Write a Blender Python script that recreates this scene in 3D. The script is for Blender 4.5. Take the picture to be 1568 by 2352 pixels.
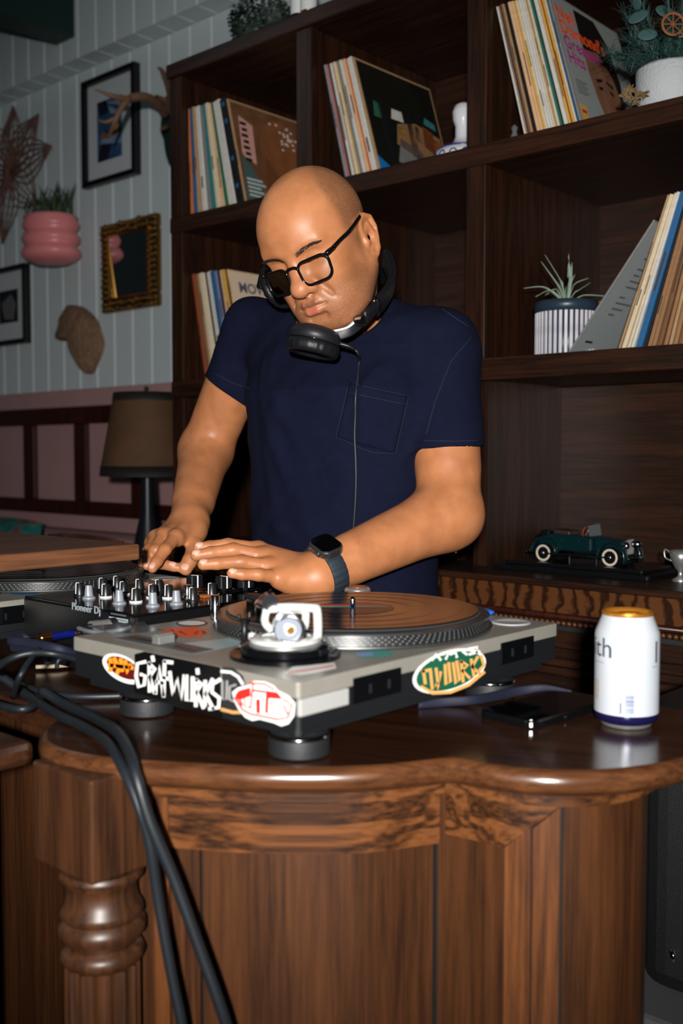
import bpy, bmesh, math, random
import numpy as np
from mathutils import Vector, Matrix, Euler
from mathutils.bvhtree import BVHTree
random.seed(7)
for o in list(bpy.data.objects): bpy.data.objects.remove(o)
S = bpy.context.scene; C = S.collection
DEV = False
# ------------------------------------------------------------------ camera
FPX = 2400.0; PIT = math.radians(3.13); YAW = math.radians(42.2); CZ = 1.28
cam = bpy.data.cameras.new('camera'); camo = bpy.data.objects.new('camera', cam); C.objects.link(camo)
camo.location = (0, 0, CZ); camo.rotation_euler = (math.pi/2 - PIT, 0, YAW)
cam.sensor_fit = 'VERTICAL'; cam.sensor_height = 36.0; cam.lens = FPX/2352*36.0
cam.dof.use_dof = True; cam.dof.focus_distance = 1.60; cam.dof.aperture_fstop = 4.2
cam.clip_start = 0.02
S.camera = camo
# ------------------------------------------------------------------ world + flash + exposure
wld = bpy.data.worlds.new('world'); S.world = wld; wld.use_nodes = True
bg = wld.node_tree.nodes['Background']; bg.inputs[0].default_value = (0.75, 0.85, 1.0, 1); bg.inputs[1].default_value = 0.008
def light(name, kind, loc, energy, col=(1, 1, 1), size=0.05, target=None):
    l = bpy.data.lights.new(name, kind); l.energy = energy; l.color = col
    o = bpy.data.objects.new(name, l); C.objects.link(o); o.location = loc
    if kind == 'AREA':
        l.shape = 'DISK'; l.size = size
    else:
        l.shadow_soft_size = size
    if target is not None:
        o.rotation_euler = (Vector(target) - Vector(loc)).to_track_quat('-Z', 'Y').to_euler()
    return o
SY, CY = math.sin(YAW), math.cos(YAW)
def camrel(r, d, u):                     # right, forward, up of the camera (level)
    return (CY*r - SY*d, SY*r + CY*d, CZ + u)
flash = light('photo_flash', 'SPOT', camrel(-0.05, -0.50, 0.12), 305.0, (1.0, 0.97, 0.93), 0.032, camrel(0.02, 1.6, 0.07))
flash.data.spot_size = math.radians(67); flash.data.spot_blend = 0.85
room = light('room_fill', 'POINT', (-2.9, 0.9, 2.75), 2.5, (0.75, 0.9, 1.0), 0.35)  # unseen fill light added for dim ambient; no fixture hangs here
S.view_settings.view_transform = 'Standard'; S.view_settings.look = 'None'
S.view_settings.exposure = 0.0; S.view_settings.gamma = 1.0
S.view_settings.use_curve_mapping = False
# ------------------------------------------------------------------ layout helpers
def ray(px, py):
    r = (px-784)/FPX; u = -(py-1176)/FPX
    cp, sp = math.cos(PIT), math.sin(PIT); d = cp+u*sp; z = -sp+u*cp
    return np.array([CY*r - SY*d, SY*r + CY*d, z])
O0 = np.array([0, 0, CZ])
def onz(px, py, z): v = ray(px, py); return v*(z-CZ)/v[2] + O0
def onY(px, py, Y): v = ray(px, py); return v*Y/v[1] + O0
def onX(px, py, X): v = ray(px, py); return v*X/v[0] + O0
def D(px, py, d): v = ray(px, py); f = -SY*v[0]+CY*v[1]; return v*d/f + O0
# ------------------------------------------------------------------ object helpers
def tag(o, label=None, cat=None, group=None, kind=None):
    if label: o['label'] = label
    if cat: o['category'] = cat
    if group: o['group'] = group
    if kind: o['kind'] = kind
    return o
def thing(name, label, cat, loc=(0, 0, 0), group=None):
    o = bpy.data.objects.new(name, None); C.objects.link(o); o.location = loc; o.empty_display_size = 0.05
    return tag(o, label, cat, group)
def setpar(o, parent):
    o.parent = parent
    M = Matrix.LocRotScale(parent.location, parent.rotation_euler, parent.scale)
    if parent.parent: M = parent.parent.matrix_basis @ parent.matrix_parent_inverse.copy() @ M if False else _wm(parent)
    o.matrix_parent_inverse = M.inverted()
def _wm(o):
    M = o.matrix_basis.copy()
    if o.parent: M = _wm(o.parent) @ o.matrix_parent_inverse @ M
    return M
def obj(name, vf, mat, parent=None, smooth=False, bevel=0, auto=None, label=None):
    """vf = (verts, faces) in world space, a bmesh, or a mesh"""
    if isinstance(vf, bpy.types.Mesh): me = vf; me.name = name
    else:
        me = bpy.data.meshes.new(name)
        if isinstance(vf, bmesh.types.BMesh): vf.to_mesh(me); vf.free()
        else: me.from_pydata([tuple(map(float, v)) for v in vf[0]], [], [tuple(f) for f in vf[1]])
    me.update()
    if mat is not None and len(me.materials) == 0: me.materials.append(mat)
    if smooth: me.polygons.foreach_set('use_smooth', [True]*len(me.polygons))
    if auto is not None:
        me.polygons.foreach_set('use_smooth', [True]*len(me.polygons))
        try: me.set_sharp_from_angle(angle=math.radians(auto))
        except Exception: pass
    o = bpy.data.objects.new(name, me); C.objects.link(o)
    if parent is not None:
        o.parent = parent; o.matrix_parent_inverse = _wm(parent).inverted()
    if bevel:
        m = o.modifiers.new('bevel', 'BEVEL'); m.width = bevel; m.segments = 2; m.limit_method = 'ANGLE'; m.angle_limit = math.radians(40)
        m.harden_normals = False
    if label: o['label'] = label
    return o
def struct(name, vf, mat, **k):
    o = obj(name, vf, mat, **k); o['kind'] = 'structure'; return o
def copy_tree(o, parent=None):
    c = o.copy(); C.objects.link(c)
    if parent is not None: c.parent = parent; c.matrix_parent_inverse = o.matrix_parent_inverse.copy()
    for ch in list(o.children): copy_tree(ch, c)
    return c
# ------------------------------------------------------------------ shapes: each returns (verts, faces)
def join(*vfs):
    V, Fc = [], []
    for v, f in vfs:
        n = len(V); V += [tuple(p) for p in v]; Fc += [tuple(i+n for i in q) for q in f]
    return V, Fc
def box(x0, x1, y0, y1, z0, z1):
    V = [(x0,y0,z0),(x1,y0,z0),(x1,y1,z0),(x0,y1,z0),(x0,y0,z1),(x1,y0,z1),(x1,y1,z1),(x0,y1,z1)]
    return V, [(0,3,2,1),(4,5,6,7),(0,1,5,4),(1,2,6,5),(2,3,7,6),(3,0,4,7)]
def xf(vf, M):
    return [tuple(M @ Vector(v)) for v in vf[0]], vf[1]
def frame_m(origin, xdir, ydir=None, zdir=None):
    x = Vector(xdir).normalized()
    if zdir is not None: z = Vector(zdir).normalized(); y = z.cross(x).normalized(); x = y.cross(z)
    else: y = Vector(ydir).normalized(); z = x.cross(y).normalized(); y = z.cross(x)
    M = Matrix((x, y, z)).transposed().to_4x4(); M.translation = Vector(origin); return M
def prism(poly, z0, z1):
    n = len(poly); V = [(x, y, z0) for x, y in poly] + [(x, y, z1) for x, y in poly]
    Fc = [tuple(range(n-1, -1, -1)), tuple(range(n, 2*n))] + [(i, (i+1) % n, n+(i+1) % n, n+i) for i in range(n)]
    return V, Fc
def lathe(prof, n=32, center=(0, 0), axis='z', cap=True):
    """prof: list of (r, z)"""
    V, Fc = [], []; m = len(prof)
    for i in range(n):
        a = 2*math.pi*i/n
        for r, z in prof: V.append((center[0]+r*math.cos(a), center[1]+r*math.sin(a), z))
    for i in range(n):
        j = (i+1) % n
        for k in range(m-1): Fc.append((i*m+k, j*m+k, j*m+k+1, i*m+k+1))
    if cap:
        if prof[0][0] > 1e-6: Fc.append(tuple(i*m for i in range(n-1, -1, -1)))
        if prof[-1][0] > 1e-6: Fc.append(tuple(i*m+m-1 for i in range(n)))
    return V, Fc
def smooth_path(pts, n=8):
    P = [Vector(p) for p in pts]; out = []
    if len(P) < 3: return P
    Q = [P[0]*2-P[1]] + P + [P[-1]*2-P[-2]]
    for i in range(1, len(Q)-2):
        a, b, c, d = Q[i-1], Q[i], Q[i+1], Q[i+2]
        for k in range(n):
            t = k/n
            out.append(0.5*((2*b)+(c-a)*t+(2*a-5*b+4*c-d)*t*t+(3*b-a-3*c+d)*t**3))
    out.append(P[-1]); return out
def tube(pts, r, n=8, smooth=0, closed=False, cap=True, flat=None):
    """r number or list; flat=(sx,sy) scales of the section"""
    P = smooth_path(pts, smooth) if smooth else [Vector(p) for p in pts]
    m = len(P); V, Fc = [], []
    rs = r if isinstance(r, (list, tuple)) else [r]*m
    if len(rs) != m: rs = [float(np.interp(i/(m-1), np.linspace(0, 1, len(rs)), rs)) for i in range(m)]
    T = []
    for i in range(m):
        if closed: t = P[(i+1) % m]-P[i-1]
        else: t = P[min(i+1, m-1)]-P[max(i-1, 0)]
        T.append(t.normalized())
    up = Vector((0, 0, 1)) if abs(T[0].z) < 0.9 else Vector((1, 0, 0))
    nrm = (up - T[0]*up.dot(T[0])).normalized()
    sx, sy = flat if flat else (1, 1)
    for i in range(m):
        nrm = (nrm - T[i]*nrm.dot(T[i])).normalized(); bn = T[i].cross(nrm)
        for k in range(n):
            a = 2*math.pi*k/n
            V.append(P[i] + nrm*(math.cos(a)*rs[i]*sx) + bn*(math.sin(a)*rs[i]*sy))
    for i in range(m if closed else m-1):
        j = (i+1) % m
        for k in range(n): Fc.append((i*n+k, i*n+(k+1) % n, j*n+(k+1) % n, j*n+k))
    if cap and not closed: Fc += [tuple(range(n-1, -1, -1)), tuple(range((m-1)*n, m*n))]
    return V, Fc
def rrect(w, h, r, n=5):
    P = []
    for cx, cy, a0 in ((w/2-r, h/2-r, 0), (-w/2+r, h/2-r, 90), (-w/2+r, -h/2+r, 180), (w/2-r, -h/2+r, 270)):
        for k in range(n+1):
            a = math.radians(a0+90*k/n); P.append((cx+r*math.cos(a), cy+r*math.sin(a)))
    return P
def ellip(c, rx, ry, rz, nu=20, nv=12, M=None):
    V, Fc = [], []
    for j in range(nv+1):
        th = math.pi*j/nv
        for i in range(nu):
            a = 2*math.pi*i/nu
            V.append((rx*math.sin(th)*math.cos(a), ry*math.sin(th)*math.sin(a), rz*math.cos(th)))
    for j in range(nv):
        for i in range(nu): Fc.append((j*nu+i, (j+1)*nu+i, (j+1)*nu+(i+1) % nu, j*nu+(i+1) % nu))
    if M is not None: V = [tuple(M @ Vector(v)) for v in V]
    return [(v[0]+c[0], v[1]+c[1], v[2]+c[2]) for v in V], Fc
def text_mesh(body, size, M, ext=0.0004, align='CENTER', shear=0, spacing=1.0, bold=0.0):
    cu = bpy.data.curves.new('t', 'FONT'); cu.body = body; cu.size = size; cu.extrude = ext; cu.align_x = align; cu.align_y = 'CENTER'
    cu.shear = shear; cu.space_character = spacing; cu.offset = bold; cu.resolution_u = 3
    to = bpy.data.objects.new('t', cu); C.objects.link(to)
    dg = bpy.context.evaluated_depsgraph_get(); dg.update()
    me = bpy.data.meshes.new_from_object(to.evaluated_get(dg)); bpy.data.objects.remove(to); bpy.data.curves.remove(cu)
    me.transform(M); return me
# ------------------------------------------------------------------ materials
def srgb(r, g, b):
    return tuple(((c/255)/12.92 if c/255 <= 0.04045 else ((c/255+0.055)/1.055)**2.4) for c in (r, g, b)) + (1,)
MATS = {}
def mat(name, col, rough=0.5, metal=0.0, spec=0.5, bump=0, bscale=200, var=0, vscale=30, coat=0, emit=None, trans=0, ior=1.45, aniso=None, sheen=0):
    if name in MATS: return MATS[name]
    m = bpy.data.materials.new(name); m.use_nodes = True; MATS[name] = m
    nt = m.node_tree; b = nt.nodes['Principled BSDF']
    if len(col) == 3: col = tuple(col)+(1,)
    b.inputs['Base Color'].default_value = col; b.inputs['Roughness'].default_value = rough
    b.inputs['Metallic'].default_value = metal; b.inputs['Specular IOR Level'].default_value = spec
    b.inputs['IOR'].default_value = ior
    if coat: b.inputs['Coat Weight'].default_value = coat; b.inputs['Coat Roughness'].default_value = 0.1
    if trans: b.inputs['Transmission Weight'].default_value = trans
    if sheen: b.inputs['Sheen Weight'].default_value = sheen; b.inputs['Sheen Roughness'].default_value = 0.4
    if emit: b.inputs['Emission Color'].default_value = col; b.inputs['Emission Strength'].default_value = emit
    tc = nt.nodes.new('ShaderNodeTexCoord')
    if var:
        n = nt.nodes.new('ShaderNodeTexNoise'); n.inputs['Scale'].default_value = vscale; n.inputs['Detail'].default_value = 5
        nt.links.new(tc.outputs['Object'], n.inputs['Vector'])
        mx = nt.nodes.new('ShaderNodeMixRGB'); mx.blend_type = 'MULTIPLY'; mx.inputs[0].default_value = 1
        rp = nt.nodes.new('ShaderNodeValToRGB'); rp.color_ramp.elements[0].position = 0.3; rp.color_ramp.elements[1].position = 0.7
        lo = 1-var; rp.color_ramp.elements[0].color = (lo, lo, lo, 1); rp.color_ramp.elements[1].color = (1, 1, 1, 1)
        nt.links.new(n.outputs['Fac'], rp.inputs[0]); mx.inputs[1].default_value = col
        nt.links.new(rp.outputs[0], mx.inputs[2]); nt.links.new(mx.outputs[0], b.inputs['Base Color'])
    if bump:
        n2 = nt.nodes.new('ShaderNodeTexNoise'); n2.inputs['Scale'].default_value = bscale; n2.inputs['Detail'].default_value = 3
        nt.links.new(tc.outputs['Object'], n2.inputs['Vector'])
        bp = nt.nodes.new('ShaderNodeBump'); bp.inputs['Strength'].default_value = bump; bp.inputs['Distance'].default_value = 0.002
        nt.links.new(n2.outputs['Fac'], bp.inputs['Height']); nt.links.new(bp.outputs[0], b.inputs['Normal'])
    return m
def wood(name, dark, light_, rough=0.35, grain='z', scale=1.0, contrast=1.0, coat=0.0, rot=0.0, swirl=0.0, stretch=1.0):
    if name in MATS: return MATS[name]
    m = bpy.data.materials.new(name); m.use_nodes = True; MATS[name] = m
    nt = m.node_tree; b = nt.nodes['Principled BSDF']; N = nt.nodes.new; L = nt.links.new
    tc = N('ShaderNodeTexCoord'); mr = N('ShaderNodeMapping'); mr.inputs['Rotation'].default_value = (0, 0, rot)
    L(tc.outputs['Object'], mr.inputs['Vector'])
    mp = N('ShaderNodeMapping'); s = {'x': (stretch, 22, 22), 'y': (22, stretch, 22), 'z': (22, 22, stretch)}[grain]
    mp.inputs['Scale'].default_value = tuple(v*scale for v in s); L(mr.outputs[0], mp.inputs['Vector'])
    big = N('ShaderNodeTexNoise'); big.inputs['Scale'].default_value = 1.1; big.inputs['Detail'].default_value = 3; big.inputs['Distortion'].default_value = 0.6+swirl
    L(mp.outputs[0], big.inputs['Vector'])
    fine = N('ShaderNodeTexNoise'); fine.inputs['Scale'].default_value = 7; fine.inputs['Detail'].default_value = 6; fine.inputs['Roughness'].default_value = 0.7
    L(mp.outputs[0], fine.inputs['Vector'])
    sn = N('ShaderNodeMath'); sn.operation = 'MULTIPLY'; sn.inputs[1].default_value = 22.0; L(big.outputs['Fac'], sn.inputs[0])
    si = N('ShaderNodeMath'); si.operation = 'SINE'; L(sn.outputs[0], si.inputs[0])
    ad = N('ShaderNodeMath'); ad.operation = 'MULTIPLY_ADD'; ad.inputs[1].default_value = 0.10*contrast; ad.inputs[2].default_value = 0.0; L(si.outputs[0], ad.inputs[0])
    su = N('ShaderNodeMath'); su.operation = 'ADD'; L(ad.outputs[0], su.inputs[0]); L(fine.outputs['Fac'], su.inputs[1])
    rp = N('ShaderNodeValToRGB'); e = rp.color_ramp.elements
    w = 0.26; e[0].position = max(0.5-w, 0); e[1].position = min(0.5+w, 1); e[0].color = dark; e[1].color = light_
    L(su.outputs[0], rp.inputs[0]); L(rp.outputs[0], b.inputs['Base Color'])
    b.inputs['Roughness'].default_value = rough
    if coat: b.inputs['Coat Weight'].default_value = coat; b.inputs['Coat Roughness'].default_value = 0.12
    bp = N('ShaderNodeBump'); bp.inputs['Strength'].default_value = 0.12; bp.inputs['Distance'].default_value = 0.001
    L(fine.outputs['Fac'], bp.inputs['Height']); L(bp.outputs[0], b.inputs['Normal'])
    return m
BLACK = mat('black_plastic', srgb(18, 19, 21), 0.4)
RUBBER = mat('black_rubber', srgb(22, 24, 27), 0.6, bump=0.15, bscale=300)
CHROME = mat('chrome', srgb(215, 215, 220), 0.12, 1.0)
SILVER = mat('silver_metal', srgb(190, 190, 188), 0.34, 0.8)
WHITE = mat('white_plastic', srgb(228, 230, 232), 0.35)
GLOSSB = mat('gloss_black', srgb(9, 10, 12), 0.12)
BRASS = mat('brass', srgb(205, 150, 70), 0.25, 1.0)
shelf_d, shelf_l = srgb(19, 10, 6), srgb(60, 33, 19)
W_SHX = wood('dark_oak_along', shelf_d, shelf_l, 0.38, 'x', 1.2)
W_SHZ = wood('dark_oak_upright', shelf_d, shelf_l, 0.38, 'z', 1.2)
W_SHY = wood('dark_oak_deep', shelf_d, shelf_l, 0.4, 'y', 1.2)
desk_d, desk_l = srgb(40, 22, 12), srgb(80, 47, 25)
W_DKZ = wood('walnut_upright', desk_d, desk_l, 0.34, 'z', 1.0)
W_DKR = wood('walnut_rail', srgb(36, 19, 10), srgb(106, 63, 32), 0.32, 'x', 1.7, contrast=1.9, rot=-0.74, stretch=0.22)
W_TOP = wood('walnut_top', srgb(34, 18, 11), srgb(64, 38, 23), 0.20, 'x', 0.9, coat=0.2, rot=-0.35)
W_NOSE = wood('walnut_nosing', srgb(52, 29, 16), srgb(100, 62, 36), 0.25, 'x', 1.4, coat=0.2, rot=-0.74, stretch=0.3)
W_STL = wood('walnut_stile', srgb(52, 28, 14), srgb(112, 66, 34), 0.34, 'z', 1.2)
def figured(name):
    m = bpy.data.materials.new(name); m.use_nodes = True; nt = m.node_tree; b = nt.nodes['Principled BSDF']; N = nt.nodes.new; L = nt.links.new
    tc = N('ShaderNodeTexCoord'); w = N('ShaderNodeTexWave'); w.bands_direction = 'X'; w.inputs['Scale'].default_value = 9.5; w.inputs['Distortion'].default_value = 5.0; w.inputs['Detail'].default_value = 3; w.inputs['Detail Scale'].default_value = 3.2
    L(tc.outputs['Object'], w.inputs['Vector']); r = N('ShaderNodeValToRGB'); e = r.color_ramp.elements; e[0].position = 0.05; e[1].position = 0.55; e[0].color = srgb(42, 21, 10); e[1].color = srgb(90, 53, 27)
    L(w.outputs['Fac'], r.inputs[0]); L(r.outputs[0], b.inputs['Base Color']); b.inputs['Roughness'].default_value = 0.35; return m
W_SWIRL = figured('figured_oak')
SEAM = mat('dark_joint', srgb(14, 8, 5), 0.8)
# ================================================================== the setting
WALLC = mat('painted_board', srgb(196, 207, 210), 0.45, var=0.06, vscale=3)
PINK = mat('pink_paint', srgb(176, 138, 138), 0.5, var=0.08, vscale=4)
DARKTRIM = wood('mahogany_trim', srgb(34, 12, 8), srgb(66, 26, 16), 0.35, 'z', 1.0)
FLOORM = wood('floor_boards', srgb(34, 22, 15), srgb(70, 46, 30), 0.4, 'x', 0.6)
CEILM = mat('ceiling_paint', srgb(120, 120, 118), 0.7)
WY = 2.5
floor = struct('floor', box(-6, 2.2, -1.6, 2.62, -0.05, 0.0), FLOORM)
for i in range(14):
    x0 = -2.4+i*0.2
    obj('plank', box(-4.5, 1.6, -1.5+i*0.28, -1.5+i*0.28+0.272, 0.0, 0.004), FLOORM, floor)
struct('ceiling', box(-6, 2.2, -1.6, 2.62, 3.3, 3.36), CEILM)
wall = struct('wall_back', box(-5.9, 2.2, WY+0.012, WY+0.12, 0, 3.3), WALLC)
def plank_mesh(w, z0, z1, t=0.012, c=0.0045, tw=0.002):
    # board with chamfered long edges, front faces -Y, x from 0..w
    P = [(0, 0), (w, 0), (w, -t+c), (w-tw-c, -t), (tw+c, -t), (0, -t+c)]
    n = len(P); V = [(x, y, z) for z in (z0, z1) for x, y in P]
    return V, [tuple(range(n)), tuple(range(2*n-1, n-1, -1))] + [(i, n+i, n+(i+1) % n, (i+1) % n) for i in range(n)]
pm = None
for i in range(27):
    x = -5.52 + 0.1197*i
    if pm is None:
        o = obj('plank', plank_mesh(0.1192, 1.545, 2.832), WALLC, wall); pm = o.data; o.location.x = x; o.location.y = WY+0.012
    else:
        o = bpy.data.objects.new('plank', pm); C.objects.link(o); o.parent = wall; o.matrix_parent_inverse = Matrix(); o.location = (x, WY+0.012, 0)
struct('wall_left', box(-6.0, -5.9, -1.6, WY, 0, 3.3), WALLC)
# soffit box above with boarded face and underside
sof = struct('trim_1', box(-5.89, -2.0, WY-0.08, WY+0.011, 2.846, 3.3), WALLC)
pm2 = pm3 = None
for i in range(27):
    x = -5.49 + 0.1197*i
    if pm2 is None:
        a = obj('plank', plank_mesh(0.1192, 2.834, 3.3), WALLC, sof); pm2 = a.data
        b_ = obj('plank', xf(plank_mesh(0.1192, 0, 0.092), Matrix.Rotation(math.radians(90), 4, 'X')), WALLC, sof); pm3 = b_.data
    else:
        a = bpy.data.objects.new('plank', pm2); b_ = bpy.data.objects.new('plank', pm3)
        for q in (a, b_): C.objects.link(q); q.parent = sof
    a.location = (x, WY-0.08, 0); b_.location = (x, WY+0.012, 2.846)
# dado: pink rail, dark frame, pink panels
struct('trim_2', box(-5.89, -2.3, WY-0.022, WY+0.012, 1.479, 1.551), PINK, bevel=0.004)
dado = struct('trim_3', box(-5.89, -2.3, WY-0.004, WY+0.012, 0.0, 1.479), PINK)
obj('rail', box(-5.89, -2.3, WY-0.03, WY-0.004, 1.407, 1.479), DARKTRIM, dado, bevel=0.004)
obj('rail', box(-5.89, -2.3, WY-0.03, WY-0.004, 1.03, 1.09), DARKTRIM, dado, bevel=0.004)
for x in (-4.94, -4.53, -4.134, -3.743, -3.355, -2.95, -2.55):
    obj('stile', box(x, x+0.084, WY-0.028, WY-0.004, 1.09, 1.407), DARKTRIM, dado, bevel=0.004)
struct('baseboard_back', box(-5.89, -2.4, WY-0.02, WY-0.004, 0, 0.12), DARKTRIM)
# dark green ceiling box beam, upper left
GREENB = mat('dark_green_paint', srgb(16, 46, 40), 0.45)
g1 = onY(172, 87, WY-0.096); g2 = onY(130, 104, WY-0.096)
gb = struct('trim_4', box(g2[0], g1[0], -1.5, WY-0.096, (g1[2]+g2[2])/2, 3.299), GREENB, bevel=0.006)

# ================================================================== the bookcase
BY = 1.95
bk = thing('bookcase', 'tall dark oak wall bookcase with open square cubbies behind the man', 'bookcase', (-1.6, 2.2, 0))
XA, XB, XC, XD = (-2.440, -2.388), (-1.926, -1.872), (-1.392, -1.339), (-0.735, -0.682)
Z_LO, Z_MID, Z_TOP = (1.446, 1.495), (1.921, 1.966), (2.362, 2.402)
XE = -0.25
for (a, b_) in (XA, XB, XC, XD):
    for (z0, z1) in ((Z_LO[1], Z_MID[0]), (Z_MID[1], Z_TOP[0])):
        obj('stile', box(a, b_, BY, BY+0.028, z0-0.001, z1+0.001), W_SHZ, bk, bevel=0.003)
    obj('divider_panel', box(a+0.008, b_-0.008, BY+0.028, WY-0.002, Z_LO[0]-0.42+0.0015, Z_TOP[0]), W_SHZ, bk)
obj('side_panel', box(XA[0]+0.002, XA[0]+0.02, BY+0.028, WY-0.002, 0.0, Z_TOP[0]), W_SHZ, bk)
obj('stile', box(XA[0], XA[1], BY, BY+0.028, 1.0275, Z_LO[0]), W_SHZ, bk, bevel=0.003)
obj('stile', box(XB[0], XB[1], BY, BY+0.028, 1.0275, Z_LO[0]), W_SHZ, bk, bevel=0.003)
for (z0, z1) in (Z_LO, Z_MID):
    obj('shelf_rail', box(XA[0]+0.001, XE, BY-0.004, BY+0.026, z0, z1), W_SHX, bk, bevel=0.003)
    obj('shelf', box(XA[0]+0.008, XE, BY+0.026, WY-0.002, z0+0.002, z1-0.002), W_SHX, bk)
obj('top_rail', box(XA[0]-0.006, XE, BY-0.008, BY+0.026, Z_TOP[0], Z_TOP[1]), W_SHX, bk, bevel=0.003)
obj('top_board', box(XA[0]-0.004, XE, BY+0.026, WY-0.002, Z_TOP[0]+0.002, Z_TOP[1]-0.002), W_SHX, bk)
obj('back_panel', box(XA[0]+0.005, XE, WY-0.016, WY-0.001, Z_LO[1], Z_TOP[0]), W_SHX, bk)
obj('back_panel', box(XC[0], XE, 2.30, 2.32, 1.0275, Z_LO[0]), W_SHX, bk)
# ================================================================== back bar cabinet with its ledge
bb = thing('back_bar_cabinet', 'low dark back bar cabinet with figured front carrying the model car', 'cabinet', (-1.0, 2.0, 0))
obj('ledge_top', box(-2.415, XE, 1.845, 2.30, 1.012, 1.027), W_SHX, bb, bevel=0.004)
obj('fascia', box(-2.43, XE, 1.862, 1.885, 0.957, 1.012), W_SWIRL, bb)
obj('moulding', tube([(-2.43, 1.86, 0.952), (XE, 1.86, 0.952)], 0.007, 10), DARKTRIM, bb, smooth=True)
for i in range(46):
    x = -1.30+i*0.0125
    if i == 0: bead0 = obj('bead', ellip((x, 1.853, 0.94), 0.0058, 0.005, 0.0052, 10, 6), W_SWIRL, bb, smooth=True)
    else:
        q = bead0.copy(); C.objects.link(q); q.location.x = i*0.0125
obj('bead_rail', box(-2.43, XE, 1.856, 1.885, 0.922, 0.934), mat('worn_metal_strip', srgb(92, 92, 92), 0.35, 0.8), bb, bevel=0.003)
obj('carcass', box(-2.415, XE, 1.885, 2.28, 0.06, 1.012), W_SHX, bb)
obj('plinth', box(-2.415, XE, 1.91, 2.28, 0.0, 0.06), SEAM, bb)
for (z0, z1) in ((0.862, 0.885), (0.826, 0.846), (0.10, 0.16)):
    obj('rail', box(-2.43, XE, 1.866, 1.886, z0, z1), W_SHX, bb, bevel=0.005)
for x in (-2.42, -1.9, -1.38, -0.86, -0.34):
    obj('stile', box(x, x+0.06, 1.87, 1.886, 0.16, 0.826), W_SHZ, bb, bevel=0.004)

# ================================================================== the bow fronted bar counter
TZ = 0.985
def cat(P, n=10): return [(p.x, p.y) for p in smooth_path([(x, y, 0) for x, y in P], n)]
CENTER = cat([(-1.02, 0.66), (-0.975, 0.607), (-0.922, 0.582), (-0.865, 0.587), (-0.8215, 0.606), (-0.768, 0.637), (-0.704, 0.680), (-0.6386, 0.745), (-0.5964, 0.8202)])
RIGHT = cat([(-0.5964, 0.8202), (-0.5464, 0.8286), (-0.4925, 0.857), (-0.4523, 0.908), (-0.4297, 0.971), (-0.428, 1.04), (-0.447, 1.10), (-0.49, 1.15)])
def offset(P, d):
    """positive d = inwards (to the left of the direction of travel)"""
    out = []
    for i, (x, y) in enumerate(P):
        a = Vector(P[max(i-1, 0)]); b = Vector(P[min(i+1, len(P)-1)]); t = (b-a).normalized()
        out.append((x - t.y*d, y + t.x*d))
    return out
def clip_kink(Pc, Pr):
    """stop two offset lobes where they meet"""
    best = None
    for i, p in enumerate(Pc):
        for j, q in enumerate(Pr):
            dd = (p[0]-q[0])**2+(p[1]-q[1])**2
            if best is None or dd < best[0]-1e-9: best = (dd, i, j)
    _, i, j = best
    m = ((Pc[i][0]+Pr[j][0])/2, (Pc[i][1]+Pr[j][1])/2)
    return Pc[:i]+[m], [m]+Pr[j+1:]
bar = thing('bar_counter', 'bow fronted walnut bar counter holding the turntables and mixer', 'counter', (-1.0, 0.85, 0))
PROF = [(0.0010, 0.0), (-0.0035, -0.0012), (-0.0075, -0.0055), (-0.0092, -0.0115), (-0.0085, -0.018), (-0.0045, -0.0235), (0.0015, -0.0255), (0.012, -0.026)]
def sweep(P, prof, z):
    V, Fc = [], []; m = len(prof)
    for o_, dz in prof:
        pass
    rings = [offset(P, o_) for o_, dz in prof]
    for i in range(len(P)):
        for k in range(m): V.append((rings[k][i][0], rings[k][i][1], z+prof[k][1]))
    for i in range(len(P)-1):
        for k in range(m-1): Fc.append((i*m+k, (i+1)*m+k, (i+1)*m+k+1, i*m+k+1))
    return V, [f[::-1] for f in Fc]
top_poly = CENTER + RIGHT[1:] + [(-1.80, 1.15), (-1.80, 0.66)]
obj('counter_top', prism(top_poly, TZ-0.026, TZ), W_TOP, bar)
obj('nosing', sweep(CENTER, PROF, TZ), W_NOSE, bar, smooth=True)
obj('nosing', sweep(RIGHT, PROF, TZ), W_NOSE, bar, smooth=True)
# body below: everything follows the two lobes
def strip(P, i0, i1, z0, z1, o_out, o_in, j0=None, j1=None):
    """curved board between samples i0..i1 (floats) at z0 and j0..j1 at z1; outer/inner offsets"""
    j0 = i0 if j0 is None else j0; j1 = i1 if j1 is None else j1
    n = max(2, int(abs(i1-i0))+1); A, B = offset(P, o_out), offset(P, o_in)
    def at(Q, t):
        t = min(max(t, 0), len(Q)-1.0001); k = int(t); f = t-k
        return (Q[k][0]*(1-f)+Q[k+1][0]*f, Q[k][1]*(1-f)+Q[k+1][1]*f)
    V, Fc = [], []
    for s in range(n+1):
        u = s/n
        for Q, tz, a, b_ in ((A, z0, i0, i1), (A, z1, j0, j1), (B, z1, j0, j1), (B, z0, i0, i1)):
            p = at(Q, a+(b_-a)*u); V.append((p[0], p[1], tz))
    for s in range(n):
        for k in range(4): Fc.append((s*4+k, s*4+(k+1) % 4, s*4+4+(k+1) % 4, s*4+4+k))
    Fc += [(0, 3, 2, 1), (4*n, 4*n+1, 4*n+2, 4*n+3)]
    return V, [f[::-1] for f in Fc]
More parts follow.
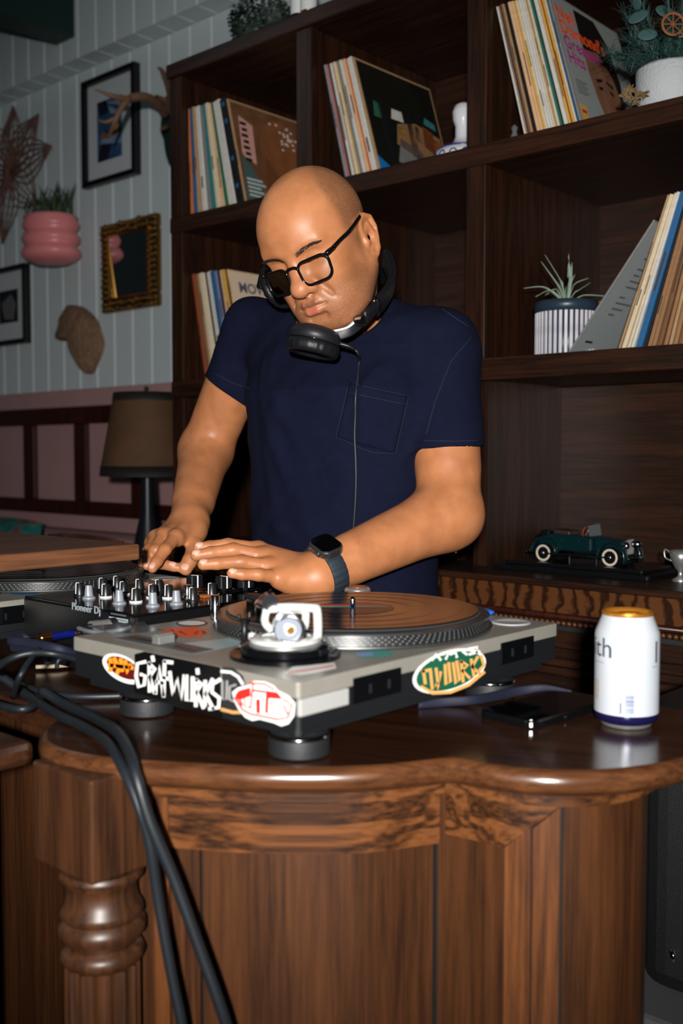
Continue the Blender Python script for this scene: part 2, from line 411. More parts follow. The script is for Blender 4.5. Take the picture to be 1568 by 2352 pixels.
def stripz(P, i0, i1, za0, za1, zb0, zb1, o_out, o_in):
    """curved board between samples i0..i1 whose lower edge runs za0->za1 and upper edge zb0->zb1"""
    n = 8; A, B = offset(P, o_out), offset(P, o_in)
    def at(Q, t):
        t = min(max(t, 0), len(Q)-1.0001); k = int(t); f = t-k
        return (Q[k][0]*(1-f)+Q[k+1][0]*f, Q[k][1]*(1-f)+Q[k+1][1]*f)
    V, Fc = [], []
    for s in range(n+1):
        u = s/n; t = i0+(i1-i0)*u; a, b_ = at(A, t), at(B, t); z0 = za0+(za1-za0)*u; z1 = zb0+(zb1-zb0)*u
        V += [(a[0], a[1], z0), (a[0], a[1], z1), (b_[0], b_[1], z1), (b_[0], b_[1], z0)]
    for s in range(n):
        for k in range(4): Fc.append((s*4+k, s*4+(k+1) % 4, s*4+4+(k+1) % 4, s*4+4+k))
    Fc += [(0, 3, 2, 1), (4*n, 4*n+1, 4*n+2, 4*n+3)]
    return V, [f[::-1] for f in Fc]
def idx(P, px, d_=None):
    """sample whose picture column is nearest to px"""
    best = None
    for i, (x, y) in enumerate(P):
        r = CY*x+SY*y; d = -SY*x+CY*y; c = 784+FPX*r/d
        if best is None or abs(c-px) < best[0]: best = (abs(c-px), i)
    return best[1]
_t = (Vector(RIGHT[1])-Vector(RIGHT[0])).normalized()
PC, PR = CENTER, [tuple(Vector(RIGHT[0])-_t*0.012*k) for k in (5, 4, 3, 2, 1)]+RIGHT       # run the right bay on behind the kink
OF = offset(PC, 0.03); OR = offset(PR, 0.03)
kc = idx(OF, 1022); kr = idx(OR, 1030)
c0 = idx(OF, 345); c1 = idx(OF, 385); c2 = idx(OF, 452)
r1 = idx(OR, 1165); r2 = idx(OR, 1300)
# core volume behind the boards
sE = OR[r2]; rE = CY*sE[0]+SY*sE[1]; dE = -SY*sE[0]+CY*sE[1]; RE_ = 0.108
END = []
for k in range(25):
    t = math.radians(-92+128*k/24); rr_, dd_ = rE+0.004+RE_*math.cos(t), dE+RE_+RE_*math.sin(t); END.append((CY*rr_-SY*dd_, SY*rr_+CY*dd_))
core = offset(PC, 0.05)[:kc+1] + offset(PR, 0.05)[kr:r2+1] + offset(END, 0.02)[1:] + [(END[-1][0]-0.04, 1.12), (-1.78, 1.12), (-1.78, 0.75)]
obj('core', prism(core, 0.08, TZ-0.027), W_DKZ, bar)
obj('plinth', prism([(x*0.985-0.012, y*0.985+0.012) for x, y in core], 0.0, 0.08), SEAM, bar)
obj('bed_moulding', strip(PC, 4, kc, 0.943, 0.9585, 0.018, 0.045), W_DKR, bar, smooth=False)
obj('bed_moulding', strip(PR, max(kr-1, 0), r2+1, 0.943, 0.9585, 0.018, 0.045), W_DKR, bar)
obj('bed_moulding', strip(END, 0, len(END)-1, 0.943, 0.9585, -0.012, 0.02), W_DKR, bar)
# centre bay
obj('top_rail', strip(PC, c1, kc, 0.888, 0.942, 0.030, 0.048), W_DKR, bar)
obj('stile', strip(PC, c0, c1-0.12, 0.10, 0.942, 0.030, 0.048), W_STL, bar)
obj('joint_line', strip(PC, c1-0.14, c1, 0.10, 0.942, 0.040, 0.05), SEAM, bar)
obj('joint_line', strip(PC, c2-0.1, c2+0.22, 0.10, 0.888, 0.0435, 0.05), SEAM, bar)
obj('inner_moulding', strip(PC, c1, c2-0.1, 0.10, 0.888, 0.036, 0.048), W_DKZ, bar)
obj('panel', strip(PC, c2+0.22, kc, 0.10, 0.8865, 0.041, 0.05), W_DKZ, bar)
obj('bottom_rail', strip(PC, c1, kc, 0.08, 0.10, 0.030, 0.048), W_DKR, bar)
# right bay: flat panel, mitred frame, quarter round end
obj('panel', strip(PR, kr, r1, 0.10, 0.893, 0.038, 0.05), W_DKZ, bar)
rm = (r1+r2)/2
obj('top_rail', join(stripz(PR, kr, r1, 0.894, 0.894, 0.942, 0.942, 0.030, 0.048), stripz(PR, r1, r2-0.05, 0.894, 0.9405, 0.942, 0.942, 0.030, 0.048)), W_DKR, bar)
obj('stile', stripz(PR, r1+0.04, rm-0.20, 0.10, 0.10, 0.8925, 0.9165, 0.0315, 0.048), W_STL, bar)
obj('stile', stripz(PR, rm+0.20, r2-0.02, 0.10, 0.10, 0.9165, 0.9395, 0.0300, 0.048), W_STL, bar)
obj('joint_line', stripz(PR, rm-0.3, rm+0.3, 0.10, 0.10, 0.914, 0.917, 0.040, 0.048), SEAM, bar)
obj('round_end', strip(END, 0.3, len(END)-1, 0.10, 0.942, 0.0, 0.02), W_DKZ, bar, auto=30)
obj('joint_line', strip(END, -0.3, 0.5, 0.10, 0.942, 0.003, 0.02), SEAM, bar)
obj('joint_line', strip(PC, kc-0.25, kc, 0.10, 0.942, 0.034, 0.05), SEAM, bar)
# turned corner post
pc = D(207, 1783, 0.972); px_, py_ = pc[0]-0.036, pc[1]+0.036
post = thing('corner_post', None, None, (px_, py_, 0)); bpy.data.objects.remove(post)
hw = 0.036
obj('post_block', box(px_-hw-0.030, px_+hw, py_-hw, py_+hw+0.004, 0.870, 0.972), wood('walnut_post', srgb(32, 17, 9), srgb(80, 48, 27), 0.4, 'z', 1.0), bar, bevel=0.003)
TUR = [(0.030, 0.70), (0.030, 0.795), (0.036, 0.80), (0.0385, 0.806), (0.036, 0.813), (0.031, 0.8165), (0.034, 0.822), (0.0395, 0.829), (0.0395, 0.837), (0.0345, 0.843), (0.038, 0.848), (0.037, 0.853), (0.033, 0.860), (0.0315, 0.87), (0.032, 0.878), (0.0345, 0.8805), (0.0345, 0.882), (0.038, 0.8845), (0.0385, 0.888), (0.036, 0.892)]
W_POST = MATS['walnut_post']; TUR = [(r_*1.10, z_-0.022) for r_, z_ in TUR]
obj('turned_section', lathe(TUR, 40, (px_, py_)), W_POST, bar, auto=50)
def fluted(r, z0, z1, n=16, m=6):
    P = []
    for i in range(n*m):
        a = 2*math.pi*i/(n*m); ph = (i % m)/m
        rr = r - 0.0045*max(0, math.sin(math.pi*ph))**0.7
        P.append((px_+rr*math.cos(a), py_+rr*math.sin(a)))
    return prism(P, z0, z1)
obj('fluted_shaft', fluted(0.0375, 0.16, 0.774), W_POST, bar)
obj('foot_block', box(px_-hw, px_+hw, py_-hw, py_+hw, 0.0, 0.16), W_POST, bar, bevel=0.003)
# side counter on the left
sc = thing('side_counter', 'plain walnut side counter at the left edge beside the turned post', 'counter', (-1.45, 0.25, 0))
obj('counter_top', box(-1.98, -0.952, -0.25, 0.578, 0.959, TZ), W_TOP, sc, bevel=0.008)
obj('carcass', box(-1.95, -1.06, -0.22, 0.57, 0.06, 0.959), W_DKZ, sc)
obj('plinth', box(-1.93, -1.08, -0.2, 0.56, 0.0, 0.06), SEAM, sc)
for y in (-0.2, 0.0, 0.2, 0.40):
    obj('stile', box(-1.06, -1.045, y, y+0.05, 0.08, 0.955), W_DKZ, sc, bevel=0.003)
# raised plank shelf over the side counter
W_SLAB = wood('plank_shelf_wood', srgb(64, 36, 20), srgb(128, 82, 52), 0.5, 'y', 0.8)
rs_ = thing('raised_shelf', 'thick wooden raised shelf board at left in front of the far turntable', 'shelf', (-1.5, 0.3, TZ))
obj('board', box(-1.95, -1.222, -0.20, 0.916, 1.129, 1.152), W_SLAB, rs_, bevel=0.003)
for (x, y) in ((-1.88, -0.12), (-1.88, 0.45), (-1.62, -0.12)):
    obj('leg', box(x, x+0.05, y, y+0.05, TZ, 1.129), W_DKZ, rs_, bevel=0.003)
# ================================================================== turntables
DZ = 1.074
TX0, TX1, TY0, TY1 = -1.018, -0.658, 0.6675, 1.1205          # front, rear, right side, left side of the deck
PCX, PCY = -0.831, 0.9365
DECK = mat('warm_grey_deck', srgb(158, 154, 145), 0.36, 0.35, bump=0.08, bscale=500, var=0.12, vscale=25)
BASE = mat('black_rubber_base', srgb(17, 19, 22), 0.5, bump=0.1, bscale=400)
PLAT = mat('platter_alloy', srgb(128, 130, 130), 0.28, 0.9)
VINYL = mat('vinyl', srgb(9, 9, 10), 0.2, spec=0.5)
def rr_poly(x0, x1, y0, y1, r, n=4):
    return [((x0+x1)/2+p[0], (y0+y1)/2+p[1]) for p in rrect(x1-x0, y1-y0, r, n)]
tt = thing('turntable', 'silver direct drive turntable with stickered black sides in the foreground', 'turntable', ((TX0+TX1)/2, (TY0+TY1)/2, TZ), 'pair of club turntables')
obj('deck_plate', prism(rr_poly(TX0, TX1, TY0, TY1, 0.004), 1.058, DZ), DECK, tt, bevel=0.0015)
obj('base', join(prism(rr_poly(TX0+0.001, TX1-0.001, TY0+0.001, TY1-0.001, 0.004), 1.030, 1.058), prism(rr_poly(TX0+0.012, TX1-0.012, TY0+0.012, TY1-0.012, 0.006), 1.019, 1.030)), BASE, tt)
for fx in (TX0+0.058, TX1-0.058):
    for fy in (TY0+0.06, TY1-0.06):
        f = obj('foot', lathe([(0.026, TZ), (0.0305, TZ+0.002), (0.0305, TZ+0.020), (0.029, TZ+0.0225), (0.024, TZ+0.024), (0.023, 1.021)], 32, (fx, fy)), RUBBER, tt, auto=40)
        obj('foot_ring', lathe([(0.0306, TZ+0.0185), (0.0312, TZ+0.0195), (0.0312, TZ+0.0212), (0.0295, TZ+0.0228)], 32, (fx, fy), cap=False), CHROME, f, smooth=True)
# dust cover hinge wells in the rear edge (faces +X)
for y0, y1 in ((0.742, 0.815), (0.995, 1.065)):
    obj('hinge_well', join(box(TX1-0.03, TX1+0.0012, y0, y1, 1.0405, 1.066)), GLOSSB, tt, bevel=0.001)
    for k in (0.33, 0.72):
        yy = y0+(y1-y0)*k
        obj('hinge_slot', box(TX1+0.001, TX1+0.0022, yy-0.0015, yy+0.0015, 1.048, 1.057), mat('slot_grey', srgb(30, 32, 35), 0.3), tt)
obj('corner_plate', box(TX1-0.02, TX1+0.0015, TY0+0.0015, 0.735, 1.042, 1.058), mat('corner_grey', srgb(176, 176, 174), 0.4, 0.2), tt, bevel=0.001)
# platter with strobe dots
pl = obj('platter', lathe([(0.010, DZ+0.001), (0.1660, DZ+0.001), (0.1680, DZ+0.003), (0.1675, DZ+0.0045), (0.1625, DZ+0.0050), (0.1600, DZ+0.0145), (0.1635, DZ+0.0155), (0.1640, DZ+0.0175), (0.1600, DZ+0.0185), (0.0, DZ+0.0185)], 128, (PCX, PCY)), PLAT, tt, auto=30)
dv = []
for row in range(4):
    u = (row+0.5)/4; rr_ = 0.1629+(0.1604-0.1629)*u+0.0003; zz = DZ+0.005+0.0095*u; n = 130+row*5
    for i in range(n):
        a = 2*math.pi*i/n; c_, s_ = math.cos(a), math.sin(a); w = 0.0014; h = 0.0008
        P = [(PCX+rr_*c_-s_*w*sx+c_*0.0003*(1-abs(sx)), PCY+rr_*s_+c_*w*sx+s_*0.0003*(1-abs(sx)), zz+h*sz) for sx, sz in ((-1, 0), (0, -1), (1, 0), (0, 1))]
        dv.append((P, [(0, 1, 2, 3)]))
sd = obj('strobe_dots', join(*dv), mat('dot_silver', srgb(150, 152, 150), 0.35, 0.5), pl); sd['kind'] = 'stuff'
obj('rim_band', lathe([(0.1629, DZ+0.0052), (0.1604, DZ+0.0145)], 128, (PCX, PCY), cap=False), mat('rim_black', srgb(24, 26, 28), 0.35), pl, smooth=True)
obj('slipmat', lathe([(0.0, DZ+0.0186), (0.1515, DZ+0.0186), (0.1525, DZ+0.0192), (0.1515, DZ+0.0200), (0.0, DZ+0.0200)], 96, (PCX, PCY)), mat('felt', srgb(60, 62, 64), 0.9), tt, auto=40)
obj('spindle', lathe([(0.0035, DZ+0.0196), (0.0035, DZ+0.032), (0.0026, DZ+0.035), (0.0, DZ+0.0358)], 16, (PCX, PCY)), CHROME, tt, smooth=True)
# 45 adapter well, strobe tower, target light, start button
wx, wy = TX1-0.045, TY1-0.035
obj('adapter_well', lathe([(0.0, DZ+0.0004), (0.020, DZ+0.0006), (0.0225, DZ+0.0018), (0.0245, DZ+0.0005), (0.0245, DZ-0.004)], 40, (wx, wy), cap=False), mat('well_alloy', srgb(200, 202, 202), 0.35, 0.4), tt, smooth=True)
st = obj('strobe_tower', lathe([(0.0185, DZ), (0.0185, DZ+0.018), (0.0165, DZ+0.0205), (0.012, DZ+0.021), (0.0, DZ+0.021)], 32, (TX0+0.056, TY1-0.026)), SILVER, tt, auto=35)
obj('power_dial', lathe([(0.0130, DZ+0.021), (0.0130, DZ+0.0225), (0.0, DZ+0.0228)], 32, (TX0+0.056, TY1-0.026)), mat('strobe_red', srgb(120, 60, 50), 0.35), st, auto=35)
obj('start_button', box(TX0+0.012, TX0+0.040, TY1-0.105, TY1-0.065, DZ, DZ+0.003), SILVER, tt, bevel=0.001)
tlx, tly = onz(494, 1424, DZ)[:2]
tl = obj('target_light', lathe([(0.0058, DZ), (0.0058, DZ+0.030), (0.0048, DZ+0.0315), (0.0, DZ+0.0318)], 24, (tlx, tly)), CHROME, tt, auto=40)
# pitch fader along the right side of the deck
obj('pitch_panel', box(TX0+0.05, TX0+0.185, TY0+0.022, TY0+0.052, DZ, DZ+0.0012), mat('fader_panel', srgb(96, 98, 98), 0.4, 0.4), tt)
ps = obj('pitch_slot', box(TX0+0.06, TX0+0.175, TY0+0.0345, TY0+0.0395, DZ+0.001, DZ+0.0016), GLOSSB, tt)
obj('pitch_knob', join(box(TX0+0.112, TX0+0.124, TY0+0.026, TY0+0.048, DZ+0.0016, DZ+0.011), box(TX0+0.1155, TX0+0.1205, TY0+0.0255, TY0+0.0485, DZ+0.011, DZ+0.0125)), SILVER, tt, bevel=0.001)
# tonearm
ax, ay = onz(655, 1497, DZ+0.004)[:2]
tb = obj('tonearm_base', lathe([(0.0575, DZ), (0.057, DZ+0.004), (0.046, DZ+0.0048), (0.0455, DZ+0.0105), (0.043, DZ+0.012), (0.0, DZ+0.012)], 56, (ax, ay)), GLOSSB, tt, auto=35)
obj('height_dial', lathe([(0.0375, DZ+0.012), (0.0375, DZ+0.0145), (0.034, DZ+0.0155), (0.0, DZ+0.0155)], 56, (ax, ay)), SILVER, tt, auto=35)
GIM = mat('gimbal_white', srgb(222, 224, 222), 0.3, 0.35)
view = Vector((SY, -CY, 0))                                    # towards the camera
side = Vector((CY, SY, 0))
def gp(s, u, v=0.0): return Vector((ax, ay, DZ+u)) + side*s + view*v
gim = obj('gimbal_frame', tube([gp(0.033, 0.016, -0.004), gp(0.0335, 0.030, -0.004), gp(0.0325, 0.046, -0.004), gp(0.029, 0.0485, -0.004), gp(0.005, 0.0495, -0.004), gp(-0.008, 0.0490, -0.004)], 0.0046, 12, smooth=4), GIM, tt, smooth=True)
obj('gimbal_foot', lathe([(0.036, DZ+0.0155), (0.0365, DZ+0.0185), (0.034, DZ+0.0200), (0.026, DZ+0.0205)], 40, (ax, ay), cap=False), GIM, tt, smooth=True)
obj('gimbal_ring', tube([gp(0.019, 0.026, -0.010), gp(0.0205, 0.036, -0.010), gp(0.017, 0.0455, -0.010), gp(-0.016, 0.0465, -0.010), gp(-0.0205, 0.042, -0.010), gp(-0.021, 0.032, -0.010), gp(-0.014, 0.024, -0.010)], 0.0042, 12, smooth=4), GIM, tt, smooth=True)
obj('pivot_screw', lathe([(0.0042, DZ+0.042), (0.0048, DZ+0.043), (0.0048, DZ+0.0515), (0.0038, DZ+0.0532), (0.0, DZ+0.0535)], 20, tuple(gp(-0.002, 0, -0.004))[:2]), GIM, gim, smooth=True)
def cyl(a, b, r, n=28, r2=None):
    a, b = Vector(a), Vector(b); return tube([a, a.lerp(b, 0.5), b], [r, r if r2 is None else (r+r2)/2, r if r2 is None else r2], n)
cwd = Vector((0.80, -0.60, 0.0)).normalized()                   # counterweight axis, rear end towards the room
cw0 = Vector((ax, ay, DZ+0.0325))
CWM = mat('counterweight_metal', srgb(150, 158, 172), 0.3, 0.65)
cwt = obj('counterweight', cyl(cw0+cwd*0.010, cw0+cwd*0.034, 0.0148, 40), CWM, tt, auto=35)
obj('weight_rim', tube([cw0+cwd*0.034+(side*math.cos(t)+Vector((0, 0, 1))*math.sin(t))*0.0133 for t in np.linspace(0, 2*math.pi, 33)[:-1]], 0.0020, 8, closed=True), CHROME, cwt, smooth=True)
obj('weight_core', cyl(cw0+cwd*0.033, cw0+cwd*0.0365, 0.0062, 24), SILVER, cwt, auto=35)
obj('arm_stub', cyl(cw0+cwd*0.036, cw0+cwd*0.039, 0.0036, 16), BRASS, cwt, auto=35)
latv = Vector((cwd.y, -cwd.x, 0))
def arp(t, l, u): return Vector((ax, ay, DZ+u)) - cwd*t + latv*l
arm = obj('tonearm_tube', tube([cw0, arp(0.05, 0, 0.033), arp(0.09, 0.002, 0.033), arp(0.125, 0.010, 0.0325), arp(0.155, 0.011, 0.032), arp(0.185, 0.002, 0.0315)], 0.0042, 12, smooth=8), CHROME, tt, smooth=True)
obj('collar', cyl(arp(0.180, 0.004, 0.0317), arp(0.197, -0.002, 0.0315), 0.0062, 20), CHROME, arm, auto=35)
MHS = Matrix.Translation(arp(0.197, -0.002, 0.0315)) @ Matrix.Rotation(math.atan2(-cwd.y, -cwd.x)+0.30, 4, 'Z')
obj('headshell', xf(box(0.0, 0.045, -0.0085, 0.0085, -0.0025, 0.0025), MHS), BLACK, arm, bevel=0.0012)
obj('cartridge', xf(box(0.012, 0.040, -0.0075, 0.0075, -0.0100, -0.0025), MHS), GLOSSB, arm, bevel=0.001)
obj('finger_lift', xf(tube([(0.035, -0.008, 0.001), (0.037, -0.020, 0.002), (0.038, -0.026, 0.006)], 0.0011, 8, smooth=4), MHS), CHROME, arm, smooth=True)
arx, ary = ax-0.075, ay+0.012
obj('arm_rest', join(cyl((arx, ary, DZ), (arx, ary, DZ+0.028), 0.0035, 14), tube([(arx, ary-0.008, DZ+0.034), (arx, ary-0.006, DZ+0.028), (arx, ary+0.006, DZ+0.028), (arx, ary+0.008, DZ+0.036)], 0.0022, 8, smooth=4)), BLACK, tt, smooth=True)
kx, ky = onz(579, 1490, DZ)[:2]
obj('anti_skate_dial', join(lathe([(0.013, DZ), (0.013, DZ+0.006), (0.0125, DZ+0.0065)], 28, (kx, ky), cap=False), lathe([(0.0125, DZ+0.0065), (0.0125, DZ+0.010), (0.0, DZ+0.0105)], 28, (kx, ky))), BLACK, tt, auto=35)
obj('dial_knob', lathe([(0.0045, DZ+0.0105), (0.0042, DZ+0.0165), (0.0, DZ+0.018)], 20, (kx, ky)), GIM, tt, smooth=True)
obj('dial_skirt', lathe([(0.0135, DZ+0.0002), (0.0150, DZ+0.0016), (0.0134, DZ+0.0044)], 28, (kx, ky), cap=False), GIM, tt, smooth=True)
lx, ly = onz(612, 1440, DZ)[:2]
obj('cue_lever', join(cyl((lx, ly, DZ), (lx, ly, DZ+0.024), 0.0048, 16), cyl((lx, ly, DZ+0.024), (lx+0.016, ly-0.010, DZ+0.036), 0.0026, 12)), BLACK, tt, auto=40)
lkn = Vector(D(618, 1381, 1.075)); clk = obj('lock_nut', cyl(lkn-cwd*0.008, lkn+cwd*0.010, 0.0088, 28), CHROME, tt, auto=35)
# ------------------------------------------------------------------ second turntable is the same model, one mixer width away
TT_SHIFT = -0.677
tt2 = copy_tree(tt); tt2.location.x += TT_SHIFT
tt2['label'] = 'silver turntable half hidden behind the mixer and raised shelf on the left'
# ------------------------------------------------------------------ records lying on the platters
def platter_record(cx, label, lab_mat, group):
    r_ = thing('vinyl_record', label, 'record', (cx, PCY, DZ+0.020), group)
    z = DZ+0.0201
    obj('disc', lathe([(0.0036, z), (0.1500, z), (0.1508, z+0.0008), (0.1500, z+0.0018), (0.147, z+0.0016), (0.060, z+0.0015), (0.0505, z+0.0017), (0.0036, z+0.0017)], 128, (cx, PCY)), VINYL, r_, auto=25)
    for rg in (0.072, 0.102, 0.131):
        obj('track_groove', lathe([(rg-0.0006, z+0.00155), (rg, z+0.00185), (rg+0.0006, z+0.00155)], 96, (cx, PCY), cap=False), VINYL, r_, smooth=True)
    lb = obj('centre_label', lathe([(0.0037, z+0.0018), (0.0500, z+0.0018), (0.0502, z+0.0020), (0.0037, z+0.00215)], 64, (cx, PCY)), lab_mat, r_, auto=25)
    return r_, lb, z
LABK = mat('label_black', srgb(14, 13, 14), 0.3)
rec1, lb1, rz = platter_record(PCX, 'black vinyl record with rainbow striped label on the near turntable', LABK, 'records on the platters')
lft = Vector((-CY, -SY))
for k, colr in enumerate(((150, 70, 170), (210, 40, 40), (235, 120, 40), (240, 205, 60), (40, 160, 140), (30, 120, 180))):
    P = []
    for t in np.linspace(0, 1, 15):
        s = -0.047+0.090*t; w = 0.022-0.0056*k+0.010*math.sin(t*1.5)-0.008*t
        P.append(Vector((PCX+CY*s - SY*w, PCY+SY*s + CY*w, rz+0.0024)))
    V, Fc = [], []
    for i, p in enumerate(P):
        th = 0.0056*(1-0.7*i/14); V += [p, p+Vector((-SY*th, CY*th, 0))]
    Fc = [(2*i, 2*i+2, 2*i+3, 2*i+1) for i in range(14)]
    obj('rainbow_stripe', (V, Fc), mat('rainbow_%d' % k, srgb(*colr), 0.35), lb1)
LABW = mat('label_white', srgb(205, 210, 205), 0.5)
rec2, lb2, _ = platter_record(PCX+TT_SHIFT, 'black vinyl record with plain white label on the far turntable', LABW, 'records on the platters')
for k in range(5):
    a = -1.9+k*0.28; r0 = 0.040
    q = obj('label_print', box(-0.006, 0.006, -0.0012, 0.0012, 0, 0.0002), mat('print_ink', srgb(60, 50, 50), 0.6), lb2)
    q.location = (PCX+TT_SHIFT+r0*math.cos(a), PCY+r0*math.sin(a), rz+0.0022); q.rotation_euler = (0, 0, a+math.pi/2); q.matrix_parent_inverse = _wm(lb2).inverted()
# ------------------------------------------------------------------ stickers on the near turntable
def side_pt(px, py, off=0.0): p = onY(px, py, TY0); return Vector((p[0], TY0-off, p[2]))
def rear_pt(px, py, off=0.0): p = onX(px, py, TX1); return Vector((TX1+off, p[1], p[2]))
def deck_pt(px, py, off=0.0): p = onz(px, py, DZ); return Vector((p[0], p[1], DZ+off))
def flat_poly(name, pts, fn, off, m, parent):
    V = [fn(x, y, off) for x, y in pts]; n = len(V)
    c = sum(V, Vector())/n
    return obj(name, (V+[c], [(i, (i+1) % n, n) for i in range(n)]), m, parent)
def ovl(cx, cy, rx, ry, rot=0, n=32):
    return [(cx+rx*math.cos(t)*math.cos(rot)-ry*math.sin(t)*math.sin(rot), cy+rx*math.cos(t)*math.sin(rot)+ry*math.sin(t)*math.cos(rot)) for t in np.linspace(0, 2*math.pi, n+1)[:-1]]
def ribbon(pts, w, fn, off):
    P = [Vector((x, y)) for x, y in pts]; V, Fc = [], []
    for i in range(len(P)):
        t = (P[min(i+1, len(P)-1)]-P[max(i-1, 0)]).normalized(); nn = Vector((-t.y, t.x))*w/2
        e = t*w*0.35 if i == len(P)-1 else (-t*w*0.35 if i == 0 else Vector((0, 0)))
        V += [fn(*(P[i]+nn+e), off), fn(*(P[i]-nn+e), off)]
    Fc = [(2*i, 2*i+1, 2*i+3, 2*i+2) for i in range(len(P)-1)]
    return V, Fc
cr = lambda P: [(150+x/2.412, 1320+y/2.412) for x, y in P]
PAPERW = mat('sticker_white', srgb(232, 232, 228), 0.4)
STBLK = mat('sticker_black', srgb(10, 10, 12), 0.35)
o1 = flat_poly('oval_sticker', ovl(283, 1536, 52, 28, 0.52), side_pt, 0.0004, PAPERW, tt)
flat_poly('oval_field', ovl(284, 1534, 42, 21, 0.50), side_pt, 0.0006, mat('sticker_maroon', srgb(92, 18, 14), 0.4), o1)
ORG = mat('sticker_orange', srgb(250, 150, 40), 0.45)
for pts in ([(250, 470), (262, 500), (250, 530)], [(275, 465), (300, 520), (290, 545)], [(310, 470), (318, 530)], [(335, 480), (350, 545), (362, 500)], [(245, 500), (375, 515)]):
    obj('flame_stroke', ribbon(cr(pts), 9, side_pt, 0.0008), ORG, o1)
gsk = flat_poly('graffiti_sticker', cr([(385, 440), (440, 425), (862, 512), (866, 790), (800, 780), (385, 650)]), side_pt, 0.0005, STBLK, tt)
LET = [[(445, 482), (402, 492), (395, 560), (410, 622), (440, 610), (446, 560), (422, 552)],
       [(468, 492), (470, 645)], [(466, 490), (500, 522), (470, 565), (497, 652)],
       [(503, 655), (522, 505), (546, 668)], [(508, 592), (542, 600)],
       [(553, 480), (548, 672)], [(553, 480), (594, 486)], [(548, 570), (578, 577)],
       [(582, 540), (600, 665), (622, 570), (645, 690), (662, 560)],
       [(674, 560), (674, 695), (706, 700), (708, 570)],
       [(728, 580), (726, 725)], [(728, 583), (758, 605), (730, 650), (768, 735)],
       [(778, 590), (776, 722)], [(818, 580), (780, 660), (822, 742)],
       [(860, 580), (818, 605), (815, 650), (856, 682), (852, 735), (802, 742)], [(486, 455), (490, 475)], [(735, 525), (737, 545)]]
for L_ in LET: obj('letter_stroke', ribbon(cr(L_), 8.0, side_pt, 0.0008), PAPERW, gsk)
uc = flat_poly('arch_sticker', cr([(868, 510), (930, 515), (985, 560), (1000, 610), (960, 760), (868, 770)]), side_pt, 0.0004, mat('sticker_charcoal', srgb(40, 40, 42), 0.45), tt)
for pts, w, m_ in (([(868, 535), (920, 540), (960, 565), (985, 605)], 6, PAPERW), ([(872, 590), (872, 690), (895, 690), (898, 590)], 5, mat('sticker_grey', srgb(150, 150, 148), 0.5)), ([(945, 610), (912, 620), (912, 690), (935, 700)], 5, MATS['sticker_grey']), ([(868, 745), (930, 762), (975, 762)], 7, mat('sticker_tan', srgb(200, 150, 90), 0.5))):
    obj('letter_stroke', ribbon(cr(pts), w, side_pt, 0.0007), m_, uc)
RED = mat('sticker_red', srgb(214, 40, 34), 0.4)
vs = flat_poly('car_sticker', cr([(928, 650), (960, 625), (1020, 610), (1050, 588), (1110, 592), (1160, 615), (1180, 640), (1240, 670), (1278, 710), (1272, 780), (1240, 825), (1200, 838), (1160, 820), (1080, 800), (1040, 808), (1000, 790), (960, 740), (940, 700)]), side_pt, 0.0010, PAPERW, tt)
for pts in ([(945, 665), (965, 640), (1030, 622), (1034, 672), (985, 690), (955, 690)], [(1118, 640), (1180, 650), (1212, 690), (1130, 684)], [(1060, 690), (1085, 690), (1085, 770), (1062, 765)]): flat_poly('red_window', cr(pts), side_pt, 0.0013, RED, vs)
for pts, w in (([(945, 680), (985, 745), (1030, 770), (1180, 800), (1240, 790), (1260, 720), (1215, 690)], 2.6), ([(1045, 610), (1040, 670), (1030, 740)], 2.2), ([(1125, 650), (1120, 760)], 4), ([(1020, 600), (1110, 605), (1160, 635)], 2.4), ([(1050, 640), (1110, 648)], 3), ([(1000, 690), (1000, 730), (1030, 735)], 2), ([(1150, 700), (1150, 770), (1190, 775), (1195, 715)], 2), ([(1075, 690), (1080, 760)], 2.4), ([(1215, 720), (1235, 770)], 2.4), ([(970, 690), (985, 720)], 3)):
    obj('red_stroke', ribbon(cr(pts), w*1.9, side_pt, 0.0014), RED, vs)
cr2 = lambda P: [(700+x/2.412, 1320+y/2.412) for x, y in P]
go = flat_poly('green_oval_sticker', ovl(1030, 1541, 88, 46, -0.34), rear_pt, 0.0008, PAPERW, tt)
flat_poly('oval_field', ovl(1030, 1541, 80, 40, -0.34), rear_pt, 0.0012, mat('sticker_green', srgb(16, 88, 62), 0.4), go)
TANL = mat('sticker_orange_tan', srgb(222, 166, 92), 0.45)
for k, pts in enumerate(([(650, 530), (660, 600)], [(645, 535), (690, 525)], [(690, 540), (700, 640), (725, 600)], [(720, 520), (735, 640), (745, 540)], [(770, 500), (775, 610), (800, 590), (790, 490)], [(815, 490), (830, 605), (850, 580), (835, 480)], [(860, 480), (870, 590)], [(860, 480), (895, 500), (865, 530), (905, 570)], [(915, 470), (930, 560)], [(950, 455), (920, 510), (960, 545)], [(970, 450), (985, 500), (960, 530)], [(640, 620), (700, 655), (800, 650), (900, 610), (985, 540)])):
    obj('letter_stroke', ribbon(cr2(pts), 7.0, rear_pt, 0.0015), TANL, go)
for pts in ([(700, 470), (720, 440), (745, 470)], [(760, 440), (790, 430), (775, 465)], [(800, 440), (830, 430), (835, 455)], [(870, 425), (890, 440)], [(900, 410), (950, 400), (945, 430)], [(905, 440), (960, 425)]):
    obj('letter_stroke', ribbon(cr2(pts), 6.0, rear_pt, 0.0014), PAPERW, go)
random.seed(3)
sp = []
for k in range(22):
    t = k/21*2*math.pi; r_ = (1.0 if k % 2 else 0.62)*random.uniform(0.85, 1.15)
    sp.append((427+62*r_*math.cos(t), 1453+15*r_*math.sin(t)))
spl = flat_poly('splash_sticker', sp, deck_pt, 0.0004, mat('sticker_vermilion', srgb(236, 84, 30), 0.4), tt)
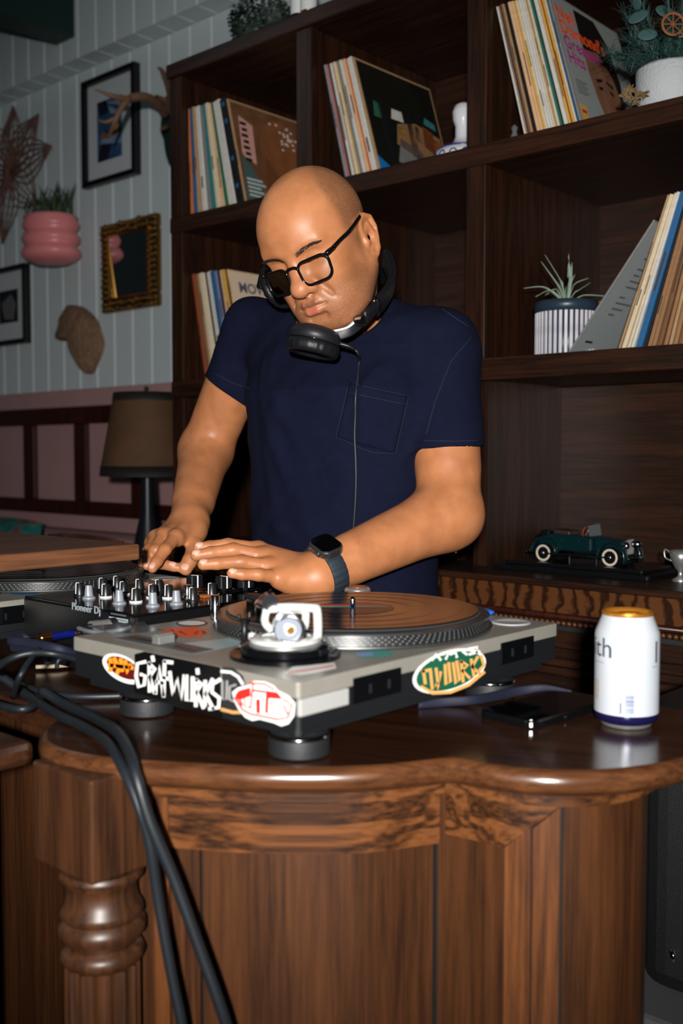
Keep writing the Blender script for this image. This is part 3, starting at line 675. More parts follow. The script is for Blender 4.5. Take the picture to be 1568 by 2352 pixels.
for k in range(9):
    x = 385+random.random()*85; obj('black_fleck', ribbon([(x, 1446+random.random()*12), (x+6, 1449+random.random()*10)], 2.2, deck_pt, 0.0006), STBLK, spl)
w1 = flat_poly('deck_sticker', ovl(440, 1432, 37, 7.5), deck_pt, 0.0004, STBLK, tt); flat_poly('sticker_field', ovl(440, 1432, 31, 5.2), deck_pt, 0.0006, PAPERW, w1)
w2 = flat_poly('deck_sticker', ovl(860, 1503, 46, 8, -0.05), deck_pt, 0.0004, mat('sticker_teal', srgb(70, 150, 140), 0.3), tt)
flat_poly('sticker_field', ovl(838, 1504, 22, 5, -0.05), deck_pt, 0.0006, mat('sticker_periwinkle', srgb(120, 150, 200), 0.3), w2)
w3 = flat_poly('deck_sticker', [(652, 1548), (672, 1532), (768, 1523), (772, 1536), (720, 1548), (690, 1552)], deck_pt, 0.0004, PAPERW, tt)
obj('red_stroke', ribbon([(662, 1546), (700, 1541), (766, 1530)], 3, deck_pt, 0.0006), RED, w3)
w4 = flat_poly('deck_sticker', [(200, 1438), (330, 1428), (345, 1440), (380, 1448), (300, 1456), (240, 1450)], deck_pt, 0.0003, mat('foil_sticker', srgb(150, 160, 165), 0.2, 0.8), tt)
w5 = flat_poly('deck_sticker', [(420, 1478), (560, 1462), (565, 1478), (470, 1500)], deck_pt, 0.0003, mat('pale_blue_sticker', srgb(160, 178, 182), 0.3), tt)
# sticker of the far turntable
ob = flat_poly('deck_sticker', ovl(57, 1362, 36, 4.5, -0.02), deck_pt, 0.0004, mat('sticker_blue', srgb(40, 110, 160), 0.35), tt2)
flat_poly('sticker_field', ovl(54, 1361, 9, 2.2), deck_pt, 0.0006, RED, ob)

# ================================================================== mixer
MX0, MX1, MY0, MY1, MZ = -1.306, -1.047, 0.778, 1.085, 1.083
mx = thing('dj_mixer', 'black two channel battle mixer between the two turntables', 'mixer', ((MX0+MX1)/2, (MY0+MY1)/2, TZ))
obj('case', box(MX0, MX1, MY0, MY1, TZ+0.012, MZ-0.003), mat('mixer_black', srgb(15, 15, 17), 0.35), mx, bevel=0.002)
obj('faceplate', box(MX0+0.001, MX1-0.001, MY0+0.001, MY1-0.001, MZ-0.003, MZ), GLOSSB, mx, bevel=0.001)
for x in (MX0+0.02, MX1-0.02):
    for y in (MY0+0.03, MY1-0.03): obj('foot', lathe([(0.010, TZ), (0.010, TZ+0.012)], 16, (x, y)), RUBBER, mx)
TXTW = mat('print_grey', srgb(150, 160, 166), 0.5)
Mx = lambda px, py: Matrix.Translation(onY(px, py, MY0-0.0006)) @ Matrix.Rotation(math.pi/2, 4, 'X')
obj('brand_lettering', text_mesh('Pioneer Dj', 0.0140, Mx(197, 1398), spacing=1.05), TXTW, mx)
obj('model_plate', xf(box(-0.020, 0.020, -0.0085, 0.0085, 0, 0.0006), Mx(273, 1419)), GLOSSB, mx)
for dy, w in ((0.004, 0.016), (-0.0010, 0.020), (-0.0040, 0.020)):
    obj('print_line', xf(box(-w, w, dy-0.0010, dy+0.0010, 0.0006, 0.0009), Mx(273, 1419)), TXTW if dy < 0.003 else mat('print_dim', srgb(80, 86, 90), 0.5), mx)
KB = mat('knob_black', srgb(20, 22, 25), 0.35); KG = mat('knob_grey', srgb(128, 134, 142), 0.45); KC = mat('knob_chrome', srgb(190, 190, 200), 0.15, 1.0)
def knob(px, py, kind, h=0.0185, r=0.0068):
    x, y, _ = onz(px, py, MZ)
    if kind in 'bB':
        k = obj('knob', lathe([(r*1.12, MZ+0.0022), (r*1.08, MZ+0.004), (r*0.82, MZ+h-0.0008), (r*0.72, MZ+h), (0, MZ+h)], 20, (x, y)), KB, mx, auto=40)
        obj('pointer_line', join(tube([Vector((x, y, 0))+view*(r*1.06)-side*r*0.55+Vector((0, 0, MZ+0.004)), Vector((x, y, 0))+view*(r*0.72)-side*r*0.55+Vector((0, 0, MZ+h))], 0.0006, 6), tube([Vector((x, y, MZ+h+0.0002))+view*r*0.5-side*r*0.55, Vector((x, y, MZ+h+0.0002))-side*r*0.1], 0.0006, 6)), WHITE, k)
        obj('knob_skirt', lathe([(r*1.3, MZ), (r*1.32, MZ+0.0018), (r*1.15, MZ+0.0024), (0, MZ+0.0024)], 20, (x, y)), WHITE if kind == 'B' else KB, k, auto=40)
    elif kind == 'g':
        k = obj('knob', lathe([(r*1.35, MZ), (r*1.3, MZ+0.0022), (r*0.9, MZ+0.004), (r*0.68, MZ+h-0.0006), (r*0.6, MZ+h), (0, MZ+h)], 20, (x, y)), KG, mx, auto=40)
        obj('pointer_line', tube([Vector((x, y, 0))+view*(r*0.86)+Vector((0, 0, MZ+0.005)), Vector((x, y, 0))+view*(r*0.66)+Vector((0, 0, MZ+h))], 0.0006, 6), WHITE, k)
    else:
        k = obj('knob', lathe([(r*1.1, MZ), (r*1.1, MZ+0.003), (r*0.95, MZ+0.004), (r*0.9, MZ+h-0.001), (r*0.8, MZ+h), (0, MZ+h)], 20, (x, y)), KC, mx, auto=40)
        obj('knob_skirt', lathe([(r*1.3, MZ), (r*1.3, MZ+0.0015), (0, MZ+0.0016)], 20, (x, y)), KB, k, auto=40)
    return k
for a in ((183, 1369, 'b'), (204, 1375, 'g'), (243, 1372, 'B'), (274, 1387, 'g'), (312, 1383, 'B'), (351, 1393, 'g'), (236, 1357, 'b'), (284, 1366, 'B'), (269, 1352, 'b'), (320, 1360, 'B'), (350, 1373, 'B'), (365, 1361, 'b'), (387, 1374, 'B'), (405, 1388, 'g'), (430, 1374, 'c'), (443, 1381, 'b'), (486, 1370, 'b')): knob(*a)
def fader(px, py, h=0.022, w=0.007, d_=0.011):
    x, y, _ = onz(px, py, MZ)
    obj('fader_slot', box(x-0.002, x+0.002, y-0.03, y+0.03, MZ, MZ+0.0006), STBLK, mx)
    k = obj('fader_cap', join(prism(rr_poly(x-w, x+w, y-d_, y+d_, 0.002, 2), MZ+0.004, MZ+h), box(x-0.002, x+0.002, y-0.003, y+0.003, MZ, MZ+0.005)), KB, mx, bevel=0.001)
    obj('fader_line', box(x-w*0.9, x+w*1.02, y-0.0012, y+0.0012, MZ+0.0045, MZ+h+0.0004), WHITE, k)
fader(447, 1356); fader(514, 1358); fader(564, 1356)
x, y, _ = onz(468, 1372, MZ); obj('cue_button', box(x-0.008, x+0.008, y-0.006, y+0.006, MZ, MZ+0.004), mat('amber_button', srgb(150, 84, 40), 0.4), mx, bevel=0.001)
for k in range(16):
    x, y = MX0+0.03+0.2*(k % 8)/8, MY0+0.20+0.05*(k//8)
    obj('pad_light', box(x, x+0.004, y, y+0.0012, MZ, MZ+0.0003), TXTW, mx)
obj('orange_light', lathe([(0.002, MZ+0.0166), (0.0022, MZ+0.0172), (0, MZ+0.0182)], 12, tuple(onz(405, 1388, MZ)[:2])), mat('amber_lit', srgb(255, 160, 60), 0.4, emit=1.2), mx, smooth=True)
# plugs in the mixer's rear panel (face -Y)
def plug(name, x, z, y0, secs, label, group=None):
    t = thing(name, label, 'plug', (x, MY0-0.001, z), group); y = MY0-0.001
    for nm, ln, r, m_ in secs:
        obj(nm, cyl((x, y, z), (x, y-ln, z), r, 18), m_, t, auto=35); y -= ln
    return t, y
BLUE = mat('anodised_blue', srgb(40, 60, 190), 0.2, 0.85)
NAVY = mat('navy_webbing', srgb(15, 20, 40), 0.7); CABLE = mat('cable_black', srgb(24, 29, 34), 0.45)
p1, ye1 = plug('blue_plug', -1.170, 1.047, 0, [('jack_ring', 0.008, 0.0055, BRASS), ('body', 0.035, 0.0052, BLUE), ('knurled_sleeve', 0.014, 0.0062, BRASS), ('strain_relief', 0.018, 0.0042, CHROME)], 'blue and chrome audio plug in the back of the mixer')
p2, ye2 = plug('white_plug', -1.088, 1.038, 0, [('jack_ring', 0.006, 0.005, BRASS), ('body', 0.024, 0.006, WHITE), ('strain_relief', 0.016, 0.004, BLACK)], 'white audio plug in the back of the mixer')
p3, ye3 = plug('black_plug', -1.125, 1.036, 0, [('jack_ring', 0.006, 0.005, CHROME), ('body', 0.03, 0.005, BLACK), ('chrome_band', 0.004, 0.0053, CHROME), ('strain_relief', 0.014, 0.004, BLACK)], 'black audio plug with chrome band in the back of the mixer')
p5, ye5 = plug('red_plug', -1.060, 1.024, 0, [('jack_ring', 0.006, 0.005, CHROME), ('body', 0.03, 0.006, mat('plug_red', srgb(170, 30, 30), 0.4))], 'red audio plug low on the back of the mixer')
mp_ = onY(266, 1433, MY0); pm_, ye4 = plug('microphone_plug', mp_[0], mp_[2], 0, [('socket', 0.010, 0.0085, BLACK), ('barrel', 0.016, 0.0075, SILVER), ('collar', 0.010, 0.0080, SILVER), ('boot', 0.016, 0.0050, BLACK)], 'chrome microphone plug under the mixer lettering')
# ================================================================== drinks can
cx, cy, _ = onz(1437, 1663, TZ)
CR, CH = 0.0345, 0.1255
can = thing('drink_can', 'white drinks can with gold lid and navy base band', 'can', (cx, cy, TZ))
CANW = mat('can_white', srgb(184, 190, 197), 0.28, 0.1, spec=0.5); NAVYB = mat('can_navy', srgb(24, 22, 66), 0.25, 0.3); GOLD = mat('can_gold', srgb(226, 150, 50), 0.3, 0.75)
obj('body', lathe([(CR, TZ+0.016), (CR, TZ+0.100), (CR*0.985, TZ+0.1035), (CR*0.80, TZ+0.1195), (CR*0.785, TZ+0.1215)], 56, (cx, cy), cap=False), CANW, can, smooth=True)
obj('base_band', lathe([(CR*0.80, TZ+0.0045), (CR*0.95, TZ+0.0075), (CR, TZ+0.0125), (CR, TZ+0.0161)], 56, (cx, cy), cap=False), NAVYB, can, smooth=True)
obj('base_rim', lathe([(0.0, TZ+0.006), (CR*0.68, TZ+0.003), (CR*0.72, TZ), (CR*0.76, TZ+0.0008), (CR*0.805, TZ+0.0046)], 56, (cx, cy), cap=False), SILVER, can, smooth=True)
lid = obj('lid', lathe([(CR*0.785, TZ+0.1213), (CR*0.80, TZ+0.1235), (CR*0.80, TZ+0.1252), (CR*0.76, TZ+0.1255), (CR*0.73, TZ+0.1215), (CR*0.70, TZ+0.1205), (0, TZ+0.1212)], 56, (cx, cy), cap=False), GOLD, can, smooth=True)
obj('pull_tab', xf(prism(rr_poly(-0.011, 0.011, -0.007, 0.007, 0.0065, 5), 0, 0.0016), Matrix.Translation((cx+0.004, cy-0.002, TZ+0.1225)) @ Matrix.Rotation(0.4, 4, 'Z')), GOLD, lid, bevel=0.0004)
a0 = math.atan2(-cy, -cx)                                           # bearing of the camera from the can
def can_pt(s, z, off=0.0004): t = a0 + s/CR; return Vector((cx+(CR+off)*math.cos(t), cy+(CR+off)*math.sin(t), TZ+z))
def can_patch(name, s0, s1, z0, z1, m_, n=6):
    V, Fc = [], []
    for i in range(n+1):
        s = s0+(s1-s0)*i/n; V += [can_pt(s, z0), can_pt(s, z1)]
    return obj(name, (V, [(2*i, 2*i+2, 2*i+3, 2*i+1) for i in range(n)]), m_, can)
def can_text(body, size, s, z, m_):
    me = text_mesh(body, size, Matrix(), ext=0)
    for v in me.vertices: p = can_pt(s+v.co.x, z+v.co.y, 0.0005); v.co = p
    return obj('lettering', me, m_, can)
INK = mat('can_ink', srgb(48, 54, 66), 0.4); INKB = mat('can_bars', srgb(82, 92, 132), 0.4)
can_text('ith', 0.030, -0.0305, 0.087, INK)
can_text('I', 0.034, 0.036, 0.083, INK)
can_patch('print_line', -0.043, -0.026, 0.0705, 0.0722, mat('can_grey', srgb(150, 158, 170), 0.4)); can_patch('print_line', 0.029, 0.040, 0.068, 0.070, MATS['can_grey'])
for i, (za, zb) in enumerate(((0.0385, 0.0395), (0.0362, 0.0376), (0.0345, 0.0352), (0.0320, 0.0338), (0.0300, 0.0312), (0.0278, 0.0292), (0.0262, 0.0268), (0.0242, 0.0252), (0.0222, 0.0234), (0.0200, 0.0212))):
    can_patch('barcode_bar', -0.001, 0.0080, za, zb, INKB, 3)
can_patch('small_print', -0.0065, -0.0050, 0.0190, 0.031, INKB, 2)
can_patch('nutrition_panel', 0.0005, 0.0085, 0.046, 0.071, mat('can_panel', srgb(176, 174, 170), 0.35), 3)
can_patch('crest', -0.0425, -0.0335, 0.030, 0.052, mat('can_tan', srgb(168, 160, 150), 0.4), 3)
# ================================================================== phone, strap, blue cloth
ph = thing('smartphone', 'black smartphone lying face up beside the drinks can', 'phone', (-0.626, 1.03, TZ))
PM = Matrix.Translation((-0.622, 1.038, TZ)) @ Matrix.Rotation(-0.10, 4, 'Z')
pb = obj('body', xf(prism(rrect(0.078, 0.155, 0.011, 6), 0.0, 0.009), PM), GLOSSB, ph, bevel=0.002)
obj('screen', xf(prism(rrect(0.072, 0.149, 0.009, 6), 0.009, 0.0094), PM), mat('phone_glass', srgb(4, 5, 7), 0.08), ph)
obj('side_button', xf(box(0.0388, 0.0396, -0.02, 0.0, 0.0035, 0.0055), PM), GLOSSB, ph)
st_ = obj('flat_cable', tube([onz(960, 1617, TZ+0.006), onz(1030, 1612, TZ+0.006), onz(1100, 1606, TZ+0.012), D(1190, 1588, 1.135), D(1250, 1580, 1.12), D(1312, 1588, 1.105)], [0.0058, 0.0058, 0.0056, 0.0052, 0.0036, 0.0008], 10, smooth=8, flat=(1.0, 0.35)), NAVY, smooth=True)
tag(st_, 'navy flat cable arching out from under the near turntable', 'cable')
bx_, by_, _ = onz(1108, 1403, DZ+0.004)
bc = obj('blue_cloth', ellip((bx_, by_-0.004, DZ+0.004), 0.020, 0.012, 0.0045, 20, 8), mat('cloth_blue', srgb(20, 90, 190), 0.7), smooth=True)
tag(bc, 'small folded blue cloth on the back edge of the near turntable', 'cloth')
# ================================================================== loose cables
def cable(name, pts, r, m_, label, group='loose cables on the bar', smooth=8, flat=None):
    o = obj(name, tube(pts, r, 10, smooth=smooth, flat=flat), m_, smooth=True); return tag(o, label, 'cable', group)
z_ = TZ+0.006
cable('cable', [onz(-60, 1530, z_+0.03), onz(0, 1553, z_+0.02), onz(60, 1595, z_+0.003), onz(130, 1640, z_), onz(190, 1668, z_), D(245, 1705, 1.03), D(282, 1765, 0.985), D(318, 1850, 0.965), D(343, 1935, 0.965), D(362, 2060, 0.97), D(392, 2230, 0.97), D(425, 2400, 0.97), D(440, 2600, 0.98)], 0.0053, CABLE, 'thick black cable hanging down the bar front, the left one of the pair')
cable('cable', [onz(95, 1585, z_+0.01), onz(145, 1615, z_), onz(220, 1650, z_), D(270, 1682, 1.04), D(300, 1735, 0.985), D(315, 1790, 0.962), D(345, 1890, 0.957), D(400, 2020, 0.96), D(455, 2170, 0.96), D(515, 2340, 0.96), D(560, 2500, 0.97)], 0.0056, CABLE, 'thick black cable hanging down the bar front, the right one of the pair')
cable('cable', [onz(40, 1570, z_), onz(90, 1588, z_), onz(150, 1598, z_), onz(215, 1600, z_), onz(330, 1596, z_)], 0.0042, CABLE, 'dark grey cable running to the left foot of the near turntable')
cable('cable', [(-1.170, ye1, 1.047), D(45, 1462, 1.30), D(22, 1470, 1.27), D(60, 1476, 1.25), D(130, 1490, 1.22), D(180, 1506, 1.24)], 0.0058, NAVY, 'navy cable looping back from the blue plug', flat=(1.0, 0.5))
cable('cable', [D(25, 1488, 1.29), D(70, 1487, 1.26), D(130, 1492, 1.24), D(175, 1500, 1.25)], 0.0055, NAVY, 'second navy cable just below the looping navy cable', flat=(1.0, 0.5))
cable('cable', [onz(82, 1532, z_), onz(130, 1530, z_), onz(180, 1525, z_)], 0.0030, mat('cable_cream', srgb(150, 135, 115), 0.5), 'thin cream cable beside the left foot of the near turntable')
cable('cable', [D(-20, 1545, 1.16), D(20, 1515, 1.19), D(70, 1500, 1.2), D(125, 1502, 1.2), D(180, 1515, 1.22)], 0.0040, CABLE, 'black cable arching behind the cream cable')
cable('cable', [onz(30, 1600, z_+0.004), D(45, 1555, 1.17), D(72, 1512, 1.20), D(90, 1492, 1.22)], 0.0034, CABLE, 'thin black cable rising diagonally towards the navy loop')
cable('cable', [D(130, 1535, 1.25), D(135, 1516, 1.25), D(155, 1511, 1.26), D(180, 1516, 1.27)], 0.0028, CABLE, 'small curled black wire behind the cream cable')
cable('cable', [onz(-30, 1610, z_), onz(20, 1625, z_), onz(60, 1628, z_), onz(95, 1610, z_)], 0.0045, CABLE, 'black cable coiled at the far left edge of the bar')
cable('cable', [(mp_[0], ye4, mp_[2]), D(182, 1443, 1.265), D(205, 1450, 1.24), D(235, 1452, 1.225), onz(275, 1447, DZ+0.004), onz(300, 1440, DZ+0.004)], 0.0026, mat('cable_grey', srgb(96, 106, 112), 0.5), 'grey cable curving from the microphone plug onto the near turntable')
# ================================================================== implicit surface modelling (figure)
def V3(p): return np.array(p, dtype=np.float32)
CULL = None                                                              # (block centre, block radius) in the current frame
def _far(c, R):
    return CULL is not None and (c[0]-CULL[0][0])**2+(c[1]-CULL[0][1])**2+(c[2]-CULL[0][2])**2 > (R+CULL[1]+0.075)**2
def smin(a, b, k):
    if isinstance(b, float): return a
    if isinstance(a, float): return b
    h = np.maximum(k-np.abs(a-b), 0)/k; return np.minimum(a, b)-h*h*k*0.25
def smax(a, b, k): return a if isinstance(b, float) else -smin(-a, -b, k)
def s_cap(p, a, b, ra, rb):
    if CULL is not None and _far(((a[0]+b[0])/2, (a[1]+b[1])/2, (a[2]+b[2])/2), max(ra, rb)+0.5*math.dist(a, b)): return 1.0
    a = V3(a); ab = V3(b)-a; q = p-a; t = np.clip(q@(ab/float(ab@ab)), 0, 1)
    q -= t[:, None]*ab
    return np.sqrt(np.einsum('ij,ij->i', q, q))-(np.float32(ra)+np.float32(rb-ra)*t)
def s_ell(p, c, r, M=None):
    if CULL is not None and _far(c, max(r)): return 1.0
    q = p-V3(c)
    if M is not None: q = q@M
    r = V3(r); q = q/r; k0 = np.sqrt(np.einsum('ij,ij->i', q, q)); q = q/r; k1 = np.sqrt(np.einsum('ij,ij->i', q, q))
    return k0*(k0-1)/np.maximum(k1, 1e-6)
def s_poly(p, P, rs, k=0.0):
    d = None
    for i in range(len(P)-1):
        e = s_cap(p, P[i], P[i+1], rs[i], rs[i+1]); d = e if d is None else (d if isinstance(e, float) else (e if isinstance(d, float) else (np.minimum(d, e) if not k else smin(d, e, k))))
    return d
def surface_nets(sdf, lo, hi, h, B=16):
    """sparse blocks of B^3 cells; returns verts, quads"""
    lo = np.array(lo); hi = np.array(hi); nb = np.ceil((hi-lo)/(h*B)).astype(int)
    G = np.stack(np.meshgrid(*[np.arange(n) for n in nb], indexing='ij'), -1).reshape(-1, 3)
    cen = lo+(G+0.5)*h*B; val = sdf(cen.astype(np.float32)); G = G[np.abs(val) < h*B*0.87*1.15+0.003]
    N = nb*B+2; g = np.arange(B+1); gx, gy, gz = np.meshgrid(g, g, g, indexing='ij'); loc = np.stack([gx, gy, gz], -1).reshape(-1, 3)
    ids, pos, E = [], [], []
    for b0 in G:
        base = b0*B; p = (lo+(base+loc)*h).astype(np.float32)
        v = sdf(p).reshape(B+1, B+1, B+1); s = v < 0
        if s.all() or not s.any(): continue
        cnt = np.zeros((B, B, B), np.int16); acc = np.zeros((B, B, B, 3))
        for ax in range(3):
            sl0 = [slice(None)]*3; sl1 = [slice(None)]*3; sl0[ax] = slice(0, B); sl1[ax] = slice(1, B+1)
            a, c = v[tuple(sl0)], v[tuple(sl1)]; cross = (a < 0) != (c < 0)
            t = np.where(cross, a/np.where(a == c, 1, a-c), 0)
            o1, o2 = [(1, 2), (0, 2), (0, 1)][ax]
            for d1 in (0, 1):
                for d2 in (0, 1):
                    sl = [slice(0, B)]*3; sl[o1] = slice(d1, B+d1); sl[o2] = slice(d2, B+d2); sl = tuple(sl)
                    c_ = cross[sl]; cnt += c_; acc[..., ax] += np.where(c_, t[sl], 0); acc[..., o1] += c_*d1; acc[..., o2] += c_*d2
            sl = [slice(0, B)]*3; ce = cross[tuple(sl)]; I = np.argwhere(ce)
            if len(I): E.append(np.concatenate([I+base, np.full((len(I), 1), ax), s[tuple(sl)][ce][:, None].astype(int)], 1))
        I = np.argwhere(cnt > 0)
        if len(I):
            cc = cnt[cnt > 0][:, None]; ids.append(I+base); pos.append(lo+(I+base+acc[cnt > 0]/cc)*h)
    ids = np.concatenate(ids); pos = np.concatenate(pos); E = np.concatenate(E)
    lin = lambda a: (a[:, 0]*N[1]+a[:, 1])*N[2]+a[:, 2]
    key = lin(ids); o = np.argsort(key); key = key[o]; pos = pos[o]; F_ = []
    for ax in range(3):
        e = E[E[:, 3] == ax]; c = e[:, :3]; o1, o2 = [(1, 2), (2, 0), (0, 1)][ax]
        u = np.zeros(3, int); u[o1] = 1; w = np.zeros(3, int); w[o2] = 1
        q = np.stack([lin(c), lin(c-u), lin(c-u-w), lin(c-w)], 1); k = np.searchsorted(key, q); k = np.minimum(k, len(key)-1)
        ok = (key[k] == q).all(1); k = k[ok]; flip = e[ok, 4] == 0
        k[flip] = k[flip][:, ::-1]; F_.append(k)
    return pos, np.concatenate(F_)
def np_mesh(name, pos, quads):
    me = bpy.data.meshes.new(name); me.vertices.add(len(pos)); me.vertices.foreach_set('co', pos.astype(np.float32).ravel())
    me.loops.add(quads.size); me.loops.foreach_set('vertex_index', quads.astype(np.int32).ravel())
    me.polygons.add(len(quads)); me.polygons.foreach_set('loop_start', np.arange(0, quads.size, 4, dtype=np.int32)); me.polygons.foreach_set('loop_total', np.full(len(quads), 4, np.int32))
    me.polygons.foreach_set('use_smooth', np.ones(len(quads), bool)); me.update(calc_edges=True); me.validate(); return me
def relax(pos, quads, it=2, f=0.5):
    n = len(pos)
    a = np.concatenate([quads[:, i] for i in range(4)]); b = np.concatenate([quads[:, (i+1) % 4] for i in range(4)])
    A = np.concatenate([a, b]); Bq = np.concatenate([b, a]); cnt = np.maximum(np.bincount(A, minlength=n), 1)[:, None]
    for i in range(it):
        for lam in (f, -f*1.04):
            m = np.stack([np.bincount(A, weights=pos[Bq, k], minlength=n) for k in range(3)], 1)/cnt; pos = pos+(m-pos)*lam
    return pos
# ------------------------------------------------------------------ skeleton
HS = 0.890; HT = np.array([-1.1228, 1.1957, 1.6016])
def rot3(y, p, r):
    return np.array(Matrix.Rotation(y, 3, 'Z') @ Matrix.Rotation(p, 3, 'X') @ Matrix.Rotation(r, 3, 'Y'))
HR = rot3(math.radians(12.94), math.radians(29.0), math.radians(-12.4))
def HP(x, y, z): return HR@(np.array([x, y, z])*HS)+HT                       # head units -> world
LW, LE, LSH = D(728, 1318, 1.50), D(1035, 1180, 1.64), D(1010, 800, 1.74)
RW, RE, RSH = D(434, 1195, 1.83), D(474, 1030, 2.04), D(586, 756, 1.95)
NB = np.array([-1.232, 1.350, 1.480])
def head_sdf(p):
    global CULL
    keep = CULL; q = ((p-HT.astype(np.float32))@HR.astype(np.float32))/np.float32(HS)
    if keep is not None: CULL = (tuple(float(v) for v in (np.array(keep[0])-HT)@HR/HS), keep[1]/HS)
    d = _head(q); CULL = keep
    return d*np.float32(HS)
def _head(q):
    d = s_ell(q, (0, 0.006, 0.044), (0.0815, 0.105, 0.094))
    if isinstance(d, float): d = np.full(len(q), 0.06, np.float32)
    d = smin(d, s_ell(q, (0, -0.045, 0.036), (0.067, 0.058, 0.066)), 0.05)
    d = smin(d, s_ell(q, (0, -0.034, -0.045), (0.060, 0.058, 0.070)), 0.05)
    d = smin(d, s_ell(q, (0, -0.079, -0.099), (0.028, 0.019, 0.018)), 0.03)
    d = smin(d, s_ell(q, (0, -0.030, -0.095), (0.05, 0.05, 0.022)), 0.04)
    d = smin(d, s_ell(q, (0, -0.086, -0.066), (0.034, 0.020, 0.028)), 0.03)
    for s in (-1, 1):
        d = smin(d, s_cap(q, (s*0.0565, 0.010, -0.05), (s*0.027, -0.066, -0.100), 0.020, 0.017), 0.04)
        d = smin(d, s_ell(q, (s*0.038, -0.069, -0.030), (0.026, 0.026, 0.028)), 0.03)
        d = smin(d, s_ell(q, (s*0.041, -0.045, -0.072), (0.024, 0.036, 0.030)), 0.03)
        d = smin(d, s_cap(q, (s*0.012, -0.0985, 0.026), (s*0.050, -0.086, 0.031), 0.0085, 0.008), 0.02)
    for s in (-1, 1):
        d = smax(d, -s_ell(q, (s*0.033, -0.1095, 0.008), (0.021, 0.015, 0.0115)), 0.02)
        d = smin(d, s_ell(q, (s*0.033, -0.0835, 0.007), (0.0165, 0.0130, 0.0115)), 0.006)
        d = smax(d, -s_poly(q, [(s*0.018, -0.0925, 0.002), (s*0.033, -0.0970, -0.0005), (s*0.047, -0.0880, 0.003)], [0.0008]*3), 0.004)
    d = smin(d, s_cap(q, (0, -0.0945, 0.014), (0, -0.114, -0.027), 0.0080, 0.0125), 0.018)
    d = smin(d, s_ell(q, (0, -0.1185, -0.034), (0.0165, 0.0145, 0.0135)), 0.012)
    for s in (-1, 1):
        d = smin(d, s_ell(q, (s*0.0185, -0.1045, -0.0375), (0.0100, 0.0125, 0.0100)), 0.008)
    for s in (-1, 1):
        d = smax(d, -s_ell(q, (s*0.0085, -0.1120, -0.0480), (0.0052, 0.0075, 0.0050)), 0.005)
        d = smax(d, -s_poly(q, [(s*0.027, -0.1055, -0.030), (s*0.0310, -0.1015, -0.0390), (s*0.0380, -0.0970, -0.053), (s*0.0415, -0.0905, -0.068)], [0.0004, 0.0, -0.0010, -0.0040]), 0.016)
        d = smax(d, -s_cap(q, (s*0.007, -0.1085, 0.027), (s*0.011, -0.1045, 0.046), 0.0009, 0.0005), 0.006)
    # lips
    d = smin(d, s_poly(q, [(-0.031, -0.0930, -0.0700), (-0.012, -0.1090, -0.0630), (0, -0.1100, -0.0645), (0.012, -0.1090, -0.0630), (0.031, -0.0930, -0.0700)], [0.0026, 0.0046, 0.0040, 0.0046, 0.0026], 0.003), 0.006)
    d = smin(d, s_poly(q, [(-0.027, -0.0940, -0.0725), (-0.009, -0.1075, -0.0770), (0.009, -0.1075, -0.0770), (0.027, -0.0940, -0.0725)], [0.0034, 0.0070, 0.0070, 0.0034], 0.003), 0.006)
    d = smax(d, -s_poly(q, [(-0.034, -0.0960, -0.0715), (-0.012, -0.1150, -0.0690), (0.012, -0.1150, -0.0690), (0.034, -0.0960, -0.0715)], [0.0010, 0.0015, 0.0015, 0.0010]), 0.0035)
    d = smax(d, -s_cap(q, (-0.015, -0.1045, -0.0905), (0.015, -0.1045, -0.0905), 0.003, 0.003), 0.012)
    for s in (-1, 1):
        # ears
        def ep(y, z): return (s*(0.0795+0.24*(y+0.004)), 0.021+y*0.92, -0.012+z)
        if _far(ep(0.004, 0.0), 0.05): continue
        e = s_ell(q, ep(0.004, 0.004), (0.0042, 0.0165, 0.028), EAR_M[s])
        e = smin(e, s_poly(q, [ep(-0.012, -0.004), ep(-0.014, 0.014), ep(-0.006, 0.029), ep(0.008, 0.034), ep(0.021, 0.026), ep(0.024, 0.008), ep(0.017, -0.012), ep(0.008, -0.026)], [0.0030, 0.0040, 0.0042, 0.0044, 0.0046, 0.0042, 0.0040, 0.0048]), 0.005)
        e = smin(e, s_poly(q, [ep(0.008, -0.024), ep(0.0, -0.033), ep(-0.008, -0.029)], [0.0052, 0.0058, 0.0048]), 0.006)
        e = smax(e, -s_poly(q, [(s*0.0010+ep(-0.005, 0.020)[0]+s*0.004, *ep(-0.005, 0.020)[1:]), (ep(0.012, 0.022)[0]+s*0.004, *ep(0.012, 0.022)[1:]), (ep(0.0165, 0.004)[0]+s*0.004, *ep(0.0165, 0.004)[1:])], [0.0034, 0.0036, 0.0030]), 0.003)
        e = smin(e, s_poly(q, [ep(0.008, 0.018), ep(0.012, 0.002), ep(0.006, -0.014), ep(-0.002, -0.020)], [0.0030, 0.0036, 0.0036, 0.0034]), 0.004)
        e = smax(e, -s_ell(q, (ep(-0.001, -0.004)[0]+s*0.0072, *ep(-0.001, -0.004)[1:]), (0.0085, 0.0085, 0.0125)), 0.006)
        e = smin(e, s_ell(q, (ep(-0.012, -0.009)[0]+s*0.001, *ep(-0.012, -0.009)[1:]), (0.005, 0.0045, 0.006)), 0.006)
        d = smin(d, e, 0.006)
    return d
EAR_M = {}
for s in (-1, 1):
    EAR_M[s] = np.array(Matrix.Rotation(-s*0.24, 3, 'Z'), dtype=np.float32)
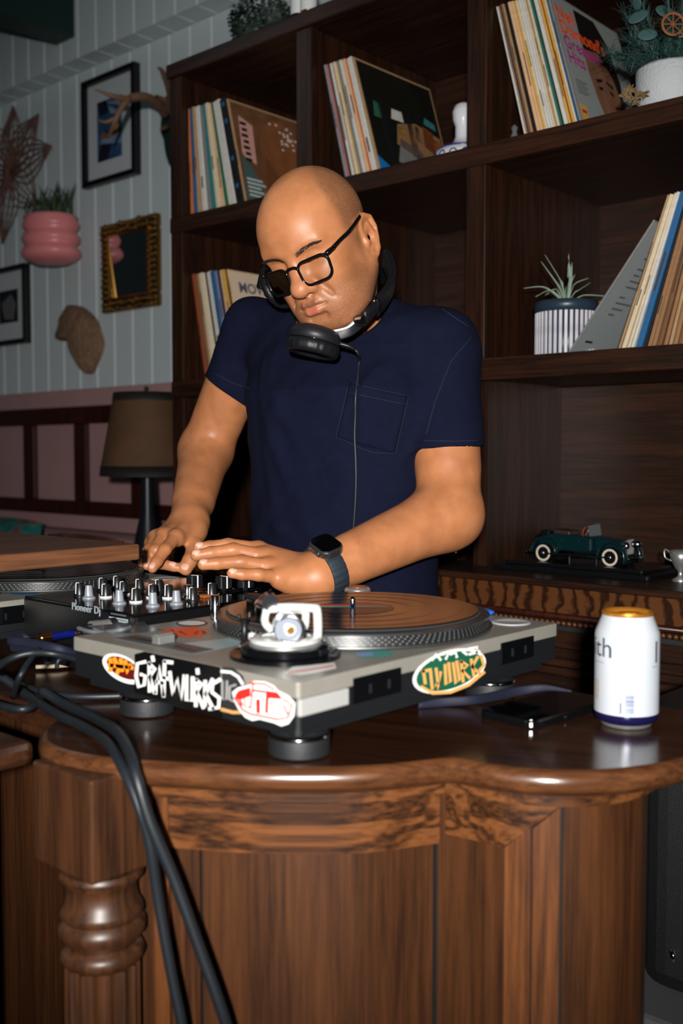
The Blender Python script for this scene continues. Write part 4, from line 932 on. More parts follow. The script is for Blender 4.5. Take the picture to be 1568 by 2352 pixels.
# hands: joint chains picked in the picture at real depths
_d = 0.05
LH = dict(
    index=[D(594, 1262, 1.545), D(524, 1252, 1.545), D(482, 1256, 1.54), D(456, 1258, 1.535)],
    middle=[D(604, 1278, 1.525), D(536, 1263, 1.515), D(484, 1270, 1.505), D(450, 1276, 1.50)],
    ring=[D(618, 1302, 1.505), D(554, 1290, 1.495), D(498, 1294, 1.485), D(466, 1297, 1.48)],
    pinky=[D(640, 1326, 1.492), D(594, 1320, 1.470), D(556, 1319, 1.462), D(532, 1317, 1.458)],
    thumb=[D(690, 1318, 1.53), D(630, 1308, 1.555), D(575, 1304, 1.56), D(540, 1300, 1.555)])
RH = dict(
    index=[D(404, 1233, 1.745), D(379, 1262, 1.705), D(360, 1290, 1.685), D(350, 1305, 1.675)],
    middle=[D(377, 1229, 1.76), D(357, 1264, 1.725), D(368, 1294, 1.735), D(398, 1302, 1.725)],
    ring=[D(358, 1234, 1.775), D(345, 1263, 1.735), D(340, 1286, 1.72), D(338, 1299, 1.715)],
    pinky=[D(349, 1246, 1.79), D(338, 1268, 1.76), D(332, 1283, 1.745), D(325, 1293, 1.74)],
    thumb=[D(450, 1222, 1.80), D(447, 1256, 1.765), D(436, 1288, 1.735), D(427, 1308, 1.725)])
FR = dict(index=[0.0112, 0.0101, 0.0090, 0.0080], middle=[0.0115, 0.0103, 0.0092, 0.0082], ring=[0.0112, 0.0100, 0.0089, 0.0079], pinky=[0.0104, 0.0091, 0.0080, 0.0071], thumb=[0.0150, 0.0132, 0.0120, 0.0102])
NAILS = []
UPC = np.array([SY*0.55, -CY*0.55, 0.83])                                       # dorsal side: up and towards the room
def finger_dorsal(P, hand):
    ax_ = np.array(P[3])-np.array(P[2]); ax_ /= np.linalg.norm(ax_); u = UPC-ax_*(UPC@ax_); return ax_, u/np.linalg.norm(u)
for hand, nm in ((LH, 'L'), (RH, 'R')):
    for f, P in hand.items():
        if f == 'thumb' and nm == 'L': continue
        ax_, u = finger_dorsal(P, hand); w = np.cross(ax_, u); r = FR[f][3]
        NAILS.append((np.array(P[3])+u*(r*0.80)-ax_*0.0005, np.stack([ax_, w, u], 1).astype(np.float32), (0.0058, r*0.62, 0.0026)))
def hand_sdf(p, H, W, E_, back):
    d = None
    W = np.array(W); idxs = [np.array(H[f][0]) for f in ('index', 'middle', 'ring', 'pinky')]
    ax_ = (idxs[1]-W); ax_ /= np.linalg.norm(ax_); acr = idxs[3]-idxs[0]; acr /= np.linalg.norm(acr); nrm = np.cross(ax_, acr); nrm /= np.linalg.norm(nrm)
    if nrm@UPC < 0: nrm = -nrm
    for i, m in enumerate(idxs):
        w0 = W+acr*(i-1.5)*0.0105
        e = smin(s_cap(p, w0, m, 0.0150, 0.0112), s_cap(p, w0-nrm*0.010, m-nrm*0.006, 0.0150, 0.0110), 0.01)
        d = e if d is None or isinstance(d, float) else smin(d, e, 0.014)
    if isinstance(d, float): d = np.full(len(p), 0.3, np.float32)
    t0 = np.array(H['thumb'][0]); d = smin(d, s_cap(p, W-acr*0.012-nrm*0.008, t0, 0.017, 0.016), 0.018)
    for f in ('index', 'middle', 'ring', 'pinky'):
        P = H[f]; r = FR[f]
        e = s_poly(p, P, r, 0.004)
        e = smin(e, s_ell(p, np.array(P[0])+nrm*0.0016, (r[0]*0.95,)*3), 0.005)
        d = smin(d, e, 0.006)
    e = s_poly(p, H['thumb'], FR['thumb'], 0.006); d = smin(d, e, 0.014)
    fore = np.array(E_)-W; fore /= np.linalg.norm(fore)
    if H is LH: d = smin(d, s_cap(p, D(668, 1338, 1.488), D(712, 1342, 1.492), 0.013, 0.015), 0.02)
    d = smin(d, s_cap(p, W+fore*0.06, W-fore*0.006, 0.0275, 0.0235), 0.03)
    return d
def arm_sdf(p, SH, E_, W, ru, rl):
    E_, W, SH = map(np.array, (E_, W, SH)); f = W-E_; u = E_-SH
    d = smin(np.full(len(p), 0.3, np.float32), s_cap(p, SH, E_, ru*1.06, ru*0.84), 0.01); d = smin(d, s_cap(p, E_, W, rl*0.92, 0.0262), 0.05)
    d = smin(d, s_cap(p, E_+f*0.08, E_+f*0.75, rl*0.99, 0.0285), 0.04)
    d = smin(d, s_cap(p, SH+u*0.30, SH+u*0.72, ru*1.0, ru*0.96), 0.03)
    return d
ELB = D(1054, 1200, 1.655)
def body_sdf(p):
    global CULL
    bc = p.mean(0); rad = float(np.max(np.linalg.norm(p-bc, axis=1))) if len(p) < 20000 else 9
    d = np.full(len(p), 0.5, np.float32)
    def near(c, R): return rad > 8 or np.linalg.norm(bc-np.array(c)) < R+rad+0.03
    CULL = (tuple(float(v) for v in bc), rad) if rad < 8 else None
    def far(c, R): return np.linalg.norm(p-V3(c), axis=1)-R
    if near(HT, 0.16): d = smin(d, head_sdf(p), 0.001)
    else: d = np.minimum(d, far(HT, 0.16))
    hb = HP(0, 0.022, -0.055)
    if near((hb+NB)/2, 0.20):
        n_ = s_cap(p, hb, NB, 0.058, 0.064); n_ = np.full(len(p), 0.3, np.float32) if isinstance(n_, float) else n_; n_ = smin(n_, s_cap(p, HP(0, -0.02, -0.088), NB+np.array([0.02, -0.045, 0.01]), 0.030, 0.03), 0.04)
        d = smin(d, n_, 0.022)
    if near((LSH+LE)/2, 0.22) or near((LE+LW)/2, 0.2):
        a = arm_sdf(p, LSH, LE, LW, 0.049, 0.0425); a = smin(a, s_ell(p, ELB, (0.019, 0.019, 0.019)), 0.03)
        d = smin(d, a, 0.01)
    if near((RSH+RE)/2, 0.22) or near((RE+RW)/2, 0.2):
        d = smin(d, arm_sdf(p, RSH, RE, RW, 0.0455, 0.0405), 0.01)
    if near(LH['middle'][1], 0.17): d = smin(d, hand_sdf(p, LH, LW, LE, 1), 0.016)
    if near(RH['middle'][1], 0.17): d = smin(d, hand_sdf(p, RH, RW, RE, 1), 0.016)
    if near(NB, 0.34):
        d = smin(d, s_cap(p, NB, LSH, 0.062, 0.05), 0.03); d = smin(d, s_cap(p, NB, RSH, 0.062, 0.05), 0.03)
    for c, M, r in NAILS:
        if near(c, 0.01): d = smin(d, s_ell(p, c, r, M), 0.0006)
    CULL = None
    return d
HRES = 0.0026 if DEV else 0.0016
bpos, bq = surface_nets(body_sdf, (-1.66, 0.95, 1.04), (-0.86, 1.52, 1.78), HRES)
bpos = relax(bpos, bq, 2)
# ------------------------------------------------------------------ skin colours per vertex
def smoothstep(a, b, x): t = np.clip((x-a)/(b-a), 0, 1); return t*t*(3-2*t)
pf = bpos.astype(np.float32); ql = ((pf-HT.astype(np.float32))@HR.astype(np.float32))/HS
in_head = (np.linalg.norm(pf-HT, axis=1) < 0.17) & (np.linalg.norm(ql-np.array([0, 0.0, 0.01]), axis=1) < 0.175)
col = np.tile(np.array([0.475, 0.190, 0.080]), (len(pf), 1))
def blend(mask, c): global col; col = col*(1-mask[:, None])+np.array(c)*mask[:, None]
lipd = np.minimum(s_poly(ql, [(-0.031, -0.0930, -0.0700), (-0.012, -0.1090, -0.0630), (0, -0.1100, -0.0645), (0.012, -0.1090, -0.0630), (0.031, -0.0930, -0.0700)], [0.0024, 0.0045, 0.0040, 0.0045, 0.0024]), s_poly(ql, [(-0.027, -0.0940, -0.0725), (-0.009, -0.1075, -0.0770), (0.009, -0.1075, -0.0770), (0.027, -0.0940, -0.0725)], [0.0032, 0.0068, 0.0068, 0.0032]))
up_lip = smoothstep(-0.0715, -0.069, ql[:, 2])
lip = (1-smoothstep(0.0002, 0.0022, lipd))*in_head
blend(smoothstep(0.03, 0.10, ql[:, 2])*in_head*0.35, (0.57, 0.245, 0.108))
blend(lip, (0.50, 0.135, 0.095)); blend(lip*up_lip, (0.25, 0.095, 0.06))
noseb = (1-smoothstep(0.012, 0.03, np.linalg.norm(ql-np.array([0, -0.118, -0.036]), axis=1)))*in_head; blend(noseb*0.5, (0.55, 0.235, 0.12))
# beard shadow and shaved scalp, stored as its own mask
st1 = smoothstep(-0.028, -0.058, ql[:, 2])*smoothstep(0.045, 0.02, ql[:, 1])*smoothstep(0.010, 0.030, np.abs(ql[:, 0])+np.maximum(0, -0.078-ql[:, 2])*2)
st1 = np.maximum(st1, 0.7*smoothstep(0.020, 0.012, np.abs(ql[:, 0]))*smoothstep(-0.048, -0.052, ql[:, 2])*smoothstep(-0.066, -0.060, ql[:, 2])*(ql[:, 1] < -0.06))
st2 = smoothstep(0.030, 0.055, np.abs(ql[:, 0])+0.55*ql[:, 1])*smoothstep(-0.03, 0.015, ql[:, 2]+0.5*ql[:, 1])*smoothstep(-0.045, -0.02, ql[:, 1]+0.25*np.abs(ql[:, 0])-0.01)
st3 = smoothstep(0.015, 0.0, np.abs(ql[:, 1]+0.012))*smoothstep(-0.09, -0.05, ql[:, 2])*smoothstep(0.05, 0.02, ql[:, 2])*smoothstep(0.055, 0.065, np.abs(ql[:, 0]))
ear_m = smoothstep(0.074, 0.082, np.abs(ql[:, 0]))*smoothstep(0.06, 0.04, np.abs(ql[:, 1]-0.03))*smoothstep(0.032, 0.024, ql[:, 2])
stub = np.clip(np.maximum(np.maximum(st1*0.85, st2), st3), 0, 1)*in_head*(1-lip)*(1-ear_m)
blend(stub*0.38, (0.20, 0.095, 0.05))
for H_ in (LH, RH):
    for f, P in H_.items():
        m = 1-smoothstep(0.004, 0.016, np.linalg.norm(pf-np.array(P[3]), axis=1)); blend(m*0.30, (0.58, 0.27, 0.155))
        if f != 'thumb':
            ax_, u = finger_dorsal(P, H_)
            for j, a_ in ((0, 0.30), (1, 0.42), (2, 0.30)):
                m = 1-smoothstep(0.0025, 0.0085, np.linalg.norm(pf-np.array(P[j])-u*FR[f][j]*0.95, axis=1)); blend(m*a_, (0.30, 0.105, 0.045))
for c, M, r in NAILS:
    m = (1-smoothstep(0.0, 0.0012, s_ell(pf, c, r, M))); blend(m, (0.76, 0.43, 0.32))
skin = bpy.data.materials.new('skin'); skin.use_nodes = True; nt = skin.node_tree; b = nt.nodes['Principled BSDF']; N = nt.nodes.new; L = nt.links.new
at1 = N('ShaderNodeAttribute'); at1.attribute_name = 'skin_col'; at2 = N('ShaderNodeAttribute'); at2.attribute_name = 'stubble'
tc = N('ShaderNodeTexCoord'); n1 = N('ShaderNodeTexNoise'); n1.inputs['Scale'].default_value = 35; n1.inputs['Detail'].default_value = 4; L(tc.outputs['Object'], n1.inputs['Vector'])
r1_ = N('ShaderNodeValToRGB'); r1_.color_ramp.elements[0].position = 0.32; r1_.color_ramp.elements[1].position = 0.68; r1_.color_ramp.elements[0].color = (0.84, 0.80, 0.76, 1); r1_.color_ramp.elements[1].color = (1.06, 1.05, 1.04, 1)
L(n1.outputs['Fac'], r1_.inputs[0]); m1 = N('ShaderNodeMixRGB'); m1.blend_type = 'MULTIPLY'; m1.inputs[0].default_value = 1; L(at1.outputs['Color'], m1.inputs[1]); L(r1_.outputs[0], m1.inputs[2])
n2 = N('ShaderNodeTexVoronoi'); n2.inputs['Scale'].default_value = 820; L(tc.outputs['Object'], n2.inputs['Vector'])
r2_ = N('ShaderNodeMapRange'); r2_.inputs[1].default_value = 0.55; r2_.inputs[2].default_value = 0.15; L(n2.outputs['Distance'], r2_.inputs[0])
ml = N('ShaderNodeMath'); ml.operation = 'MULTIPLY'; L(r2_.outputs[0], ml.inputs[0]); L(at2.outputs['Fac'], ml.inputs[1])
m2 = N('ShaderNodeMixRGB'); m2.inputs[2].default_value = (0.12, 0.062, 0.038, 1); L(ml.outputs[0], m2.inputs[0]); L(m1.outputs[0], m2.inputs[1]); L(m2.outputs[0], b.inputs['Base Color'])
b.inputs['Roughness'].default_value = 0.45; b.inputs['Specular IOR Level'].default_value = 0.45
b.inputs['Subsurface Weight'].default_value = 0.12; b.inputs['Subsurface Radius'].default_value = (1.0, 0.35, 0.2); b.inputs['Subsurface Scale'].default_value = 0.004
n3 = N('ShaderNodeTexNoise'); n3.inputs['Scale'].default_value = 420; n3.inputs['Detail'].default_value = 3; L(tc.outputs['Object'], n3.inputs['Vector'])
bp = N('ShaderNodeBump'); bp.inputs['Strength'].default_value = 0.16; bp.inputs['Distance'].default_value = 0.0012; L(n3.outputs['Fac'], bp.inputs['Height']); L(bp.outputs[0], b.inputs['Normal'])
def colour_attr(me, name, arr):
    a = me.color_attributes.new(name, 'FLOAT_COLOR', 'POINT'); a.data.foreach_set('color', np.concatenate([arr, np.ones((len(arr), 1))], 1).astype(np.float32).ravel())
man = thing('person', 'bald man in a navy t-shirt leaning over the mixer with both hands out', 'person', (-1.22, 1.35, 0))
bme = np_mesh('body', bpos, bq); nv = len(bme.vertices)
colour_attr(bme, 'skin_col', np.clip(col, 0, 1)[:nv])
fa = bme.attributes.new('stubble', 'FLOAT', 'POINT'); fa.data.foreach_set('value', stub.astype(np.float32)[:nv])
bme.materials.append(skin); body = obj('body', bme, None, man)
# ------------------------------------------------------------------ t-shirt
RING = np.array([[0.90, -1.226, 1.356, 0.176, 0.135], [1.03, -1.222, 1.352, 0.176, 0.134], [1.126, -1.2115, 1.338, 0.172, 0.130], [1.26, -1.203, 1.326, 0.172, 0.126], [1.385, -1.205, 1.322, 0.182, 0.122], [1.455, -1.228, 1.345, 0.180, 0.100], [1.505, -1.238, 1.36, 0.135, 0.080], [1.535, -1.235, 1.362, 0.085, 0.065], [1.56, -1.235, 1.362, 0.04, 0.04]])
def torso(p, grow=0.0):
    z = p[:, 2]; cx_ = np.interp(z, RING[:, 0], RING[:, 1]); cy_ = np.interp(z, RING[:, 0], RING[:, 2]); a = np.interp(z, RING[:, 0], RING[:, 3])+grow; b_ = np.interp(z, RING[:, 0], RING[:, 4])+grow
    u = np.abs(p[:, 0]-cx_)/a; v = np.abs(p[:, 1]-cy_)/b_; n_ = 2.35
    k = (u**n_+v**n_)**(1/n_); d = (k-1)*np.minimum(a, b_)
    return np.maximum(d, z-1.56)
LHM, RHM = D(1046, 1030, 1.69), D(520, 900, 2.005)
lu = (LE-LSH)/np.linalg.norm(LE-LSH); ru_ = (RE-RSH)/np.linalg.norm(RE-RSH)
lu_c = np.array([0.02, 0.0, -1.0]); lu_c /= np.linalg.norm(lu_c)
ru_c = D(545, 912, 2.0)-D(480, 868, 2.0); ru_c = np.cross(ru_c, np.array([SY, -CY, 0])); ru_c /= np.linalg.norm(ru_c); ru_c = ru_c if ru_c[2] < 0 else -ru_c
def seg2(p, a, b_, w):
    q = p[:, [0, 2]]; a = V3([a[0], a[2]]); ab = V3([b_[0], b_[2]])-a; t = np.clip((q-a)@ab/float(ab@ab), 0, 1)
    return np.exp(-(np.linalg.norm(q-a-t[:, None]*ab, axis=1)/w)**2)*(0.35+0.65*np.sin(np.pi*np.clip(t, 0.08, 0.92)))
FOLDS = [((600, 925), (720, 1120), 0.016, 0.006), ((596, 960), (660, 1200), 0.018, 0.005), ((640, 905), (800, 1060), 0.014, 0.0035), ((700, 860), (640, 1000), 0.02, 0.004), ((975, 1050), (850, 1090), 0.012, 0.005), ((972, 1090), (800, 1200), 0.016, 0.005), ((965, 1020), (860, 1045), 0.010, 0.0035), ((900, 1300), (760, 1180), 0.02, 0.004), ((590, 1180), (740, 1235), 0.016, 0.004), ((600, 1240), (760, 1150), 0.014, 0.003), ((985, 860), (975, 1010), 0.012, 0.006), ((1010, 800), (960, 950), 0.016, 0.004), ((560, 760), (600, 880), 0.014, 0.005), ((520, 800), (580, 890), 0.010, 0.005), ((1080, 900), (1030, 1010), 0.014, 0.004), ((1000, 720), (900, 760), 0.014, 0.003), ((640, 700), (610, 850), 0.018, 0.004), ((820, 860), (700, 930), 0.016, 0.003)]
FOLDW = [(D(*a, 1.74), D(*b_, 1.74), w, h) for a, b_, w, h in FOLDS]
def shirt_sdf(p):
    d = torso(p)
    d = smin(d, s_cap(p, NB+np.array([0.05, 0.0, 0.012]), LSH, 0.058, 0.062), 0.05); d = smin(d, s_cap(p, NB-np.array([0.05, 0.0, -0.012]), RSH, 0.056, 0.054), 0.05)
    sl = s_cap(p, LSH, LSH+lu*0.27, 0.0635, 0.0622); sl = smax(sl, (p-V3(LHM))@V3(lu_c), 0.003)
    sl = np.maximum(sl, -np.maximum(s_cap(p, LSH+lu*0.12, LSH+lu*0.30, 0.0550, 0.0550), -(p-V3(LHM))@V3(lu_c)-0.05))
    sr = s_cap(p, RSH, RSH+ru_*0.27, 0.0570, 0.0560); sr = smax(sr, (p-V3(RHM))@V3(ru_c), 0.003)
    sr = np.maximum(sr, -np.maximum(s_cap(p, RSH+ru_*0.10, RSH+ru_*0.30, 0.0508, 0.0508), -(p-V3(RHM))@V3(ru_c)-0.05))
    d = smin(d, sl, 0.022); d = smin(d, sr, 0.022)
    fr = np.where(p[:, 1] < 1.36, 1.0, 0.4)
    for a, b_, w, h in FOLDW: d = d-h*seg2(p, a, b_, w)*fr
    d = d-0.0022*np.sin(p[:, 0]*46+3*np.sin(p[:, 2]*19))*np.sin(p[:, 2]*30+2*np.sin(p[:, 0]*17))
    d = smax(d, 0.90-p[:, 2], 0.01)
    nk = s_cap(p, NB+np.array([0.01, -0.02, 0.02]), HP(0, 0.02, -0.075), 0.066, 0.075)
    return smax(d, -nk, 0.006)
SRES = 0.005 if DEV else 0.0026
spos, sq = surface_nets(shirt_sdf, (-1.64, 1.16, 0.88), (-0.93, 1.52, 1.60), SRES)
spos = relax(spos, sq, 4)
SHIRT = mat('navy_cotton', srgb(17, 21, 42), 0.9, spec=0.12, bump=0.30, bscale=900, var=0.18, vscale=60)
sme = np_mesh('t_shirt', spos, sq); sme.materials.append(SHIRT); shirt = obj('t_shirt', sme, None, man)
sbv = BVHTree.FromPolygons([Vector(v) for v in spos], [tuple(int(i) for i in f) for f in sq])
bbv = BVHTree.FromPolygons([Vector(v) for v in bpos], [tuple(int(i) for i in f) for f in bq])
def hit(bv, px, py, off=0.0):
    v = Vector(ray(px, py)).normalized(); h = bv.ray_cast(Vector(O0), v)
    if h[0] is None: return None
    return h[0]+h[1]*off
# collar, pocket, hems follow the cloth
def on_shirt(px, py, off=0.0015):
    h = hit(sbv, px, py, off); return h if h is not None else Vector(D(px, py, 1.7))
def surf_patch(quad, n=10, off=0.0016):
    (a, b_, c, d_) = [Vector(q) for q in quad]; V, Fc = [], []
    for j in range(n+1):
        for i in range(n+1):
            u, v = i/n, j/n; p = a.lerp(b_, u).lerp(d_.lerp(c, u), v); V.append(on_shirt(p.x, p.y, off))
    for j in range(n):
        for i in range(n): k = j*(n+1)+i; Fc.append((k, k+n+1, k+n+2, k+1))
    return V, Fc
pk = obj('pocket', surf_patch([(802, 878), (936, 908), (906, 1042), (772, 1005)], 14, 0.0022), SHIRT, shirt, smooth=True)
so = pk.modifiers.new('solid', 'SOLIDIFY'); so.thickness = 0.0024; so.offset = -1
SEAMC = mat('navy_thread', srgb(21, 26, 50), 0.85)
for P in ([(802, 880), (936, 910), (906, 1041), (855, 1040), (773, 1004), (802, 880)], [(798, 900), (931, 930)]):
    pts = []
    for i in range(len(P)-1):
        for t in np.linspace(0, 1, 9)[:-1]: pts.append(on_shirt(P[i][0]+(P[i+1][0]-P[i][0])*t, P[i][1]+(P[i+1][1]-P[i][1])*t, 0.0026))
    pts.append(on_shirt(*P[-1], 0.0026)); obj('stitching', tube(pts, 0.0007, 6), SEAMC, pk, smooth=True)
for P in ([(968, 1012), (1046, 1014), (1124, 1010)], [(490, 855), (530, 878), (578, 895)], [(1085, 770), (1035, 830), (1000, 920), (975, 1010)], [(1075, 750), (1000, 700), (930, 672)]):
    pts = []
    for i in range(len(P)-1):
        for t in np.linspace(0, 1, 8)[:-1]:
            h = hit(sbv, P[i][0]+(P[i+1][0]-P[i][0])*t, P[i][1]+(P[i+1][1]-P[i][1])*t, 0.0004)
            if h is not None: pts.append(h)
    if len(pts) > 2: obj('seam', tube(pts, 0.0009, 6), SEAMC, shirt, smooth=True)
# trousers and shoes (mostly behind the counter)
JEAN = mat('dark_denim', srgb(26, 28, 34), 0.85)
def legs_sdf(p):
    d = s_ell(p, (-1.224, 1.358, 0.90), (0.165, 0.125, 0.13))
    for s in (-1, 1):
        d = smin(d, s_cap(p, (-1.224+s*0.085, 1.36, 0.84), (-1.224+s*0.12, 1.37, 0.48), 0.088, 0.062), 0.05); d = smin(d, s_cap(p, (-1.224+s*0.12, 1.37, 0.48), (-1.224+s*0.13, 1.40, 0.09), 0.062, 0.052), 0.03)
    return smax(d, 0.06-p[:, 2], 0.004)
lp_, lq_ = surface_nets(legs_sdf, (-1.46, 1.2, 0.04), (-0.98, 1.54, 1.06), 0.010)
lme = np_mesh('trousers', lp_, lq_); lme.materials.append(JEAN); obj('trousers', lme, None, man)
for s in (-1, 1):
    x = -1.224+s*0.13
    sh = obj('shoe', ellip((x, 1.345, 0.042), 0.048, 0.135, 0.05, 24, 12), BLACK, man, smooth=True)
    for v in sh.data.vertices: v.co.z = max(v.co.z, 0.014)
    obj('sole', prism([(x+0.050*math.cos(t), 1.345+0.138*math.sin(t)) for t in np.linspace(0, 2*math.pi, 25)[:-1]], 0.0, 0.016), WHITE, sh)
# eyebrows: short hairs set on the brow ridge
BROW = mat('brow_hair', srgb(40, 28, 24), 0.6)
random.seed(11)
for s in (1, -1):
    parts = []
    for k in range(150 if not DEV else 60):
        t = random.random(); x = s*(0.013+0.044*t); z = 0.0185+0.008*math.sin(t*2.2)+random.uniform(-0.0036, 0.0036)*(1-0.5*t)
        o_ = Vector(HP(x, -0.14, z)); dr = Vector(HR@np.array([0, 1.0, 0])); h = bbv.ray_cast(o_, dr)
        if h[0] is None: continue
        dirn = Vector(HR@np.array([s*0.8, 0.15, 0.55*(1-t)+0.05])).normalized(); n_ = h[1]
        a = h[0]; b_ = a+dirn*0.0035+n_*0.0011; c_ = a+dirn*0.0070+n_*0.0008
        parts.append(tube([a, b_, c_], [0.00032, 0.00030, 0.0001], 4))
    obj('eyebrow', join(*parts), BROW, man)
# ================================================================== glasses
gl = thing('eyeglasses', 'black rectangular eyeglasses low on the man\'s nose', 'glasses', tuple(HP(0, -0.11, 0)))
ACET = mat('black_acetate', srgb(12, 12, 13), 0.15)
lg = bpy.data.materials.new('lens_glass'); lg.use_nodes = True; nt = lg.node_tree; nt.nodes.clear()
o_ = nt.nodes.new('ShaderNodeOutputMaterial'); mxs = nt.nodes.new('ShaderNodeMixShader'); tr = nt.nodes.new('ShaderNodeBsdfTransparent'); gs = nt.nodes.new('ShaderNodeBsdfGlossy'); fz = nt.nodes.new('ShaderNodeFresnel')
gs.inputs['Roughness'].default_value = 0.03; fz.inputs['IOR'].default_value = 1.4; tr.inputs[0].default_value = (0.96, 0.97, 0.97, 1)
nt.links.new(fz.outputs[0], mxs.inputs[0]); nt.links.new(tr.outputs[0], mxs.inputs[1]); nt.links.new(gs.outputs[0], mxs.inputs[2]); nt.links.new(mxs.outputs[0], o_.inputs[0])
def side_out(s, y, z):
    o_ = Vector(HP(s*0.16, y, z)); dr = Vector(HR@np.array([-s, 0, 0])); h = bbv.ray_cast(o_, dr)
    return h[0]-dr*0.0028 if h[0] is not None else Vector(HP(s*0.08, y, z))
def gy(x): return -0.1155+0.0175*(abs(x)/0.07)**2
def GP(x, z, dy=0.0): return Vector(HP(x, gy(x)-0.003+dy+0.06*(z+0.012), z))
for s in (1, -1):
    loop = [(s*0.0390+px2*s*(1-0.10*(-py2/0.04)), -0.0125+py2) for px2, py2 in rrect(0.053, 0.0400, 0.013, 6)]
    pts = [GP(x, z) for x, z in loop]
    rim = obj('rim', tube(pts, 0.00235, 10, closed=True, flat=(1.0, 0.9)), ACET, gl, smooth=True)
    c = sum(pts, Vector())/len(pts); bk_ = Vector(HR@np.array([0, 1, 0]))*0.0009
    n_ = len(pts); V = pts+[c]+[p+bk_ for p in pts]+[c+bk_]
    obj('lens', (V, [(i, (i+1) % n_, n_) for i in range(n_)]+[(n_+1+(i+1) % n_, n_+1+i, 2*n_+1) for i in range(n_)]), lg, gl, smooth=True)
    obj('end_piece', tube([GP(s*0.0625, 0.0035), GP(s*0.069, 0.0060), Vector(HP(s*0.0735, -0.086, 0.0075))], [0.0034, 0.0038, 0.0034], 8, flat=(1.0, 0.8)), ACET, gl, smooth=True)
    tm = obj('temple', tube([Vector(HP(s*0.0735, -0.086, 0.0075)), side_out(s, -0.062, 0.011), side_out(s, -0.040, 0.0145), side_out(s, -0.018, 0.0185), side_out(s, 0.004, 0.022), side_out(s, 0.014, 0.024)], [0.0036, 0.0034, 0.0034, 0.0034, 0.0032, 0.0028], 10, smooth=6, flat=(1.0, 0.6)), ACET, gl, smooth=True)
    obj('rivet', ellip(GP(s*0.0665, 0.0065, -0.003), 0.0008, 0.0008, 0.0008, 8, 6), CHROME, gl, smooth=True)
obj('bridge', tube([GP(-0.0140, -0.001), GP(-0.006, 0.0035), GP(0.006, 0.0035), GP(0.0140, -0.001)], [0.0026, 0.0024, 0.0024, 0.0026], 10, smooth=5), ACET, gl, smooth=True)
# ================================================================== headphones round the neck
hp = thing('headphones', 'black studio headphones hanging round the man\'s neck', 'headphones', tuple(NB))
LEATH = mat('black_leather', srgb(20, 21, 24), 0.42, bump=0.25, bscale=600); HPB = mat('headphone_black', srgb(26, 28, 31), 0.45)
def band(path, w, t, n=6, wdir=Vector((0, 0, 1))):
    P = smooth_path(path, n); V, Fc = [], []; m = len(P); prof = rrect(w, t, min(w, t)*0.42, 3)
    for i in range(m):
        T = (P[min(i+1, m-1)]-P[max(i-1, 0)]).normalized(); a = (wdir-T*wdir.dot(T)).normalized(); b2 = T.cross(a)
        for x, y in prof: V.append(P[i]+a*x+b2*y)
    k = len(prof)
    for i in range(m-1):
        for j in range(k): Fc.append((i*k+j, i*k+(j+1) % k, (i+1)*k+(j+1) % k, (i+1)*k+j))
    Fc += [tuple(range(k-1, -1, -1)), tuple(range((m-1)*k, m*k))]
    return V, Fc
Dv = lambda *a: Vector(D(*a))
hb_ = obj('headband', band([Dv(862, 706, 1.645), Dv(888, 676, 1.675), Dv(900, 640, 1.725), Dv(886, 596, 1.80), Vector((-1.205, 1.435, 1.60)), Vector((-1.29, 1.415, 1.595)), Vector((-1.335, 1.33, 1.585)), Vector((-1.315, 1.245, 1.58))], 0.034, 0.011, 8, Vector((0.35, -0.25, 0.9)).normalized()), LEATH, hp, smooth=True)
sl_ = obj('slider', band([Dv(868, 700, 1.64), Dv(852, 716, 1.622), Dv(836, 731, 1.607)], 0.022, 0.008, 4, Vector((0.3, -0.2, 0.9))), HPB, hp, smooth=True)
for k in range(4):
    a = Dv(850+k*4, 714-k*4.5, 1.610+k*0.004); obj('slider_groove', tube([a-Vector((0.002, -0.002, 0.007)), a+Vector((0.002, -0.002, 0.007))], 0.0006, 6), GLOSSB, sl_)
obj('silver_clip', band([Dv(858, 698, 1.628), Dv(866, 688, 1.632)], 0.012, 0.006, 3, Vector((0.3, -0.2, 0.9))), CHROME, hp, smooth=True)
hv = Vector((SY, -CY, 0))
for k, (r_, m_) in enumerate(((0.0090, HPB), (0.0066, CHROME))):
    a = Dv(826, 737, 1.60-0.006*k)
    obj('hinge_bolt', cyl(a-Vector((0.004, 0.002, 0)), a+hv*(0.006)+Vector((0.004, 0.003, 0)), r_, 24), m_, hp, auto=35)
obj('yoke_arm', band([Dv(826, 742, 1.604), Dv(800, 762, 1.598), Dv(765, 772, 1.600), Dv(735, 768, 1.612)], 0.016, 0.006, 8, Vector((0.1, -0.1, 1))), HPB, hp, smooth=True)
obj('yoke_inlay', band([Dv(820, 733, 1.600), Dv(797, 752, 1.594), Dv(765, 761, 1.596)], 0.0035, 0.0068, 8, Vector((0.1, -0.1, 1))), WHITE, hp, smooth=True)
obj('yoke_inlay', band([Dv(745, 752, 1.602), Dv(735, 747, 1.604), Dv(722, 742, 1.606)], 0.005, 0.005, 4, Vector((0.1, -0.1, 1))), WHITE, hp, smooth=True)
